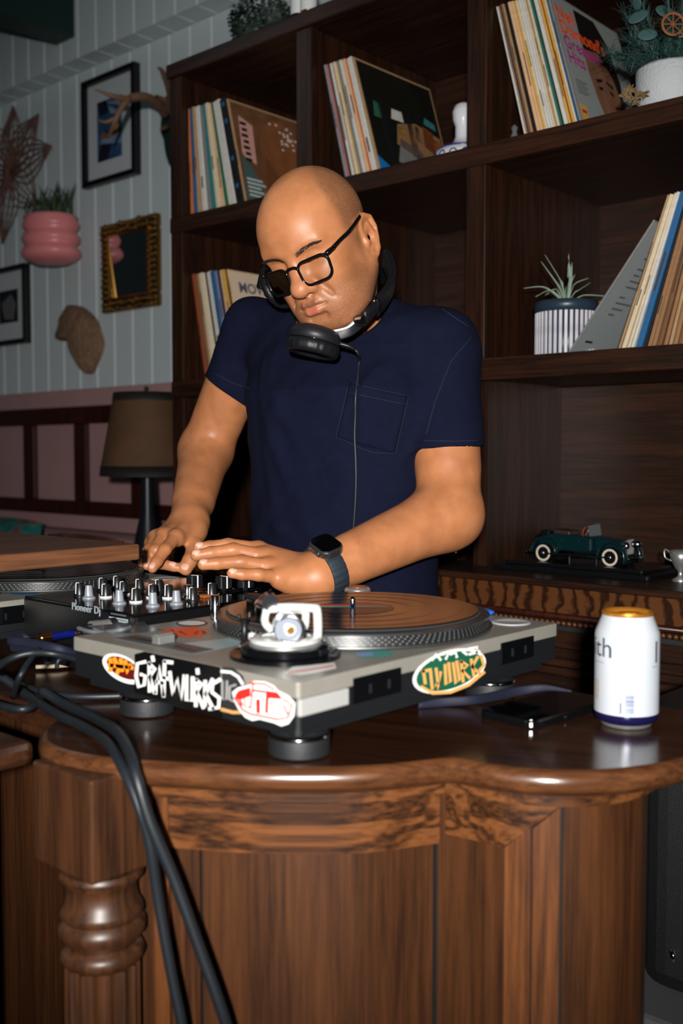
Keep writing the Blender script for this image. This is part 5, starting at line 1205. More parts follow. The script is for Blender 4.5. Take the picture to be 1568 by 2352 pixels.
def ear_cup(center, axis, R, T_, parent):
    """axis points from shell to pad"""
    M = Vector(axis).normalized().to_track_quat('Z', 'Y').to_matrix().to_4x4(); M.translation = Vector(center)
    sh_ = obj('cup_shell', xf(lathe([(0, -T_*0.55), (R*0.55, -T_*0.54), (R*0.82, -T_*0.46), (R*0.96, -T_*0.30), (R*0.97, -T_*0.02), (R*0.93, 0.0)], 48, cap=False), M), HPB, parent, smooth=True)
    obj('cup_seam', xf(lathe([(R*0.955, -T_*0.03), (R*0.985, -T_*0.015), (R*0.955, 0.0)], 48, cap=False), M), GLOSSB, sh_, smooth=True)
    V, Fc = [], []; n = 96; prof = [(0.93, 0.0), (0.99, 0.06), (1.02, 0.16), (1.01, 0.30), (0.95, 0.40), (0.86, 0.445), (0.74, 0.44), (0.64, 0.39), (0.60, 0.30), (0.60, 0.10), (0.0, 0.08)]
    for i in range(n):
        a = 2*math.pi*i/n; wr = 1+0.010*math.sin(i*2*math.pi/4.8)+0.006*math.sin(i*1.7)
        for j, (r_, z) in enumerate(prof):
            k = wr if 1 <= j <= 6 else 1.0; V.append(M @ Vector((R*r_*k*math.cos(a), R*r_*k*math.sin(a), T_*z)))
    m = len(prof)
    for i in range(n):
        i2 = (i+1) % n
        for j in range(m-1): Fc.append((i*m+j, i2*m+j, i2*m+j+1, i*m+j+1))
    obj('ear_pad', (V, Fc), LEATH, parent, smooth=True)
camv = Vector((SY, -CY, 0)); rgt = Vector((CY, SY, 0)); UP = Vector((0, 0, 1))
c1 = Dv(721, 786, 1.595)
ear_cup(c1, -UP*0.96+camv*0.05-rgt*0.22, 0.0405, 0.044, hp)
c2 = Dv(652, 650, 1.735)
ear_cup(c2, camv*0.72-rgt*0.55-UP*0.42, 0.040, 0.036, hp)
jk = obj('cable_boot', tube([Dv(778, 789, 1.585), Dv(800, 795, 1.585), Dv(816, 803, 1.588)], [0.0034, 0.0034, 0.0026], 12, smooth=4), BLACK, hp, smooth=True)
cpts = [Dv(814, 801, 1.588), Dv(823, 814, 1.592)]
for (x, y) in ((826, 835), (825, 870), (822, 910), (819, 955), (817, 1000), (817, 1050), (818, 1100), (816, 1150), (813, 1200), (809, 1250), (806, 1300), (803, 1350)):
    h = hit(sbv, x, y, 0.0046); cpts.append(h if h is not None else Dv(x, y, 1.66))
hc = obj('cord', tube(cpts, 0.0021, 8, smooth=3), mat('cord_black', srgb(30, 38, 42), 0.45), hp, smooth=True)
# ================================================================== wrist watch
WA = Vector((LE-LW)).normalized(); wc = Vector(LW)+WA*0.016
nW = (UP*0.86+camv*0.50); nW = (nW-WA*nW.dot(WA)).normalized(); bW = WA.cross(nW).normalized()
def wrist_r(th):
    dr = nW*math.cos(th)+bW*math.sin(th); h = bbv.ray_cast(wc+dr*0.06, -dr)
    return (h[0]-wc).length if h[0] is not None else 0.028
rr0 = [wrist_r(2*math.pi*i/72) for i in range(72)]
rr0 = [sum(rr0[(i+k) % 72] for k in range(-3, 4))/7+0.0012 for i in range(72)]
ww = thing('wrist_watch', 'square black smart watch with ribbed dark band on the man\'s wrist', 'watch', tuple(wc))
WB = mat('watch_band', srgb(34, 44, 54), 0.6); TITAN = mat('titanium', srgb(120, 122, 124), 0.3, 0.9)
V, Fc = [], []
for i in range(144):
    th = 2*math.pi*i/144; r_ = rr0[(i//2) % 72]*(1-(i % 2)*0.5)+rr0[(i//2+1) % 72]*(i % 2)*0.5
    dr = nW*math.cos(th)+bW*math.sin(th); rg = 0.0009*abs(math.sin(i*math.pi/6))
    w2 = 0.0125
    for x, y in ((-w2, 0), (-w2, 0.0026+rg), (-w2*0.85, 0.0034+rg), (w2*0.85, 0.0034+rg), (w2, 0.0026+rg), (w2, 0)): V.append(wc+WA*x+dr*(r_+y))
for i in range(144):
    j = (i+1) % 144
    for k in range(6): Fc.append((i*6+k, j*6+k, j*6+(k+1) % 6, i*6+(k+1) % 6))
obj('band', (V, Fc), WB, ww, auto=40)
MW = Matrix((WA, bW, nW)).transposed().to_4x4(); MW.translation = wc+nW*(max(rr0[0], rr0[4], rr0[-4])+0.0005)
cs = obj('case', xf(prism(rrect(0.0385, 0.0445, 0.0125, 7), 0.0, 0.0125), MW), TITAN, ww, bevel=0.0025)
obj('crystal', xf(prism(rrect(0.0345, 0.0405, 0.0105, 7), 0.0124, 0.0134), MW), mat('watch_glass', srgb(5, 5, 7), 0.08), ww, bevel=0.0006)
sgn = -1.0                                                          # crown faces the hand
cwn = obj('crown', xf(lathe([(0.0034, 0), (0.0040, 0.0006), (0.0040, 0.0030), (0.0032, 0.0036), (0, 0.0037)], 24), MW @ Matrix.Translation((-0.0192, -0.009, 0.0065)) @ Matrix.Rotation(-math.pi/2, 4, 'Y')), TITAN, ww, auto=35)
obj('crown_guard', xf(prism(rrect(0.004, 0.024, 0.0018, 4), 0.0025, 0.0105), MW @ Matrix.Translation((-0.0200, -0.001, 0))), TITAN, ww, bevel=0.0008)
obj('side_button', xf(prism(rrect(0.0022, 0.010, 0.001, 3), 0.0045, 0.0085), MW @ Matrix.Translation((-0.0222, 0.008, 0))), TITAN, ww)
# chrome loop at the palm side of the band
tb_ = None; bestz = 9
for i in range(72):
    th = 2*math.pi*i/72; p = wc+(nW*math.cos(th)+bW*math.sin(th))*rr0[i]
    sc_ = p.z-0.35*(p.dot(camv))
    if sc_ < bestz: bestz = sc_; tb_ = (th, rr0[i])
th, r_ = tb_; dr = nW*math.cos(th)+bW*math.sin(th); tg = -nW*math.sin(th)+bW*math.cos(th)
ctr = wc+dr*(r_+0.0050)
obj('buckle', tube([ctr+WA*x+tg*y for x, y in rrect(0.031, 0.011, 0.005, 5)], 0.0010, 8, closed=True), CHROME, ww, smooth=True)
# ================================================================== records on the shelves
random.seed(21)
ORD = ['first', 'second', 'third', 'fourth', 'fifth', 'sixth', 'seventh', 'eighth', 'ninth', 'tenth', 'eleventh', 'twelfth', 'thirteenth', 'fourteenth', 'fifteenth', 'sixteenth', 'seventeenth', 'eighteenth', 'nineteenth', 'twentieth', 'twenty-first', 'twenty-second', 'twenty-third', 'twenty-fourth', 'twenty-fifth', 'twenty-sixth']
CN = dict(cream=(222, 205, 176), white=(214, 212, 206), tan=(176, 142, 104), brown=(120, 84, 56), orange=(206, 110, 52), pink=(214, 160, 148), blue=(40, 98, 148), grey=(128, 128, 126), black=(22, 22, 24), teal=(58, 128, 128), yellow=(214, 168, 70), navy=(30, 44, 74), green=(46, 104, 76), peach=(226, 184, 142), rust=(150, 70, 36), kraft=(152, 112, 76), lilac=(150, 138, 160))
def sleeve_mat(c): return mat('sleeve_'+c, srgb(*CN[c]), 0.55, var=0.16, vscale=90)
LPH = 0.312
def sleeve_mesh(t, h=LPH, dp=LPH):
    # card sleeve: rounded spine at -Y, slightly gaping opposite edge, soft corners; x across thickness
    c = min(0.0012, t*0.3); P = [(0, c), (c, 0), (t-c, 0), (t, c), (t*0.98, dp*0.5), (t*0.92, dp), (t*0.08, dp), (t*0.02, dp*0.5)]
    V = [(x, y, z) for z in (0, h) for x, y in P]; n = len(P)
    return V, [tuple(range(n-1, -1, -1)), tuple(range(n, 2*n))]+[(i, (i+1) % n, n+(i+1) % n, n+i) for i in range(n)]
_sm = {}
def sleeve(x, y, z, t, lean, colr, label, group, yaw=0.0, h=LPH):
    key = (round(t, 4), colr, h)
    o = bpy.data.objects.new('record_sleeve', None); bpy.data.objects.remove(o)
    if key not in _sm:
        me = bpy.data.meshes.new('record_sleeve'); v, f = sleeve_mesh(t, h); me.from_pydata(v, [], f); me.update(); me.materials.append(sleeve_mat(colr)); _sm[key] = me
    o = bpy.data.objects.new('record_sleeve', _sm[key]); C.objects.link(o)
    o.location = (x, y, z); o.rotation_euler = (0, math.radians(lean), math.radians(yaw))
    tag(o, label, 'record sleeve', group)
    if colr not in ('black', 'navy') and random.random() < 0.55:         # title print along the spine
        zz = random.uniform(0.04, 0.2); ln = random.uniform(0.03, 0.10)
        q = obj('spine_print', box(t*0.3, t*0.62, -0.0003, 0.0, zz, zz+ln), mat('spine_ink', srgb(70, 56, 48), 0.6), None)
        q.parent = o; q.matrix_parent_inverse = Matrix()
    return o
def face_print(o, t, y0, y1, z0, z1, m_, off=0.0003, name='cover_print'):
    q = obj(name, ([(t+off, y0, z0), (t+off, y1, z0), (t+off, y1, z1), (t+off, y0, z1)], [(0, 1, 2, 3)]), m_, None)
    q.parent = o; q.matrix_parent_inverse = Matrix(); return q
def face_poly(o, t, pts, m_, off=0.0005, name='cover_print'):
    n = len(pts); c = (sum(p[0] for p in pts)/n, sum(p[1] for p in pts)/n)
    q = obj(name, ([(t+off, y, z) for y, z in pts]+[(t+off, c[0], c[1])], [(i, (i+1) % n, n) for i in range(n)]), m_, None)
    q.parent = o; q.matrix_parent_inverse = Matrix(); return q
def run(colours, px0, zf, lean0, lean1, where, group, widths=None, yj=0.006):
    """spines from the picture column px0 on the shelf front rightwards"""
    out = []; n = len(colours); xt = onY(px0, 600, BY+0.03)[0]+LPH*math.sin(math.radians(lean0))      # follow the top edges, feet slide out
    cnt = {}
    for i, c in enumerate(colours):
        t = widths[i] if widths else 0.0052
        ln = lean0+(lean1-lean0)*i/max(1, n-1)
        cnt[c] = cnt.get(c, 0)+1
        tot = colours.count(c)
        lab = ('%s %s record sleeve from the left in %s' % (ORD[cnt[c]-1], c, where)) if tot > 1 else '%s record sleeve standing in %s' % (c, where)
        o = sleeve(xt-LPH*math.sin(math.radians(ln)), BY+0.03+random.uniform(0, yj), zf, t, ln, c, lab, group)
        xt += t/math.cos(math.radians(ln))+0.0004; out.append((o, t))
    return out
# cubby A: top row, left column
gA = run(['pink', 'orange', 'blue', 'tan', 'white', 'grey', 'teal', 'cream', 'peach', 'green', 'white'], 424, Z_MID[1]+0.0005, -1, -12.5, 'the top left cubby', 'records in the top left cubby', [0.017, 0.008, 0.016, 0.009, 0.017, 0.011, 0.018, 0.012, 0.011, 0.007, 0.027])
o, t = gA[-1]; xA = o.location.x+0.0332
oA = sleeve(xA, BY+0.032, Z_MID[1]+0.0005, 0.026, -13.5, 'black', 'black box set sleeve with blue dots in the top left cubby', 'records in the top left cubby')
for zz in (0.05, 0.13, 0.24, 0.29): q = obj('spine_dot', box(0.009, 0.019, -0.0004, 0.0, zz, zz+0.012), sleeve_mat('blue'), None); q.parent = oA; q.matrix_parent_inverse = Matrix()
oA2 = sleeve(xA+0.0300, BY+0.034, Z_MID[1]+0.0005, 0.005, -14, 'tan', 'record sleeve with brown flower speckled cover facing out in the top left cubby', 'records in the top left cubby')
t = 0.005
face_print(oA2, t, 0.006, 0.306, 0.006, 0.306, mat('cover_brown', srgb(124, 84, 58), 0.4, var=0.4, vscale=14))
face_poly(oA2, t, [(0.01, 0.02), (0.10, 0.02), (0.06, 0.10), (0.02, 0.16)], mat('cover_teal', srgb(70, 96, 96), 0.4))
face_poly(oA2, t, [(0.02, 0.15), (0.07, 0.13), (0.08, 0.25), (0.03, 0.27)], sleeve_mat('pink'))
for k in range(7): face_print(oA2, t, 0.03+0.004*(k % 2), 0.055, 0.135+0.018*k, 0.145+0.018*k, mat('cover_ink', srgb(40, 28, 24), 0.5), 0.0008, 'cover_lettering')
for k in range(5): face_print(oA2, t, 0.02, 0.09-0.01*(k % 3), 0.03+0.012*k, 0.036+0.012*k, mat('cover_light', srgb(190, 196, 190), 0.5), 0.0008, 'cover_lettering')
def oval_on(o, t, cy_, cz_, ry, rz, m_, off): return face_poly(o, t, [(cy_+ry*math.cos(k*math.pi/9), cz_+rz*math.sin(k*math.pi/9)) for k in range(18)], m_, off)
oval_on(oA2, t, 0.185, 0.185, 0.085, 0.105, mat('cover_tanbrown', srgb(140, 88, 54), 0.35, var=0.25, vscale=20), 0.0006)
face_poly(oA2, t, [(0.09, 0.03), (0.13, 0.02), (0.16, 0.10), (0.11, 0.17)], mat('cover_sienna', srgb(110, 66, 42), 0.35), 0.0007)
random.seed(31)
for k in range(26): oval_on(oA2, t, 0.215+random.gauss(0, 0.022), 0.235+random.gauss(0, 0.022), 0.0045, 0.0035, mat('cover_fleck', srgb(224, 214, 206), 0.5), 0.0010)
oval_on(oA2, t, 0.205, 0.085, 0.040, 0.018, mat('cover_green', srgb(60, 150, 104), 0.35), 0.0010); oval_on(oA2, t, 0.215, 0.075, 0.028, 0.014, mat('cover_blackgreen', srgb(12, 30, 24), 0.3), 0.0013)
oval_on(oA2, t, 0.150, 0.060, 0.022, 0.022, mat('cover_scarlet', srgb(196, 50, 44), 0.35), 0.0011); oval_on(oA2, t, 0.165, 0.085, 0.018, 0.012, sleeve_mat('yellow'), 0.0013); oval_on(oA2, t, 0.265, 0.15, 0.014, 0.018, sleeve_mat('orange'), 0.0012)
# cubby B: top row, middle column
gB = run(['green', 'lilac', 'orange', 'navy', 'white', 'tan', 'cream', 'yellow', 'grey', 'white', 'peach', 'orange', 'white'], 789, Z_MID[1]+0.0005, -14, -16, 'the top middle cubby', 'records in the top middle cubby', [0.004, 0.007, 0.004, 0.005, 0.008, 0.005, 0.007, 0.005, 0.007, 0.008, 0.010, 0.004, 0.015])
o, t = gB[-1]
oB = sleeve(o.location.x+0.0190, BY+0.034, Z_MID[1]+0.0005, 0.006, -16.5, 'tan', 'record sleeve with dark painted figures on its cover in the top middle cubby', 'records in the top middle cubby'); t = 0.006
face_print(oB, t, 0.006, 0.306, 0.012, 0.306, mat('cover_night', srgb(30, 30, 26), 0.3, var=0.3, vscale=10))
for pts, c in (([(0.10, 0.10), (0.30, 0.04), (0.30, 0.16), (0.20, 0.18), (0.12, 0.16)], 'kraft'), ([(0.09, 0.05), (0.24, 0.02), (0.20, 0.10), (0.12, 0.12)], 'grey'), ([(0.16, 0.08), (0.19, 0.07), (0.185, 0.20), (0.165, 0.20)], 'black'), ([(0.05, 0.05), (0.08, 0.04), (0.075, 0.22), (0.055, 0.22)], 'black'), ([(0.22, 0.12), (0.27, 0.10), (0.27, 0.17), (0.23, 0.18)], 'rust'), ([(0.10, 0.17), (0.15, 0.17), (0.15, 0.20), (0.11, 0.20)], 'white'), ([(0.24, 0.19), (0.29, 0.18), (0.29, 0.20), (0.25, 0.21)], 'teal'), ([(0.03, 0.16), (0.06, 0.16), (0.06, 0.20), (0.04, 0.205)], 'green'), ([(0.12, 0.135), (0.155, 0.13), (0.15, 0.15), (0.125, 0.155)], 'yellow'), ([(0.21, 0.05), (0.28, 0.035), (0.29, 0.055), (0.22, 0.08)], 'teal'), ([(0.19, 0.13), (0.215, 0.125), (0.212, 0.17), (0.195, 0.175)], 'navy'), ([(0.165, 0.06), (0.175, 0.03), (0.185, 0.03), (0.18, 0.07)], 'rust'), ([(0.26, 0.13), (0.295, 0.12), (0.295, 0.15), (0.265, 0.155)], 'orange')): face_poly(oB, t, pts, sleeve_mat(c), 0.0006)
face_poly(oB, t, [(0.004, 0.0), (0.085, 0.0), (0.045, 0.028), (0.006, 0.048)], mat('cover_azure', srgb(24, 120, 190), 0.35), 0.0009)
face_poly(oB, t, [(0.035, 0.006), (0.048, 0.004), (0.050, 0.016), (0.038, 0.018)], RED, 0.0012)
# cubby C: top row, right column
gC = run(['white', 'tan', 'navy', 'brown', 'tan', 'black', 'black', 'peach', 'peach', 'yellow', 'cream', 'white', 'white', 'cream', 'tan', 'cream', 'teal', 'green', 'black', 'white', 'yellow', 'rust', 'yellow', 'cream', 'blue'], 1200, Z_MID[1]+0.0005, -14.5, -16, 'the top right cubby', 'records in the top right cubby', [0.0042, 0.0042, 0.0034, 0.0042, 0.0042, 0.0036, 0.0044, 0.007, 0.006, 0.0042, 0.005, 0.006, 0.005, 0.005, 0.0044, 0.005, 0.0026, 0.0026, 0.0036, 0.0078, 0.006, 0.0026, 0.0042, 0.005, 0.0026])
o, t = gC[-1]
oC = sleeve(o.location.x+0.0044, BY+0.031, Z_MID[1]+0.0005, 0.005, -16.2, 'grey', 'grey greatest hits sleeve with orange and magenta lettering and a portrait', 'records in the top right cubby'); t = 0.005
face_print(oC, t, 0.004, 0.308, 0.004, 0.308, mat('cover_grey', srgb(150, 156, 154), 0.4))
face_poly(oC, t, [(0.10, 0.30), (0.19, 0.30), (0.235, 0.25), (0.25, 0.16), (0.235, 0.09), (0.20, 0.14), (0.19, 0.21), (0.14, 0.20), (0.115, 0.15), (0.10, 0.22)], mat('cover_hair', srgb(26, 22, 20), 0.4), 0.0005)
face_poly(oC, t, [(0.100, 0.205), (0.17, 0.215), (0.215, 0.165), (0.235, 0.09), (0.225, 0.03), (0.17, 0.008), (0.135, 0.02), (0.110, 0.09), (0.098, 0.15)], mat('cover_skin', srgb(142, 98, 76), 0.4, var=0.3, vscale=30), 0.0007)
face_poly(oC, t, [(0.125, 0.14), (0.155, 0.148), (0.157, 0.141), (0.128, 0.132)], MATS['cover_hair'], 0.0009); face_poly(oC, t, [(0.175, 0.150), (0.205, 0.142), (0.203, 0.134), (0.176, 0.142)], MATS['cover_hair'], 0.0009)
face_poly(oC, t, [(0.130, 0.123), (0.150, 0.127), (0.149, 0.119), (0.132, 0.116)], MATS['cover_hair'], 0.0009); face_poly(oC, t, [(0.180, 0.128), (0.198, 0.122), (0.196, 0.114), (0.181, 0.119)], MATS['cover_hair'], 0.0009)
face_poly(oC, t, [(0.150, 0.055), (0.165, 0.060), (0.190, 0.055), (0.170, 0.046)], mat('cover_lip', srgb(110, 54, 44), 0.4), 0.0009)
MC = Matrix.Translation((t+0.0010, 0, 0)) @ Matrix(((0, 0, 1, 0), (1, 0, 0, 0), (0, 1, 0, 0), (0, 0, 0, 1)))
for body, y, z, sz, m_ in (('Neil', 0.012, 0.268, 0.046, mat('cover_orange', srgb(240, 86, 40), 0.4)), ("Diamond's", 0.012, 0.232, 0.046, MATS['cover_orange']), ('Greatest', 0.014, 0.197, 0.044, mat('cover_magenta', srgb(170, 60, 130), 0.4)), ('Hits', 0.016, 0.162, 0.044, MATS['cover_magenta'])):
    me = text_mesh(body, sz, MC @ Matrix.Translation((y, z, 0)), ext=0.0002, align='LEFT', bold=0.0008); q = obj('cover_lettering', me, m_, None); q.parent = oC; q.matrix_parent_inverse = Matrix()
for k in range(6): face_print(oC, t, 0.022, 0.062+0.012*(k % 2), 0.080+0.006*k, 0.0825+0.006*k, mat('cover_smallprint', srgb(96, 98, 98), 0.5), 0.0008, 'cover_smallprint')
ye = face_print(oC, t, 0.012, 0.040, 0.010, 0.052, sleeve_mat('yellow'), 0.0008, 'price_sticker'); face_print(oC, t, 0.016, 0.036, 0.032, 0.040, RED, 0.0011, 'price_sticker')
# cubby D: second row, left column
gD = run(['rust', 'brown', 'tan', 'cream', 'cream', 'black', 'white', 'blue', 'lilac', 'navy', 'peach', 'yellow', 'brown'], 468, Z_LO[1]+0.0005, -10.5, -13, 'the lower left cubby', 'records in the lower left cubby', [0.011, 0.008, 0.010, 0.014, 0.008, 0.009, 0.017, 0.016, 0.010, 0.009, 0.011, 0.010, 0.009])
o, t = gD[-1]
oD = sleeve(o.location.x+0.0105, BY+0.034, Z_LO[1]+0.0005, 0.005, -13.2, 'peach', 'peach record sleeve with dark lettering facing out in the lower left cubby', 'records in the lower left cubby'); t = 0.005
face_print(oD, t, 0.004, 0.308, 0.004, 0.308, mat('cover_cream', srgb(224, 200, 176), 0.45))
me = text_mesh('MOVIN', 0.042, MC @ Matrix.Translation((0.03, 0.262, 0)), ext=0.0002, align='LEFT', bold=0.001); q = obj('cover_lettering', me, mat('cover_slate', srgb(90, 94, 110), 0.5), None); q.parent = oD; q.matrix_parent_inverse = Matrix()
for k in range(9): face_print(oD, t, 0.03, 0.10+0.02*(k % 3), 0.10+0.014*k, 0.106+0.014*k, MATS['sleeve_yellow'] if k == 8 else mat('cover_greyprint', srgb(150, 140, 130), 0.5), 0.0008, 'cover_smallprint')
# cubby E: second row, right column; everything leans the other way
xe = onY(1418, 797, BY+0.03)[0]+LPH*math.sin(math.radians(19))
colE = ['tan', 'cream', 'cream', 'white', 'blue', 'black', 'kraft', 'kraft', 'brown', 'kraft', 'tan', 'kraft', 'brown', 'kraft', 'kraft', 'peach', 'kraft', 'tan', 'brown', 'kraft', 'kraft', 'peach', 'tan', 'kraft', 'brown', 'tan']
cnt = {}
for i, c in enumerate(colE):
    if xe > -0.752: break
    tE = [0.004, 0.008, 0.005, 0.006, 0.012, 0.005][i] if i < 6 else random.uniform(0.005, 0.008)
    ln = 19-6.5*min(1, i/12); cnt[c] = cnt.get(c, 0)+1
    lab = '%s %s record sleeve from the left in the lower right cubby' % (ORD[cnt[c]-1], c) if colE.count(c) > 1 else '%s record sleeve standing in the lower right cubby' % c
    o = sleeve(xe-LPH*math.sin(math.radians(ln)), BY+0.03+random.uniform(0, 0.006), Z_LO[1]+0.0025, tE, ln, c, lab, 'records in the lower right cubby'); xe += tE/math.cos(math.radians(ln))+0.0006
xg = onY(1306, 806, BY+0.028)[0]
oE = sleeve(xg, BY+0.024, Z_LO[1]+0.003, 0.005, 37.0, 'grey', 'pale grey record sleeve leaning steeply beside the ribbed flowerpot', 'records in the lower right cubby')
face_print(oE, 0.005, 0.003, 0.309, 0.003, 0.309, mat('cover_palegrey', srgb(150, 158, 160), 0.35))
for k in range(14): face_print(oE, 0.005, 0.05, 0.075+0.02*((k*7) % 3), 0.10+0.014*k+0.01*(k//4), 0.104+0.014*k+0.01*(k//4), MATS['cover_smallprint'], 0.0008, 'cover_smallprint')
face_print(oE, 0.005, 0.03, 0.06, 0.03, 0.035, MATS['cover_ink'], 0.0008, 'cover_smallprint')
# ================================================================== plants and ornaments on the shelves
SOIL = mat('soil', srgb(48, 32, 24), 0.9, bump=0.5, bscale=120)
def leaf(path, w, m_, parent, fold=0.25, name='leaf', n=6):
    P = smooth_path(path, n); V, Fc = [], []; m = len(P)
    for i in range(m):
        T = (P[min(i+1, m-1)]-P[max(i-1, 0)]).normalized(); s = T.cross(UP); s = s.normalized() if s.length > 0.05 else Vector((1, 0, 0)); nn = s.cross(T)
        ww_ = w*(0.75+0.25*math.sin(min(1, i/m*2)*math.pi/2))*(1-(i/(m-1))**2.2)+0.0003
        V += [P[i]-s*ww_+nn*ww_*fold, P[i], P[i]+s*ww_+nn*ww_*fold]
    for i in range(m-1):
        for k in (0, 1): Fc.append((i*3+k, i*3+k+1, (i+1)*3+k+1, (i+1)*3+k))
    o = obj(name, (V, Fc), m_, parent, smooth=True); so = o.modifiers.new('solid', 'SOLIDIFY'); so.thickness = 0.0012; return o
# spider plant in ribbed pot
pp = onY(1296, 812, BY+0.10); fx, fy = pp[0], BY+0.105
fz_ = Z_LO[1]
pot = thing('potted_plant', 'spiky air plant in a ribbed white and navy pot on the right shelf', 'potted plant', (fx, fy, fz_))
R0 = 0.066; Hh = 0.1; DKBLUE = mat('navy_glaze', srgb(40, 54, 70), 0.35)
obj('pot_wall', lathe([(R0-0.004, fz_+0.0005), (R0-0.002, fz_+0.003), (R0-0.001, fz_+Hh)], 64, (fx, fy)), DKBLUE, pot, smooth=True)
ribm = None
for i in range(36):
    a = 2*math.pi*i/36
    o = obj('rib', xf(prism(rrect(0.0072, 0.004, 0.0018, 3), 0.002, Hh-0.004), Matrix()), mat('white_marbled_glaze', srgb(216, 214, 222), 0.4, var=0.35, vscale=26), pot) if ribm is None else bpy.data.objects.new('rib', ribm)
    if ribm is None: ribm = o.data
    else: C.objects.link(o); o.parent = pot
    o.matrix_parent_inverse = _wm(pot).inverted(); o.location = (fx+R0*math.cos(a), fy+R0*math.sin(a), fz_); o.rotation_euler = (0, 0, a+math.pi/2)
obj('pot_rim', lathe([(R0-0.002, fz_+Hh-0.004), (R0+0.0035, fz_+Hh-0.002), (R0+0.0045, fz_+Hh+0.010), (R0+0.0035, fz_+Hh+0.020), (R0-0.004, fz_+Hh+0.0215), (R0-0.007, fz_+Hh+0.012)], 64, (fx, fy), cap=False), DKBLUE, pot, smooth=True)
obj('soil', lathe([(R0-0.006, fz_+Hh+0.010), (0, fz_+Hh+0.014)], 32, (fx, fy), cap=False), SOIL, pot, smooth=True)
LEAFG = mat('succulent_green', srgb(146, 166, 146), 0.5, var=0.25, vscale=40)
b0 = Vector((fx, fy, fz_+Hh+0.012)); sd_ = Vector((CY, SY, 0))
for tip, mid in (((-0.094, 0.040, 0.0), (-0.055, 0.042, 0)), ((-0.070, 0.020, -0.01), (-0.04, 0.034, 0)), ((-0.056, 0.098, 0.0), (-0.028, 0.058, 0)), ((-0.046, 0.115, 0.01), (-0.018, 0.064, 0)), ((0.004, 0.115, 0.0), (0.006, 0.065, 0)), ((0.016, 0.10, 0.02), (0.010, 0.055, 0.01)), ((0.048, 0.062, 0.0), (0.020, 0.050, 0)), ((0.055, 0.054, 0.01), (0.028, 0.036, 0)), ((0.105, 0.021, 0.0), (0.050, 0.024, 0)), ((-0.040, 0.03, 0.04), (-0.02, 0.04, 0.02)), ((0.03, 0.08, 0.05), (0.012, 0.05, 0.03)), ((-0.02, 0.07, 0.05), (-0.01, 0.045, 0.03))):
    f_ = lambda a: b0+sd_*a[0]+UP*a[1]+hv*(-a[2])
    leaf([b0, b0.lerp(f_(mid), 0.55)+UP*0.006, f_(mid), f_(tip)], 0.0076, LEAFG, pot)
obj('dead_leaf', tube([b0+sd_*0.04, b0+sd_*0.06+UP*0.004, b0+sd_*0.085+UP*0.014], [0.004, 0.005, 0.001], 6, smooth=3, flat=(1, 0.3)), sleeve_mat('rust'), pot, smooth=True)
# pine arrangement in a textured white pot, top right
q0 = onY(1535, 232, BY+0.09); gx, gy_ = q0[0], BY+0.10; gz = Z_MID[1]
pa = thing('pine_arrangement', 'blue green pine sprigs and dried orange slice in a rough white pot', 'plant arrangement', (gx, gy_, gz))
obj('pot', lathe([(0.058, gz), (0.064, gz+0.004), (0.069, gz+0.05), (0.070, gz+0.088), (0.067, gz+0.094), (0.060, gz+0.090)], 48, (gx, gy_)), mat('stucco_white', srgb(186, 190, 194), 0.8, bump=1.0, bscale=160), pa, smooth=True)
PINE = mat('pine_green', srgb(48, 82, 78), 0.6, var=0.4, vscale=60); EUC = mat('eucalyptus', srgb(70, 104, 102), 0.55)
random.seed(5)
for k in range(40):
    a = random.uniform(-0.095, 0.10); h_ = random.uniform(0.0, 0.15)*(1-0.5*(a < -0.06)); c0 = Vector((gx, gy_, gz+0.09))+sd_*a*0.3; c1_ = c0+sd_*(a-0.02)+UP*h_+hv*random.uniform(-0.03, 0.05)
    parts = [tube([c0, c0.lerp(c1_, 0.5)+UP*0.01, c1_], 0.0012, 5)]
    for j in range(46):
        t_ = 0.25+0.75*j/46; p = c0.lerp(c1_, t_); dv_ = Vector((random.gauss(0, 1), random.gauss(0, 1), random.gauss(0, 1)))+(c1_-c0).normalized()*1.1
        parts.append(tube([p, p+dv_.normalized()*random.uniform(0.018, 0.034)], [0.0009, 0.0003], 3, cap=False))
    obj('pine_sprig', join(*parts), PINE, pa)
for k, (a, u, s_) in enumerate(((-0.075, 0.19, 0.022), (-0.055, 0.155, 0.020), (-0.02, 0.20, 0.022), (-0.04, 0.125, 0.017), (0.03, 0.21, 0.02), (-0.078, 0.215, 0.016))):
    c = Vector((gx, gy_, gz))+sd_*a+UP*u+hv*0.02; M = Matrix.Rotation(0.5*k, 4, 'Z') @ Matrix.Rotation(1.1, 4, 'X')
    obj('eucalyptus_leaf', ellip(c, s_, s_*0.8, 0.0012, 16, 6, M), EUC, pa, smooth=True)
oc = Vector((gx, gy_, gz))+sd_*(-0.012)+UP*0.165+hv*0.045
MO = Matrix((sd_, UP.cross(hv) if False else UP, hv)).transposed().to_4x4()
rg = obj('orange_slice', tube([oc+sd_*(0.021*math.cos(t_))+UP*(0.021*math.sin(t_)) for t_ in np.linspace(0, 2*math.pi, 25)[:-1]], 0.0028, 8, closed=True), mat('dried_orange', srgb(138, 88, 52), 0.7), pa, smooth=True)
for k in range(4):
    t_ = k*math.pi/4; obj('segment', tube([oc+sd_*(0.020*math.cos(t_))+UP*(0.020*math.sin(t_)), oc-sd_*(0.020*math.cos(t_))-UP*(0.020*math.sin(t_))], 0.0012, 6), MATS['dried_orange'], rg)
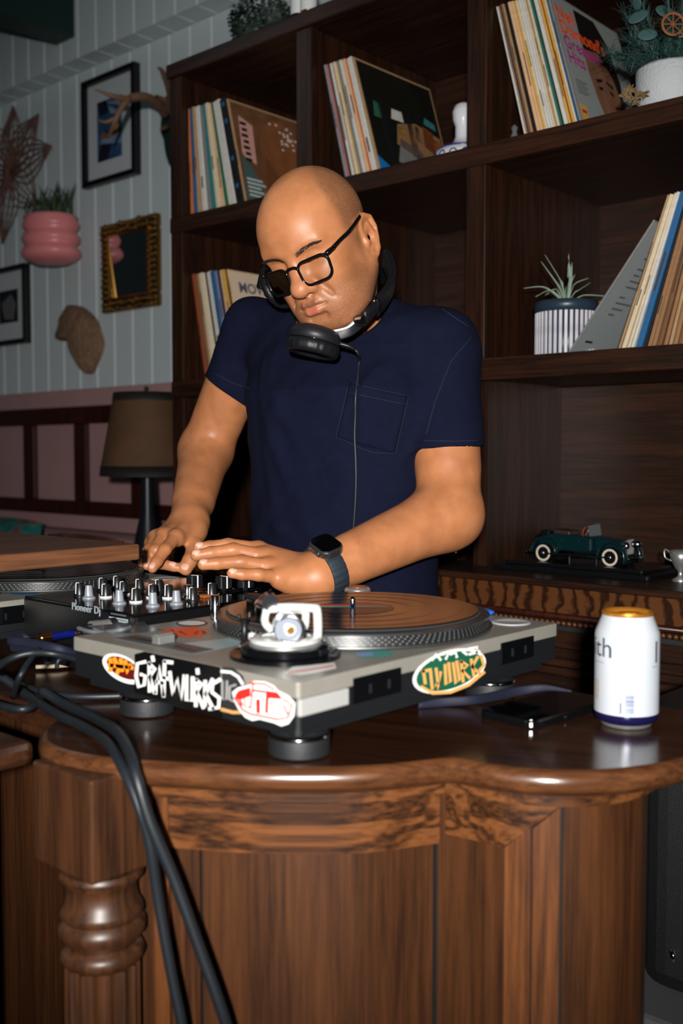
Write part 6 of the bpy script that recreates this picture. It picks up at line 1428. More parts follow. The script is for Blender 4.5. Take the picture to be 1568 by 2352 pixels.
for (a, u, v) in ((-0.095, 0.035, 0.05), (-0.085, 0.02, 0.045), (-0.105, 0.026, 0.05), (-0.07, 0.03, 0.05), (0.02, 0.155, 0.05), (0.03, 0.145, 0.05), (0.012, 0.140, 0.05)):
    c = Vector((gx, gy_, gz))+sd_*a+UP*u+hv*v
    parts = [tube([c, c+Vector((random.gauss(0, 1), random.gauss(0, 1), random.gauss(0, 1))).normalized()*0.013], [0.0016, 0.0011], 5) for j in range(22)]
    obj('dried_flower', join(*parts), mat('dried_flower', srgb(128, 104, 70), 0.8), pa)
# blue and white ceramic decanter behind the divider
v0 = onY(1052, 350, BY+0.14); vx, vy, vz = v0[0]+0.014, BY+0.14, Z_MID[1]
dc = thing('ceramic_decanter', 'white ceramic decanter with blue scrollwork half hidden by the divider', 'decanter', (vx, vy, vz))
CER = mat('white_ceramic', srgb(214, 216, 222), 0.2); CBL = mat('cobalt', srgb(44, 44, 120), 0.25)
obj('body', lathe([(0.0, vz), (0.045, vz), (0.066, vz+0.008), (0.074, vz+0.022), (0.066, vz+0.040), (0.045, vz+0.052), (0.026, vz+0.060), (0.019, vz+0.075), (0.0185, vz+0.10), (0.024, vz+0.115), (0.026, vz+0.135), (0.020, vz+0.150), (0.010, vz+0.156), (0.0, vz+0.157)], 48, (vx, vy)), CER, dc, smooth=True)
for zz, rr_ in ((0.0445, 0.060), (0.010, 0.0685)):
    obj('blue_band', lathe([(rr_, vz+zz-0.0025), (rr_+0.0012, vz+zz), (rr_, vz+zz+0.0025)], 48, (vx, vy), cap=False), CBL, dc, smooth=True)
for k in range(7):
    a = math.atan2(-CY, SY)+(-1.3+k*0.42); c = Vector((vx+0.0735*math.cos(a), vy+0.0735*math.sin(a), vz+0.024)); tg = Vector((-math.sin(a), math.cos(a), 0)); o2 = Vector((math.cos(a), math.sin(a), 0))
    obj('blue_scroll', tube([c+tg*0.010*math.cos(t_)*(1-t_/9)+UP*0.010*math.sin(t_)*(1-t_/9)-o2*(0.003*abs(math.sin(t_))) for t_ in np.linspace(0, 5.2, 18)], 0.0017, 6), CBL, dc, smooth=True)
# on top of the bookcase
TT_ = Z_TOP[1]
t0 = onY(575, 80, BY+0.12); bx2, by2 = t0[0], BY+0.16
bs = thing('boxwood_ball', 'round dark green boxwood ball plant on top of the bookcase', 'plant', (bx2, by2, TT_))
obj('pot', lathe([(0.045, TT_), (0.055, TT_+0.05), (0.058, TT_+0.055), (0.05, TT_+0.055)], 32, (bx2, by2)), BLACK, bs, smooth=True)
random.seed(2); parts = []
for k in range(1500):
    v = Vector((random.gauss(0, 1), random.gauss(0, 1), random.gauss(0, 1))).normalized(); c = Vector((bx2, by2, TT_+0.11))+Vector((v.x*0.085, v.y*0.085, v.z*0.085))*random.uniform(0.85, 1.06)
    t1 = v.orthogonal().normalized()*0.006; t2 = v.cross(t1)*0.6; e = v*0.004
    parts.append(([c-t1, c-t2+e, c+t1+e*2, c+t2+e], [(0, 1, 2, 3)]))
fo = obj('foliage', join(*parts), mat('boxwood_green', srgb(26, 48, 34), 0.6, var=0.5, vscale=50), bs); fo['kind'] = 'stuff'
for px_b, mcol, lab in ((680, GLOSSB, 'dark glass bottle standing at the edge on top of the bookcase'), (702, BRASS, 'amber glass bottle standing beside the dark one on top of the bookcase')):
    p = onY(px_b, 12, BY+0.05); x, y = p[0], BY+0.06
    bt = thing('bottle', lab, 'bottle', (x, y, TT_), 'bottles on top of the bookcase')
    obj('glass', lathe([(0.018, TT_), (0.022, TT_+0.004), (0.022, TT_+0.10), (0.010, TT_+0.14), (0.009, TT_+0.18)], 28, (x, y)), mcol, bt, smooth=True)
    obj('label', lathe([(0.0224, TT_+0.03), (0.0224, TT_+0.08)], 28, (x, y), cap=False), WHITE, bt, smooth=True)
    obj('cap', lathe([(0.011, TT_+0.178), (0.011, TT_+0.195), (0, TT_+0.196)], 20, (x, y)), GOLD, bt, auto=40)
# small glass ornament behind the right records
ga = onY(1180, 240, BY+0.02)
gl2 = obj('glass_trinket', lathe([(0, Z_MID[1]), (0.007, Z_MID[1]), (0.009, Z_MID[1]+0.014), (0.005, Z_MID[1]+0.024), (0.008, Z_MID[1]+0.034), (0, Z_MID[1]+0.042)], 20, (XC[1]+0.045, BY+0.045)), mat('clear_trinket', srgb(150, 150, 155), 0.1, 0.6), smooth=True)
tag(gl2, 'small shiny glass trinket at the foot of the top right records', 'ornament')
# ================================================================== model car on its plinth
LZ = 1.027
cb = onY(1345, 1300, 2.03); mcx, mcy = cb[0], 2.03
car = thing('model_car', 'dark green vintage open tourer model car on a black plinth', 'model car', (mcx, mcy, LZ))
CG = mat('car_green', srgb(9, 36, 40), 0.2, coat=0.5); CBK = mat('car_black', srgb(14, 15, 17), 0.25)
zb = LZ+0.022
obj('plinth', prism(rr_poly(mcx-0.185, mcx+0.185, mcy-0.085, mcy+0.085, 0.006), LZ, LZ+0.012), CBK, car, bevel=0.003)
obj('plinth_top', prism(rr_poly(mcx-0.165, mcx+0.165, mcy-0.068, mcy+0.068, 0.006), LZ+0.012, zb-0.002), CBK, car, bevel=0.002)
def CX(x, y, z): return (mcx+x, mcy+y, zb+z)
# car points to +x (right in the picture); side profile extruded with soft edges
def side_body(prof, y0, y1): 
    n = len(prof); V = [CX(x, y0, z) for x, z in prof]+[CX(x, y1, z) for x, z in prof]
    return V, [tuple(range(n)), tuple(range(2*n-1, n-1, -1))]+[(i, n+i, n+(i+1) % n, (i+1) % n) for i in range(n)]
obj('body_tub', side_body([(-0.100, 0.022), (0.030, 0.022), (0.030, 0.056), (0.000, 0.058), (-0.060, 0.060), (-0.095, 0.056), (-0.104, 0.040)], -0.030, 0.030), CG, car, bevel=0.006)
obj('hood', side_body([(0.030, 0.024), (0.098, 0.024), (0.100, 0.050), (0.030, 0.058)], -0.022, 0.022), CG, car, bevel=0.005)
obj('running_board', side_body([(-0.075, 0.014), (0.075, 0.014), (0.075, 0.018), (-0.075, 0.018)], -0.044, 0.044), CBK, car)
obj('seat', join(side_body([(-0.070, 0.050), (-0.025, 0.050), (-0.028, 0.066), (-0.066, 0.068)], -0.024, 0.024)), mat('car_leather', srgb(52, 34, 26), 0.5), car, bevel=0.003)
obj('folded_top', side_body([(-0.100, 0.052), (-0.075, 0.052), (-0.072, 0.068), (-0.096, 0.066)], -0.030, 0.030), CBK, car, bevel=0.004)
obj('steering_wheel', tube([CX(0.004+0.003*math.sin(t_), -0.012+0.010*math.cos(t_), 0.066+0.010*math.sin(t_)) for t_ in np.linspace(0, 2*math.pi, 17)[:-1]], 0.0012, 6, closed=True), sleeve_mat('rust'), car, smooth=True)
obj('windscreen', join(side_body([(0.020, 0.057), (0.0225, 0.057), (0.0185, 0.080), (0.016, 0.080)], -0.026, 0.026)), mat('car_glass', srgb(70, 76, 80), 0.1), car)
obj('windscreen_frame', tube([CX(0.021, -0.027, 0.056), CX(0.0165, -0.027, 0.081), CX(0.0165, 0.027, 0.081), CX(0.021, 0.027, 0.056)], 0.0012, 6), CHROME, car, smooth=True)
obj('radiator', side_body([(0.098, 0.020), (0.104, 0.020), (0.1035, 0.054), (0.0985, 0.054)], -0.018, 0.018), CHROME, car, bevel=0.003)
obj('bumper', tube([CX(0.118, -0.038, 0.016), CX(0.124, 0, 0.016), CX(0.118, 0.038, 0.016)], 0.0018, 8, smooth=4), CHROME, car, smooth=True)
obj('rear_bumper', tube([CX(-0.128, -0.036, 0.018), CX(-0.133, 0, 0.018), CX(-0.128, 0.036, 0.018)], 0.0018, 8, smooth=4), CHROME, car, smooth=True)
for s in (-1, 1):
    obj('headlamp', ellip(CX(0.108, s*0.026, 0.042), 0.007, 0.0075, 0.0075, 16, 10), CHROME, car, smooth=True)
    for x, fr_ in ((0.078, True), (-0.082, False)):
        arc = [CX(x+0.031*math.cos(t_)+(0.002 if fr_ else 0), s*0.036, 0.016+0.033*math.sin(t_)) for t_ in np.linspace(math.pi*(1.02 if fr_ else 1.0), -0.12*math.pi if fr_ else -0.05, 12)]
        if fr_: arc = [CX(0.022, s*0.036, 0.018)]+arc
        obj('fender', tube(arc, 0.009, 10, flat=(0.35, 1.0)), CG if not fr_ else CG, car, smooth=True)
        w_ = obj('wheel', xf(lathe([(0.0135, -0.0055), (0.0195, -0.006), (0.0215, -0.003), (0.0215, 0.003), (0.0195, 0.006), (0.0135, 0.0055)], 32), Matrix.Translation(CX(x, s*0.036, 0.0165)) @ Matrix.Rotation(math.pi/2, 4, 'X')), CBK, car, auto=40)
        obj('white_wall', xf(lathe([(0.0125, 0.0), (0.0135, 0.0062), (0.0180, 0.0063), (0.0182, 0.005)], 32, cap=False), Matrix.Translation(CX(x, s*0.036, 0.0165)) @ Matrix.Rotation(-s*math.pi/2, 4, 'X')), mat('whitewall', srgb(206, 196, 178), 0.5), w_, smooth=True)
        for k in range(8):
            a = k*math.pi/4; obj('spoke', tube([CX(x, s*0.0395, 0.0165), CX(x+0.0125*math.cos(a), s*0.0395, 0.0165+0.0125*math.sin(a))], 0.0009, 5), CHROME, w_)
        obj('hub', ellip(CX(x, s*0.0405, 0.0165), 0.0045, 0.0035, 0.0045, 14, 8), CHROME, w_, smooth=True)
obj('spare_wheel', xf(lathe([(0.006, -0.005), (0.0185, -0.006), (0.0205, 0), (0.0185, 0.006), (0.006, 0.005)], 32), Matrix.Translation(CX(-0.112, 0, 0.036)) @ Matrix.Rotation(math.pi/2, 4, 'Y')), CBK, car, auto=40)
for x in (-0.035, 0.03): obj('support_pin', lathe([(0.003, zb-0.003), (0.003, zb+0.016)], 10, (mcx+x, mcy-0.01)), CBK, car)
for x in (-0.05, -0.01): obj('door_handle', tube([CX(x, -0.031, 0.046), CX(x+0.008, -0.031, 0.046)], 0.0011, 6), CHROME, car)
# silver cup at the far right of the ledge
sv = onY(1556, 1310, 2.0); sx_, sy_ = sv[0]+0.006, 2.0
tr_ = thing('silver_cup', 'small two handled silver cup at the right end of the ledge', 'trophy', (sx_, sy_, LZ))
obj('bowl', lathe([(0.016, LZ), (0.017, LZ+0.003), (0.006, LZ+0.010), (0.005, LZ+0.020), (0.012, LZ+0.028), (0.020, LZ+0.045), (0.022, LZ+0.062), (0.0205, LZ+0.062), (0.010, LZ+0.035), (0, LZ+0.03)], 32, (sx_, sy_), cap=False), SILVER, tr_, smooth=True)
for s in (-1, 1): obj('handle', tube([(sx_+s*0.021, sy_, LZ+0.056), (sx_+s*0.034, sy_, LZ+0.062), (sx_+s*0.033, sy_, LZ+0.046), (sx_+s*0.019, sy_, LZ+0.040)], 0.0018, 8, smooth=5), SILVER, tr_, smooth=True)
# brass figure behind the elbow
bf = onY(1047, 1268, 2.05); bxx, byy = bf[0], 2.05
br = thing('brass_ornament', 'tiny brass ornament on a wooden block behind the man\'s elbow', 'ornament', (bxx, byy, LZ))
obj('block', box(bxx-0.02, bxx+0.02, byy-0.016, byy+0.016, LZ, LZ+0.014), W_DKZ, br, bevel=0.002)
obj('figure', lathe([(0.009, LZ+0.014), (0.010, LZ+0.020), (0.005, LZ+0.030), (0.008, LZ+0.040), (0.004, LZ+0.048), (0.006, LZ+0.055), (0, LZ+0.062)], 24, (bxx, byy)), BRASS, br, smooth=True)
# ================================================================== things on the boarded wall
FY = WY-0.001
FRB = mat('frame_black', srgb(14, 15, 18), 0.35); MOUNT = mat('mount_white', srgb(186, 192, 196), 0.6)
def picture(x0, x1, z0, z1, bw, label, art):
    f = thing('picture_frame', label, 'picture', ((x0+x1)/2, FY, z0))
    d_ = 0.032
    for nm, a in (('frame_bar', (x0, x1, FY-d_, FY, z1-bw, z1)), ('frame_bar', (x0, x1, FY-d_, FY, z0, z0+bw)), ('frame_bar', (x0, x0+bw, FY-d_, FY, z0+bw, z1-bw)), ('frame_bar', (x1-bw, x1, FY-d_, FY, z0+bw, z1-bw))): obj(nm, box(*a), FRB, f, bevel=0.002)
    obj('mount', box(x0+bw, x1-bw, FY-0.012, FY-0.002, z0+bw, z1-bw), MOUNT, f)
    for pts, m_, off in art:
        n = len(pts); obj('print_shape', ([(x, FY-0.0122-off, z) for x, z in pts], [tuple(range(n))]), m_, f)
    return f
def rect(x0, x1, z0, z1): return [(x0, z0), (x1, z0), (x1, z1), (x0, z1)]
PB = mat('print_blue', srgb(52, 84, 124), 0.5, var=0.5, vscale=18); PD = mat('print_dark', srgb(24, 28, 40), 0.5); PO = mat('print_ochre', srgb(190, 132, 40), 0.5); PS = mat('print_sky', srgb(120, 148, 176), 0.5, var=0.4, vscale=15)
x0, x1, z0, z1 = -3.652, -3.300, 2.352, 2.771
ax0, ax1, az0, az1 = x0+0.085, x1-0.105, z0+0.090, z1-0.095
picture(x0, x1, z0, z1, 0.022, 'tall black framed blue abstract print high on the boarded wall', [(rect(ax0, ax1, az0, az1), PB, 0), ([(ax0, az0), (ax0+0.07, az0), (ax0+0.10, az0+0.06), (ax0+0.03, az0+0.08)], PD, 0.001), ([(ax0+0.02, az0+0.07), (ax1, az0+0.05), (ax1, az0+0.09), (ax0+0.04, az0+0.11)], PS, 0.0012), ([(ax0+0.01, az0+0.10), (ax0+0.09, az0+0.115), (ax1-0.02, az0+0.10), (ax1-0.03, az0+0.085), (ax0+0.04, az0+0.085)], sleeve_mat('brown'), 0.0015), ([(ax1-0.065, az0+0.105), (ax1-0.02, az0+0.10), (ax1-0.025, az0+0.14), (ax1-0.05, az0+0.145)], PO, 0.0018), ([(ax0, az1), (ax0+0.06, az1), (ax0+0.08, az1-0.05), (ax0+0.02, az1-0.06)], PD, 0.001), ([(ax0+0.07, az1-0.01), (ax1, az1-0.02), (ax1-0.02, az1-0.07), (ax0+0.09, az1-0.06)], PS, 0.001)])
x0, x1, z0, z1 = -4.43, -4.094, 1.768, 2.112
picture(x0, x1, z0, z1, 0.022, 'black framed dark photograph cut off by the left picture edge', [(rect(x0+0.09, x1-0.085, z0+0.10, z1-0.10), PD, 0), ([(x1-0.20, z0+0.12), (x1-0.12, z0+0.11), (x1-0.10, z0+0.18), (x1-0.14, z0+0.225), (x1-0.22, z0+0.19)], mat('print_grey_tone', srgb(96, 98, 96), 0.5), 0.001)])
# ornate gilt mirror
x0, x1, z0, z1 = -3.534, -3.178, 1.842, 2.188
mr = thing('gilt_mirror', 'small rectangular mirror in a carved gilt frame beside the bookcase', 'mirror', ((x0+x1)/2, FY, z0))
GILT = mat('antique_gilt', srgb(120, 88, 44), 0.25, 0.9, bump=0.4, bscale=90)
fw = 0.052
for a in ((x0, x1, z1-fw, z1), (x0, x1, z0, z0+fw), (x0, x0+fw, z0+fw, z1-fw), (x1-fw, x1, z0+fw, z1-fw)): obj('frame_bar', box(a[0], a[1], FY-0.026, FY, a[2], a[3]), GILT, mr, bevel=0.008)
for a in ((x0+fw-0.006, x1-fw+0.006, z1-fw-0.002, z1-fw+0.006), (x0+fw-0.006, x1-fw+0.006, z0+fw-0.006, z0+fw+0.002), (x0+fw-0.006, x0+fw+0.004, z0+fw, z1-fw), (x1-fw-0.004, x1-fw+0.006, z0+fw, z1-fw)): obj('inner_slip', box(a[0], a[1], FY-0.032, FY-0.02, a[2], a[3]), BRASS, mr, bevel=0.003)
obj('mirror_glass', xf(box(-(x1-x0)/2+fw, (x1-x0)/2-fw, -0.003, 0.003, -(z1-z0)/2+fw-0.003, (z1-z0)/2-fw+0.003), Matrix.Translation(((x0+x1)/2, FY-0.017, (z0+z1)/2)) @ Matrix.Rotation(math.radians(4.5), 4, 'X')), mat('mirror_silver', srgb(200, 205, 205), 0.02, 1.0), mr)
random.seed(4); bo = None
def boss(x, z, r_):
    global bo
    o = obj('carved_boss', ellip((0, 0, 0), 1, 0.7, 1, 12, 8), GILT, mr, smooth=True) if bo is None else bo.copy()
    if bo is None: bo = o
    else: C.objects.link(o)
    o.matrix_parent_inverse = _wm(mr).inverted(); o.location = (x, FY-0.027, z); o.scale = (r_, r_, r_)
for k in range(15):
    u = (k+0.5)/15
    for zz in (z0+0.012, z1-0.012, z0+0.034, z1-0.034): boss(x0+(x1-x0)*u, zz+random.uniform(-0.004, 0.004), random.uniform(0.008, 0.013))
    for xx in (x0+0.012, x1-0.012, x0+0.034, x1-0.034): boss(xx+random.uniform(-0.004, 0.004), z0+(z1-z0)*u, random.uniform(0.008, 0.013))
# driftwood
dw = [(-3.77, 1.905), (-3.745, 1.895), (-3.70, 1.893), (-3.63, 1.850), (-3.585, 1.815), (-3.575, 1.775), (-3.548, 1.74), (-3.560, 1.69), (-3.59, 1.655), (-3.62, 1.615), (-3.640, 1.603), (-3.665, 1.625), (-3.70, 1.665), (-3.71, 1.71), (-3.73, 1.752), (-3.79, 1.752), (-3.835, 1.760), (-3.848, 1.78), (-3.82, 1.82), (-3.81, 1.86), (-3.795, 1.875)]
V = [(x, FY, z) for x, z in dw]; cxd, czd = sum(p[0] for p in dw)/len(dw), sum(p[1] for p in dw)/len(dw); n = len(dw)
random.seed(6)
rings = [(1.0, 0.0), (1.0, 0.03), (0.85, 0.055), (0.55, 0.07), (0.25, 0.074)]
V, Fc = [], []
for sc_, dp in rings:
    for x, z in dw: V.append((cxd+(x-cxd)*sc_+random.uniform(-0.004, 0.004), FY-dp-random.uniform(0, 0.010)*(dp > 0.02), czd+(z-czd)*sc_+random.uniform(-0.004, 0.004)))
V.append((cxd, FY-0.078, czd))
for r_ in range(len(rings)-1):
    for i in range(n): j = (i+1) % n; Fc.append((r_*n+j, r_*n+i, (r_+1)*n+i, (r_+1)*n+j))
for i in range(n): Fc.append(((len(rings)-1)*n+(i+1) % n, (len(rings)-1)*n+i, len(rings)*n))
dwo = obj('driftwood', (V, Fc), wood('driftwood_grain', srgb(74, 54, 40), srgb(150, 116, 90), 0.8, 'z', 2.0), smooth=True); m_ = dwo.modifiers.new('sub', 'SUBSURF'); m_.levels = 1; m_.render_levels = 2
tag(dwo, 'weathered piece of driftwood hung below the gilt mirror', 'driftwood')
# pink wall planter
pcy = WY-0.131; px0 = onY(116, 500, pcy)[0]; zc0 = onY(116, 588, pcy-0.09)[2]
pl_ = thing('wall_planter', 'pink scalloped wall planter with grassy succulents', 'planter', (px0, FY, zc0))
PKP = mat('pink_ceramic', srgb(222, 132, 134), 0.35); prof = [(0.075, zc0)]
for k in range(3):
    z = zc0+0.010+0.056*k; prof += [(0.110, z+0.003), (0.128-0.003*k, z+0.016), (0.131-0.003*k, z+0.030), (0.122-0.003*k, z+0.048)]
prof += [(0.119, zc0+0.182), (0.110, zc0+0.182), (0.104, zc0+0.155)]
V, Fc = lathe([(r_*0.85, z) for r_, z in prof], 48, (px0, pcy))
V = [(px0+(x-px0)*1.18, min(y, FY-0.001), z) for x, y, z in V]
obj('pot', (V, Fc), PKP, pl_, smooth=True)
random.seed(8)
GRS = mat('grass_green', srgb(54, 72, 44), 0.6, var=0.4, vscale=40)
for k in range(46):
    a = random.uniform(-0.10, 0.10); b0_ = Vector((px0+a, pcy-random.uniform(-0.05, 0.05), zc0+0.150)); h_ = random.uniform(0.09, 0.16)*(0.6 if abs(a) < 0.02 else 1)
    leaf([b0_, b0_+Vector((random.uniform(-0.02, 0.02), -0.01, h_*0.6)), b0_+Vector((random.uniform(-0.05, 0.05)+a*0.1, -0.015, h_))], 0.007, GRS, pl_, n=3)
# woven star
st0 = onY(28, 395, FY-0.02); sx0, sz0 = st0[0], st0[2]
ws = thing('woven_star', 'brown woven straw star hanging above the pink planter', 'wall decoration', (sx0, FY, sz0))
STR = mat('straw_brown', srgb(104, 70, 58), 0.8)
tips = [onY(30, 243, FY-0.03), onY(88, 262, FY-0.03), onY(118, 335, FY-0.03), onY(85, 470, FY-0.03), onY(5, 560, FY-0.03), onY(-60, 480, FY-0.03), onY(-75, 380, FY-0.03), onY(-35, 290, FY-0.03)]
for k, tp in enumerate(tips):
    tp = Vector(tp); c = Vector((sx0, FY-0.03, sz0)); dr = tp-c; pr_ = Vector((-dr.z, 0, dr.x)).normalized(); parts = []
    for j in range(7):
        u = (j-3)/3; m2 = c+dr*0.45+pr_*(u*0.095); bs_ = c+pr_*u*0.03
        parts.append(tube([bs_, m2+Vector((0, -0.015*(1-abs(u)), 0)), tp], [0.0030, 0.0028, 0.0026], 5, smooth=4))
    for j in range(6):
        f_ = 0.25+j*0.11; w_ = 0.09*(1-abs(f_-0.45)/0.6); parts.append(tube([c+dr*f_-pr_*w_, c+dr*f_+pr_*w_], 0.0009, 4))
    obj('star_point', join(*parts), STR, ws, smooth=True)
# antlers mounted on a green board behind the bookcase end
an = thing('mounted_antlers', 'branched antlers on a dark green shield beside the bookcase', 'antlers', (-3.05, FY, 2.55))
ah = onY(388, 290, FY-0.05); hx, hz = ah[0]+0.03, ah[2]
obj('shield', xf(prism([(0.11*math.cos(t_)*(1 if math.sin(t_) > 0 else 0.85), 0.17*math.sin(t_)) for t_ in np.linspace(0, 2*math.pi, 33)[:-1]], 0, 0.03), Matrix.Translation((hx, FY, hz)) @ Matrix.Rotation(math.pi/2, 4, 'X')), GREENB, an, bevel=0.006)
ANT = mat('antler', srgb(128, 96, 72), 0.6, var=0.3, vscale=30)
def ap(px, py, y): return Vector(onY(px, py, y))
obj('antler', tube([ap(378, 262, 2.42), ap(362, 238, 2.33), ap(330, 222, 2.24), ap(296, 228, 2.18), ap(275, 255, 2.15), ap(262, 285, 2.14), ap(248, 318, 2.15)], [0.017, 0.016, 0.015, 0.013, 0.010, 0.008, 0.003], 12, smooth=6), ANT, an, smooth=True)
for P, r_ in (([(298, 228, 2.18), (262, 222, 2.12), (218, 205, 2.06)], [0.012, 0.009, 0.002]), ([(270, 268, 2.15), (245, 280, 2.12), (222, 276, 2.10)], [0.008, 0.006, 0.002]), ([(377, 262, 2.42), (383, 235, 2.36), (362, 222, 2.30), (357, 219, 2.27)], [0.014, 0.010, 0.006, 0.002]), ([(386, 290, 2.42), (378, 293, 2.36), (368, 298, 2.32)], [0.010, 0.008, 0.003])):
    obj('tine', tube([ap(*p) for p in P], r_, 10, smooth=5), ANT, an, smooth=True)
obj('antler', tube([ap(395, 260, 2.42), ap(392, 220, 2.33), ap(384, 190, 2.26), ap(372, 163, 2.20), ap(362, 155, 2.17)], [0.016, 0.014, 0.012, 0.008, 0.003], 12, smooth=6), ANT, an, smooth=True)
# ================================================================== table lamp and sofa on the left
lc = D(338, 1080, 3.35); lx0, ly0 = lc[0], lc[1]
lamp = thing('table_lamp', 'dark table lamp with tapered brown drum shade beside the bookcase', 'lamp', (lx0, ly0, 0.62))
SHD = mat('lamp_shade', srgb(86, 58, 34), 0.8, var=0.35, vscale=8); SHB = mat('lamp_trim', srgb(26, 22, 20), 0.7)
zt, zbm = 1.476, 1.212
sd1 = obj('shade', lathe([(0.149, zbm), (0.146, zbm+0.03), (0.108, zt-0.03), (0.104, zt), (0.101, zt), (0.143, zbm+0.03), (0.146, zbm)], 56, (lx0, ly0), cap=False), SHD, lamp, smooth=True)
obj('shade_trim', lathe([(0.1495, zbm), (0.1465, zbm+0.032), (0.1473, zbm+0.033), (0.1505, zbm)], 56, (lx0, ly0), cap=False), SHB, sd1, smooth=True)
obj('shade_trim', lathe([(0.1085, zt-0.026), (0.1048, zt+0.001), (0.1035, zt)], 56, (lx0, ly0), cap=False), SHB, sd1, smooth=True)
obj('stem', lathe([(0.10, 0.62), (0.105, 0.635), (0.07, 0.66), (0.055, 0.78), (0.062, 0.90), (0.040, 1.02), (0.022, 1.10), (0.017, 1.25), (0.012, 1.47)], 36, (lx0, ly0)), mat('lamp_metal', srgb(34, 38, 42), 0.35, 0.5), lamp, smooth=True)
obj('finial', lathe([(0.004, 1.47), (0.004, 1.482), (0.009, 1.488), (0.006, 1.496), (0, 1.500)], 16, (lx0, ly0)), SHB, lamp, smooth=True)
sp_ = []
for k in range(3): a = k*2.094; sp_.append(tube([(lx0, ly0, 1.466), (lx0+0.103*math.cos(a), ly0+0.103*math.sin(a), 1.470)], 0.0015, 5))
obj('spider', join(*sp_), SHB, lamp)
stb = thing('side_table', 'low dark side table under the lamp behind the raised shelf', 'table', (lx0, ly0, 0))
obj('table_top', prism([(lx0+0.17*math.cos(t_), ly0+0.17*math.sin(t_)) for t_ in np.linspace(0, 2*math.pi, 33)[:-1]], 0.595, 0.62), W_DKZ, stb, bevel=0.004)
for k in range(3): a = k*2.094+0.5; obj('leg', tube([(lx0+0.12*math.cos(a), ly0+0.12*math.sin(a), 0.0), (lx0+0.10*math.cos(a), ly0+0.10*math.sin(a), 0.596)], [0.012, 0.018], 10), W_DKZ, stb, smooth=True)
# sofa with patterned back cushions along the back wall
xs0, xs1 = onY(-420, 1230, 2.15)[0], onY(262, 1230, 2.15)[0]
sf = thing('sofa', 'pink upholstered sofa against the wall at the far left', 'sofa', ((xs0+xs1)/2, 2.15, 0))
SFM = mat('sofa_pink', srgb(150, 112, 116), 0.85)
obj('seat', box(xs0, xs1, 1.75, 2.30, 0.12, 0.46), SFM, sf, bevel=0.03)
obj('backrest', box(xs0, xs1, 2.31, 2.46, 0.12, 0.98), SFM, sf, bevel=0.04)
for xx in (xs0, xs1-0.1): obj('arm', box(xx, xx+0.1, 1.75, 2.3, 0.40, 0.64), SFM, sf, bevel=0.03)
for xx in (xs0+0.05, xs1-0.1):
    for yy in (1.8, 2.38): obj('foot', box(xx, xx+0.05, yy, yy+0.05, 0, 0.12), SEAM, sf)
def cushion(x, y, z, w, h_, t_, m_, label, tilt):
    n = 14; V, Fc = [], []
    for s in (-1, 1):
        for j in range(n+1):
            for i in range(n+1):
                u, v = 2*i/n-1, 2*j/n-1; k = max(0, (1-u**4)*(1-v**4))**0.5; V.append((u*w/2*(1-0.04*(v*v)), s*t_/2*k, v*h_/2*(1-0.04*u*u)))
    o2 = (n+1)**2
    for j in range(n):
        for i in range(n):
            a = j*(n+1)+i; Fc += [(a, a+1, a+n+2, a+n+1), (o2+a, o2+a+n+1, o2+a+n+2, o2+a+1)]
    M = Matrix.Translation((x, y, z)) @ Matrix.Rotation(math.radians(tilt), 4, 'X')
    return tag(obj('cushion', xf((V, Fc), M), m_, smooth=True), label, 'cushion', 'cushions on the sofa')
def pattern(name, cols, scale):
    m_ = bpy.data.materials.new(name); m_.use_nodes = True; nt = m_.node_tree; b = nt.nodes['Principled BSDF']; b.inputs['Roughness'].default_value = 0.9
    tc = nt.nodes.new('ShaderNodeTexCoord'); n = nt.nodes.new('ShaderNodeTexNoise'); n.inputs['Scale'].default_value = scale; nt.links.new(tc.outputs['Object'], n.inputs[0]); r_ = nt.nodes.new('ShaderNodeValToRGB'); r_.color_ramp.interpolation = 'CONSTANT'
    e = r_.color_ramp.elements; e[0].color = srgb(*cols[0]); e[1].position = 0.45; e[1].color = srgb(*cols[1])
    for k, c in enumerate(cols[2:]): q = e.new(0.52+0.07*k); q.color = srgb(*c)
    nt.links.new(n.outputs[0], r_.inputs[0]); nt.links.new(r_.outputs[0], b.inputs['Base Color']); return m_
cushion(onY(-20, 1200, 2.16)[0], 2.17, 0.755, 0.50, 0.56, 0.16, pattern('teal_floral', [(24, 92, 90), (30, 110, 104), (120, 58, 40), (40, 80, 70)], 9), 'teal floral cushion at the far left end of the sofa', -16)
cushion(onY(150, 1200, 2.12)[0]-0.02, 2.13, 0.735, 0.50, 0.53, 0.17, pattern('rust_floral', [(96, 40, 26), (120, 56, 30), (40, 50, 52), (140, 80, 34)], 8), 'rust and orange patterned cushion on the sofa', -18)
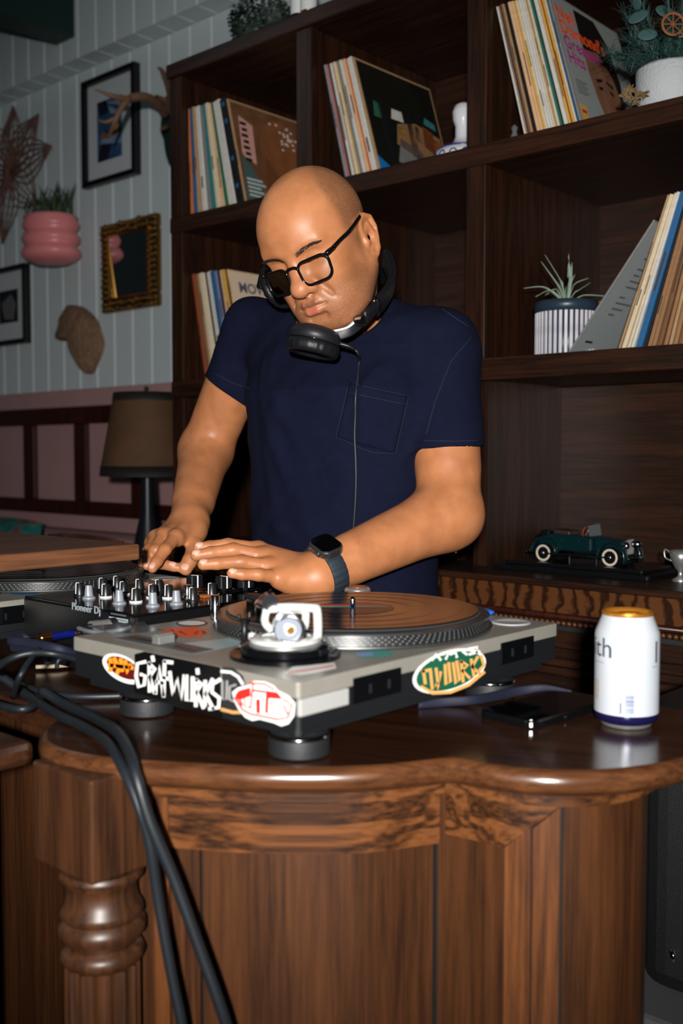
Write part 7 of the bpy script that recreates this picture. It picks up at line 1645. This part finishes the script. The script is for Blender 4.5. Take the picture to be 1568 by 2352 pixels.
# ================================================================== gear beside the bar, lower right
gx0 = D(1545, 2100, 1.52)
bag = thing('gear_bag', 'black gear bag resting on a grey case beside the bar', 'bag', (gx0[0]+0.08, gx0[1], 0))
bcx, bcy = gx0[0]+0.15, gx0[1]+0.02
NYL = mat('black_nylon', srgb(12, 13, 15), 0.6, bump=0.6, bscale=700)
obj('body', prism([(bcx+p[0], bcy+p[1]) for p in rrect(0.34, 0.26, 0.06, 6)], 0.53, 0.90), NYL, bag, bevel=0.03)
obj('top_flap', prism([(bcx+p[0], bcy+p[1]) for p in rrect(0.33, 0.25, 0.06, 6)], 0.90, 0.935), BLACK, bag, bevel=0.015)
obj('piping', tube([Vector((bcx+p[0], bcy+p[1], 0.897)) for p in rrect(0.345, 0.265, 0.06, 8)], 0.004, 8, closed=True), BLACK, bag, smooth=True)
obj('zip_pull', tube([Vector((bcx-0.10, bcy-0.132, 0.60)), Vector((bcx-0.095, bcy-0.135, 0.585))], 0.004, 8), CHROME, bag, smooth=True)
cs_ = thing('equipment_case', 'grey metal equipment case with an amber light under the gear bag', 'case', (bcx, bcy, 0))
obj('shell', box(bcx-0.24, bcx+0.24, bcy-0.20, bcy+0.20, 0.43, 0.53), mat('case_grey', srgb(96, 98, 100), 0.4, 0.3), cs_, bevel=0.01)
obj('front_panel', box(bcx-0.22, bcx+0.22, bcy-0.205, bcy-0.20, 0.435, 0.492), GLOSSB, cs_)
q = obj('indicator', lathe([(0.006, 0), (0.006, 0.004), (0, 0.006)], 12), mat('amber_lamp', srgb(250, 170, 50), 0.3, emit=0.8), cs_, smooth=True)
q.matrix_parent_inverse = _wm(cs_).inverted(); q.location = (bcx-0.14, bcy-0.205, 0.465); q.rotation_euler = (math.pi/2, 0, 0)
obj('lower_shell', box(bcx-0.26, bcx+0.26, bcy-0.22, bcy+0.22, 0.02, 0.43), SILVER, cs_, bevel=0.012)
for xx in (-0.2, 0.2):
    for yy in (-0.16, 0.16): obj('foot', lathe([(0.02, 0.0), (0.02, 0.02)], 14, (bcx+xx, bcy+yy)), RUBBER, cs_)
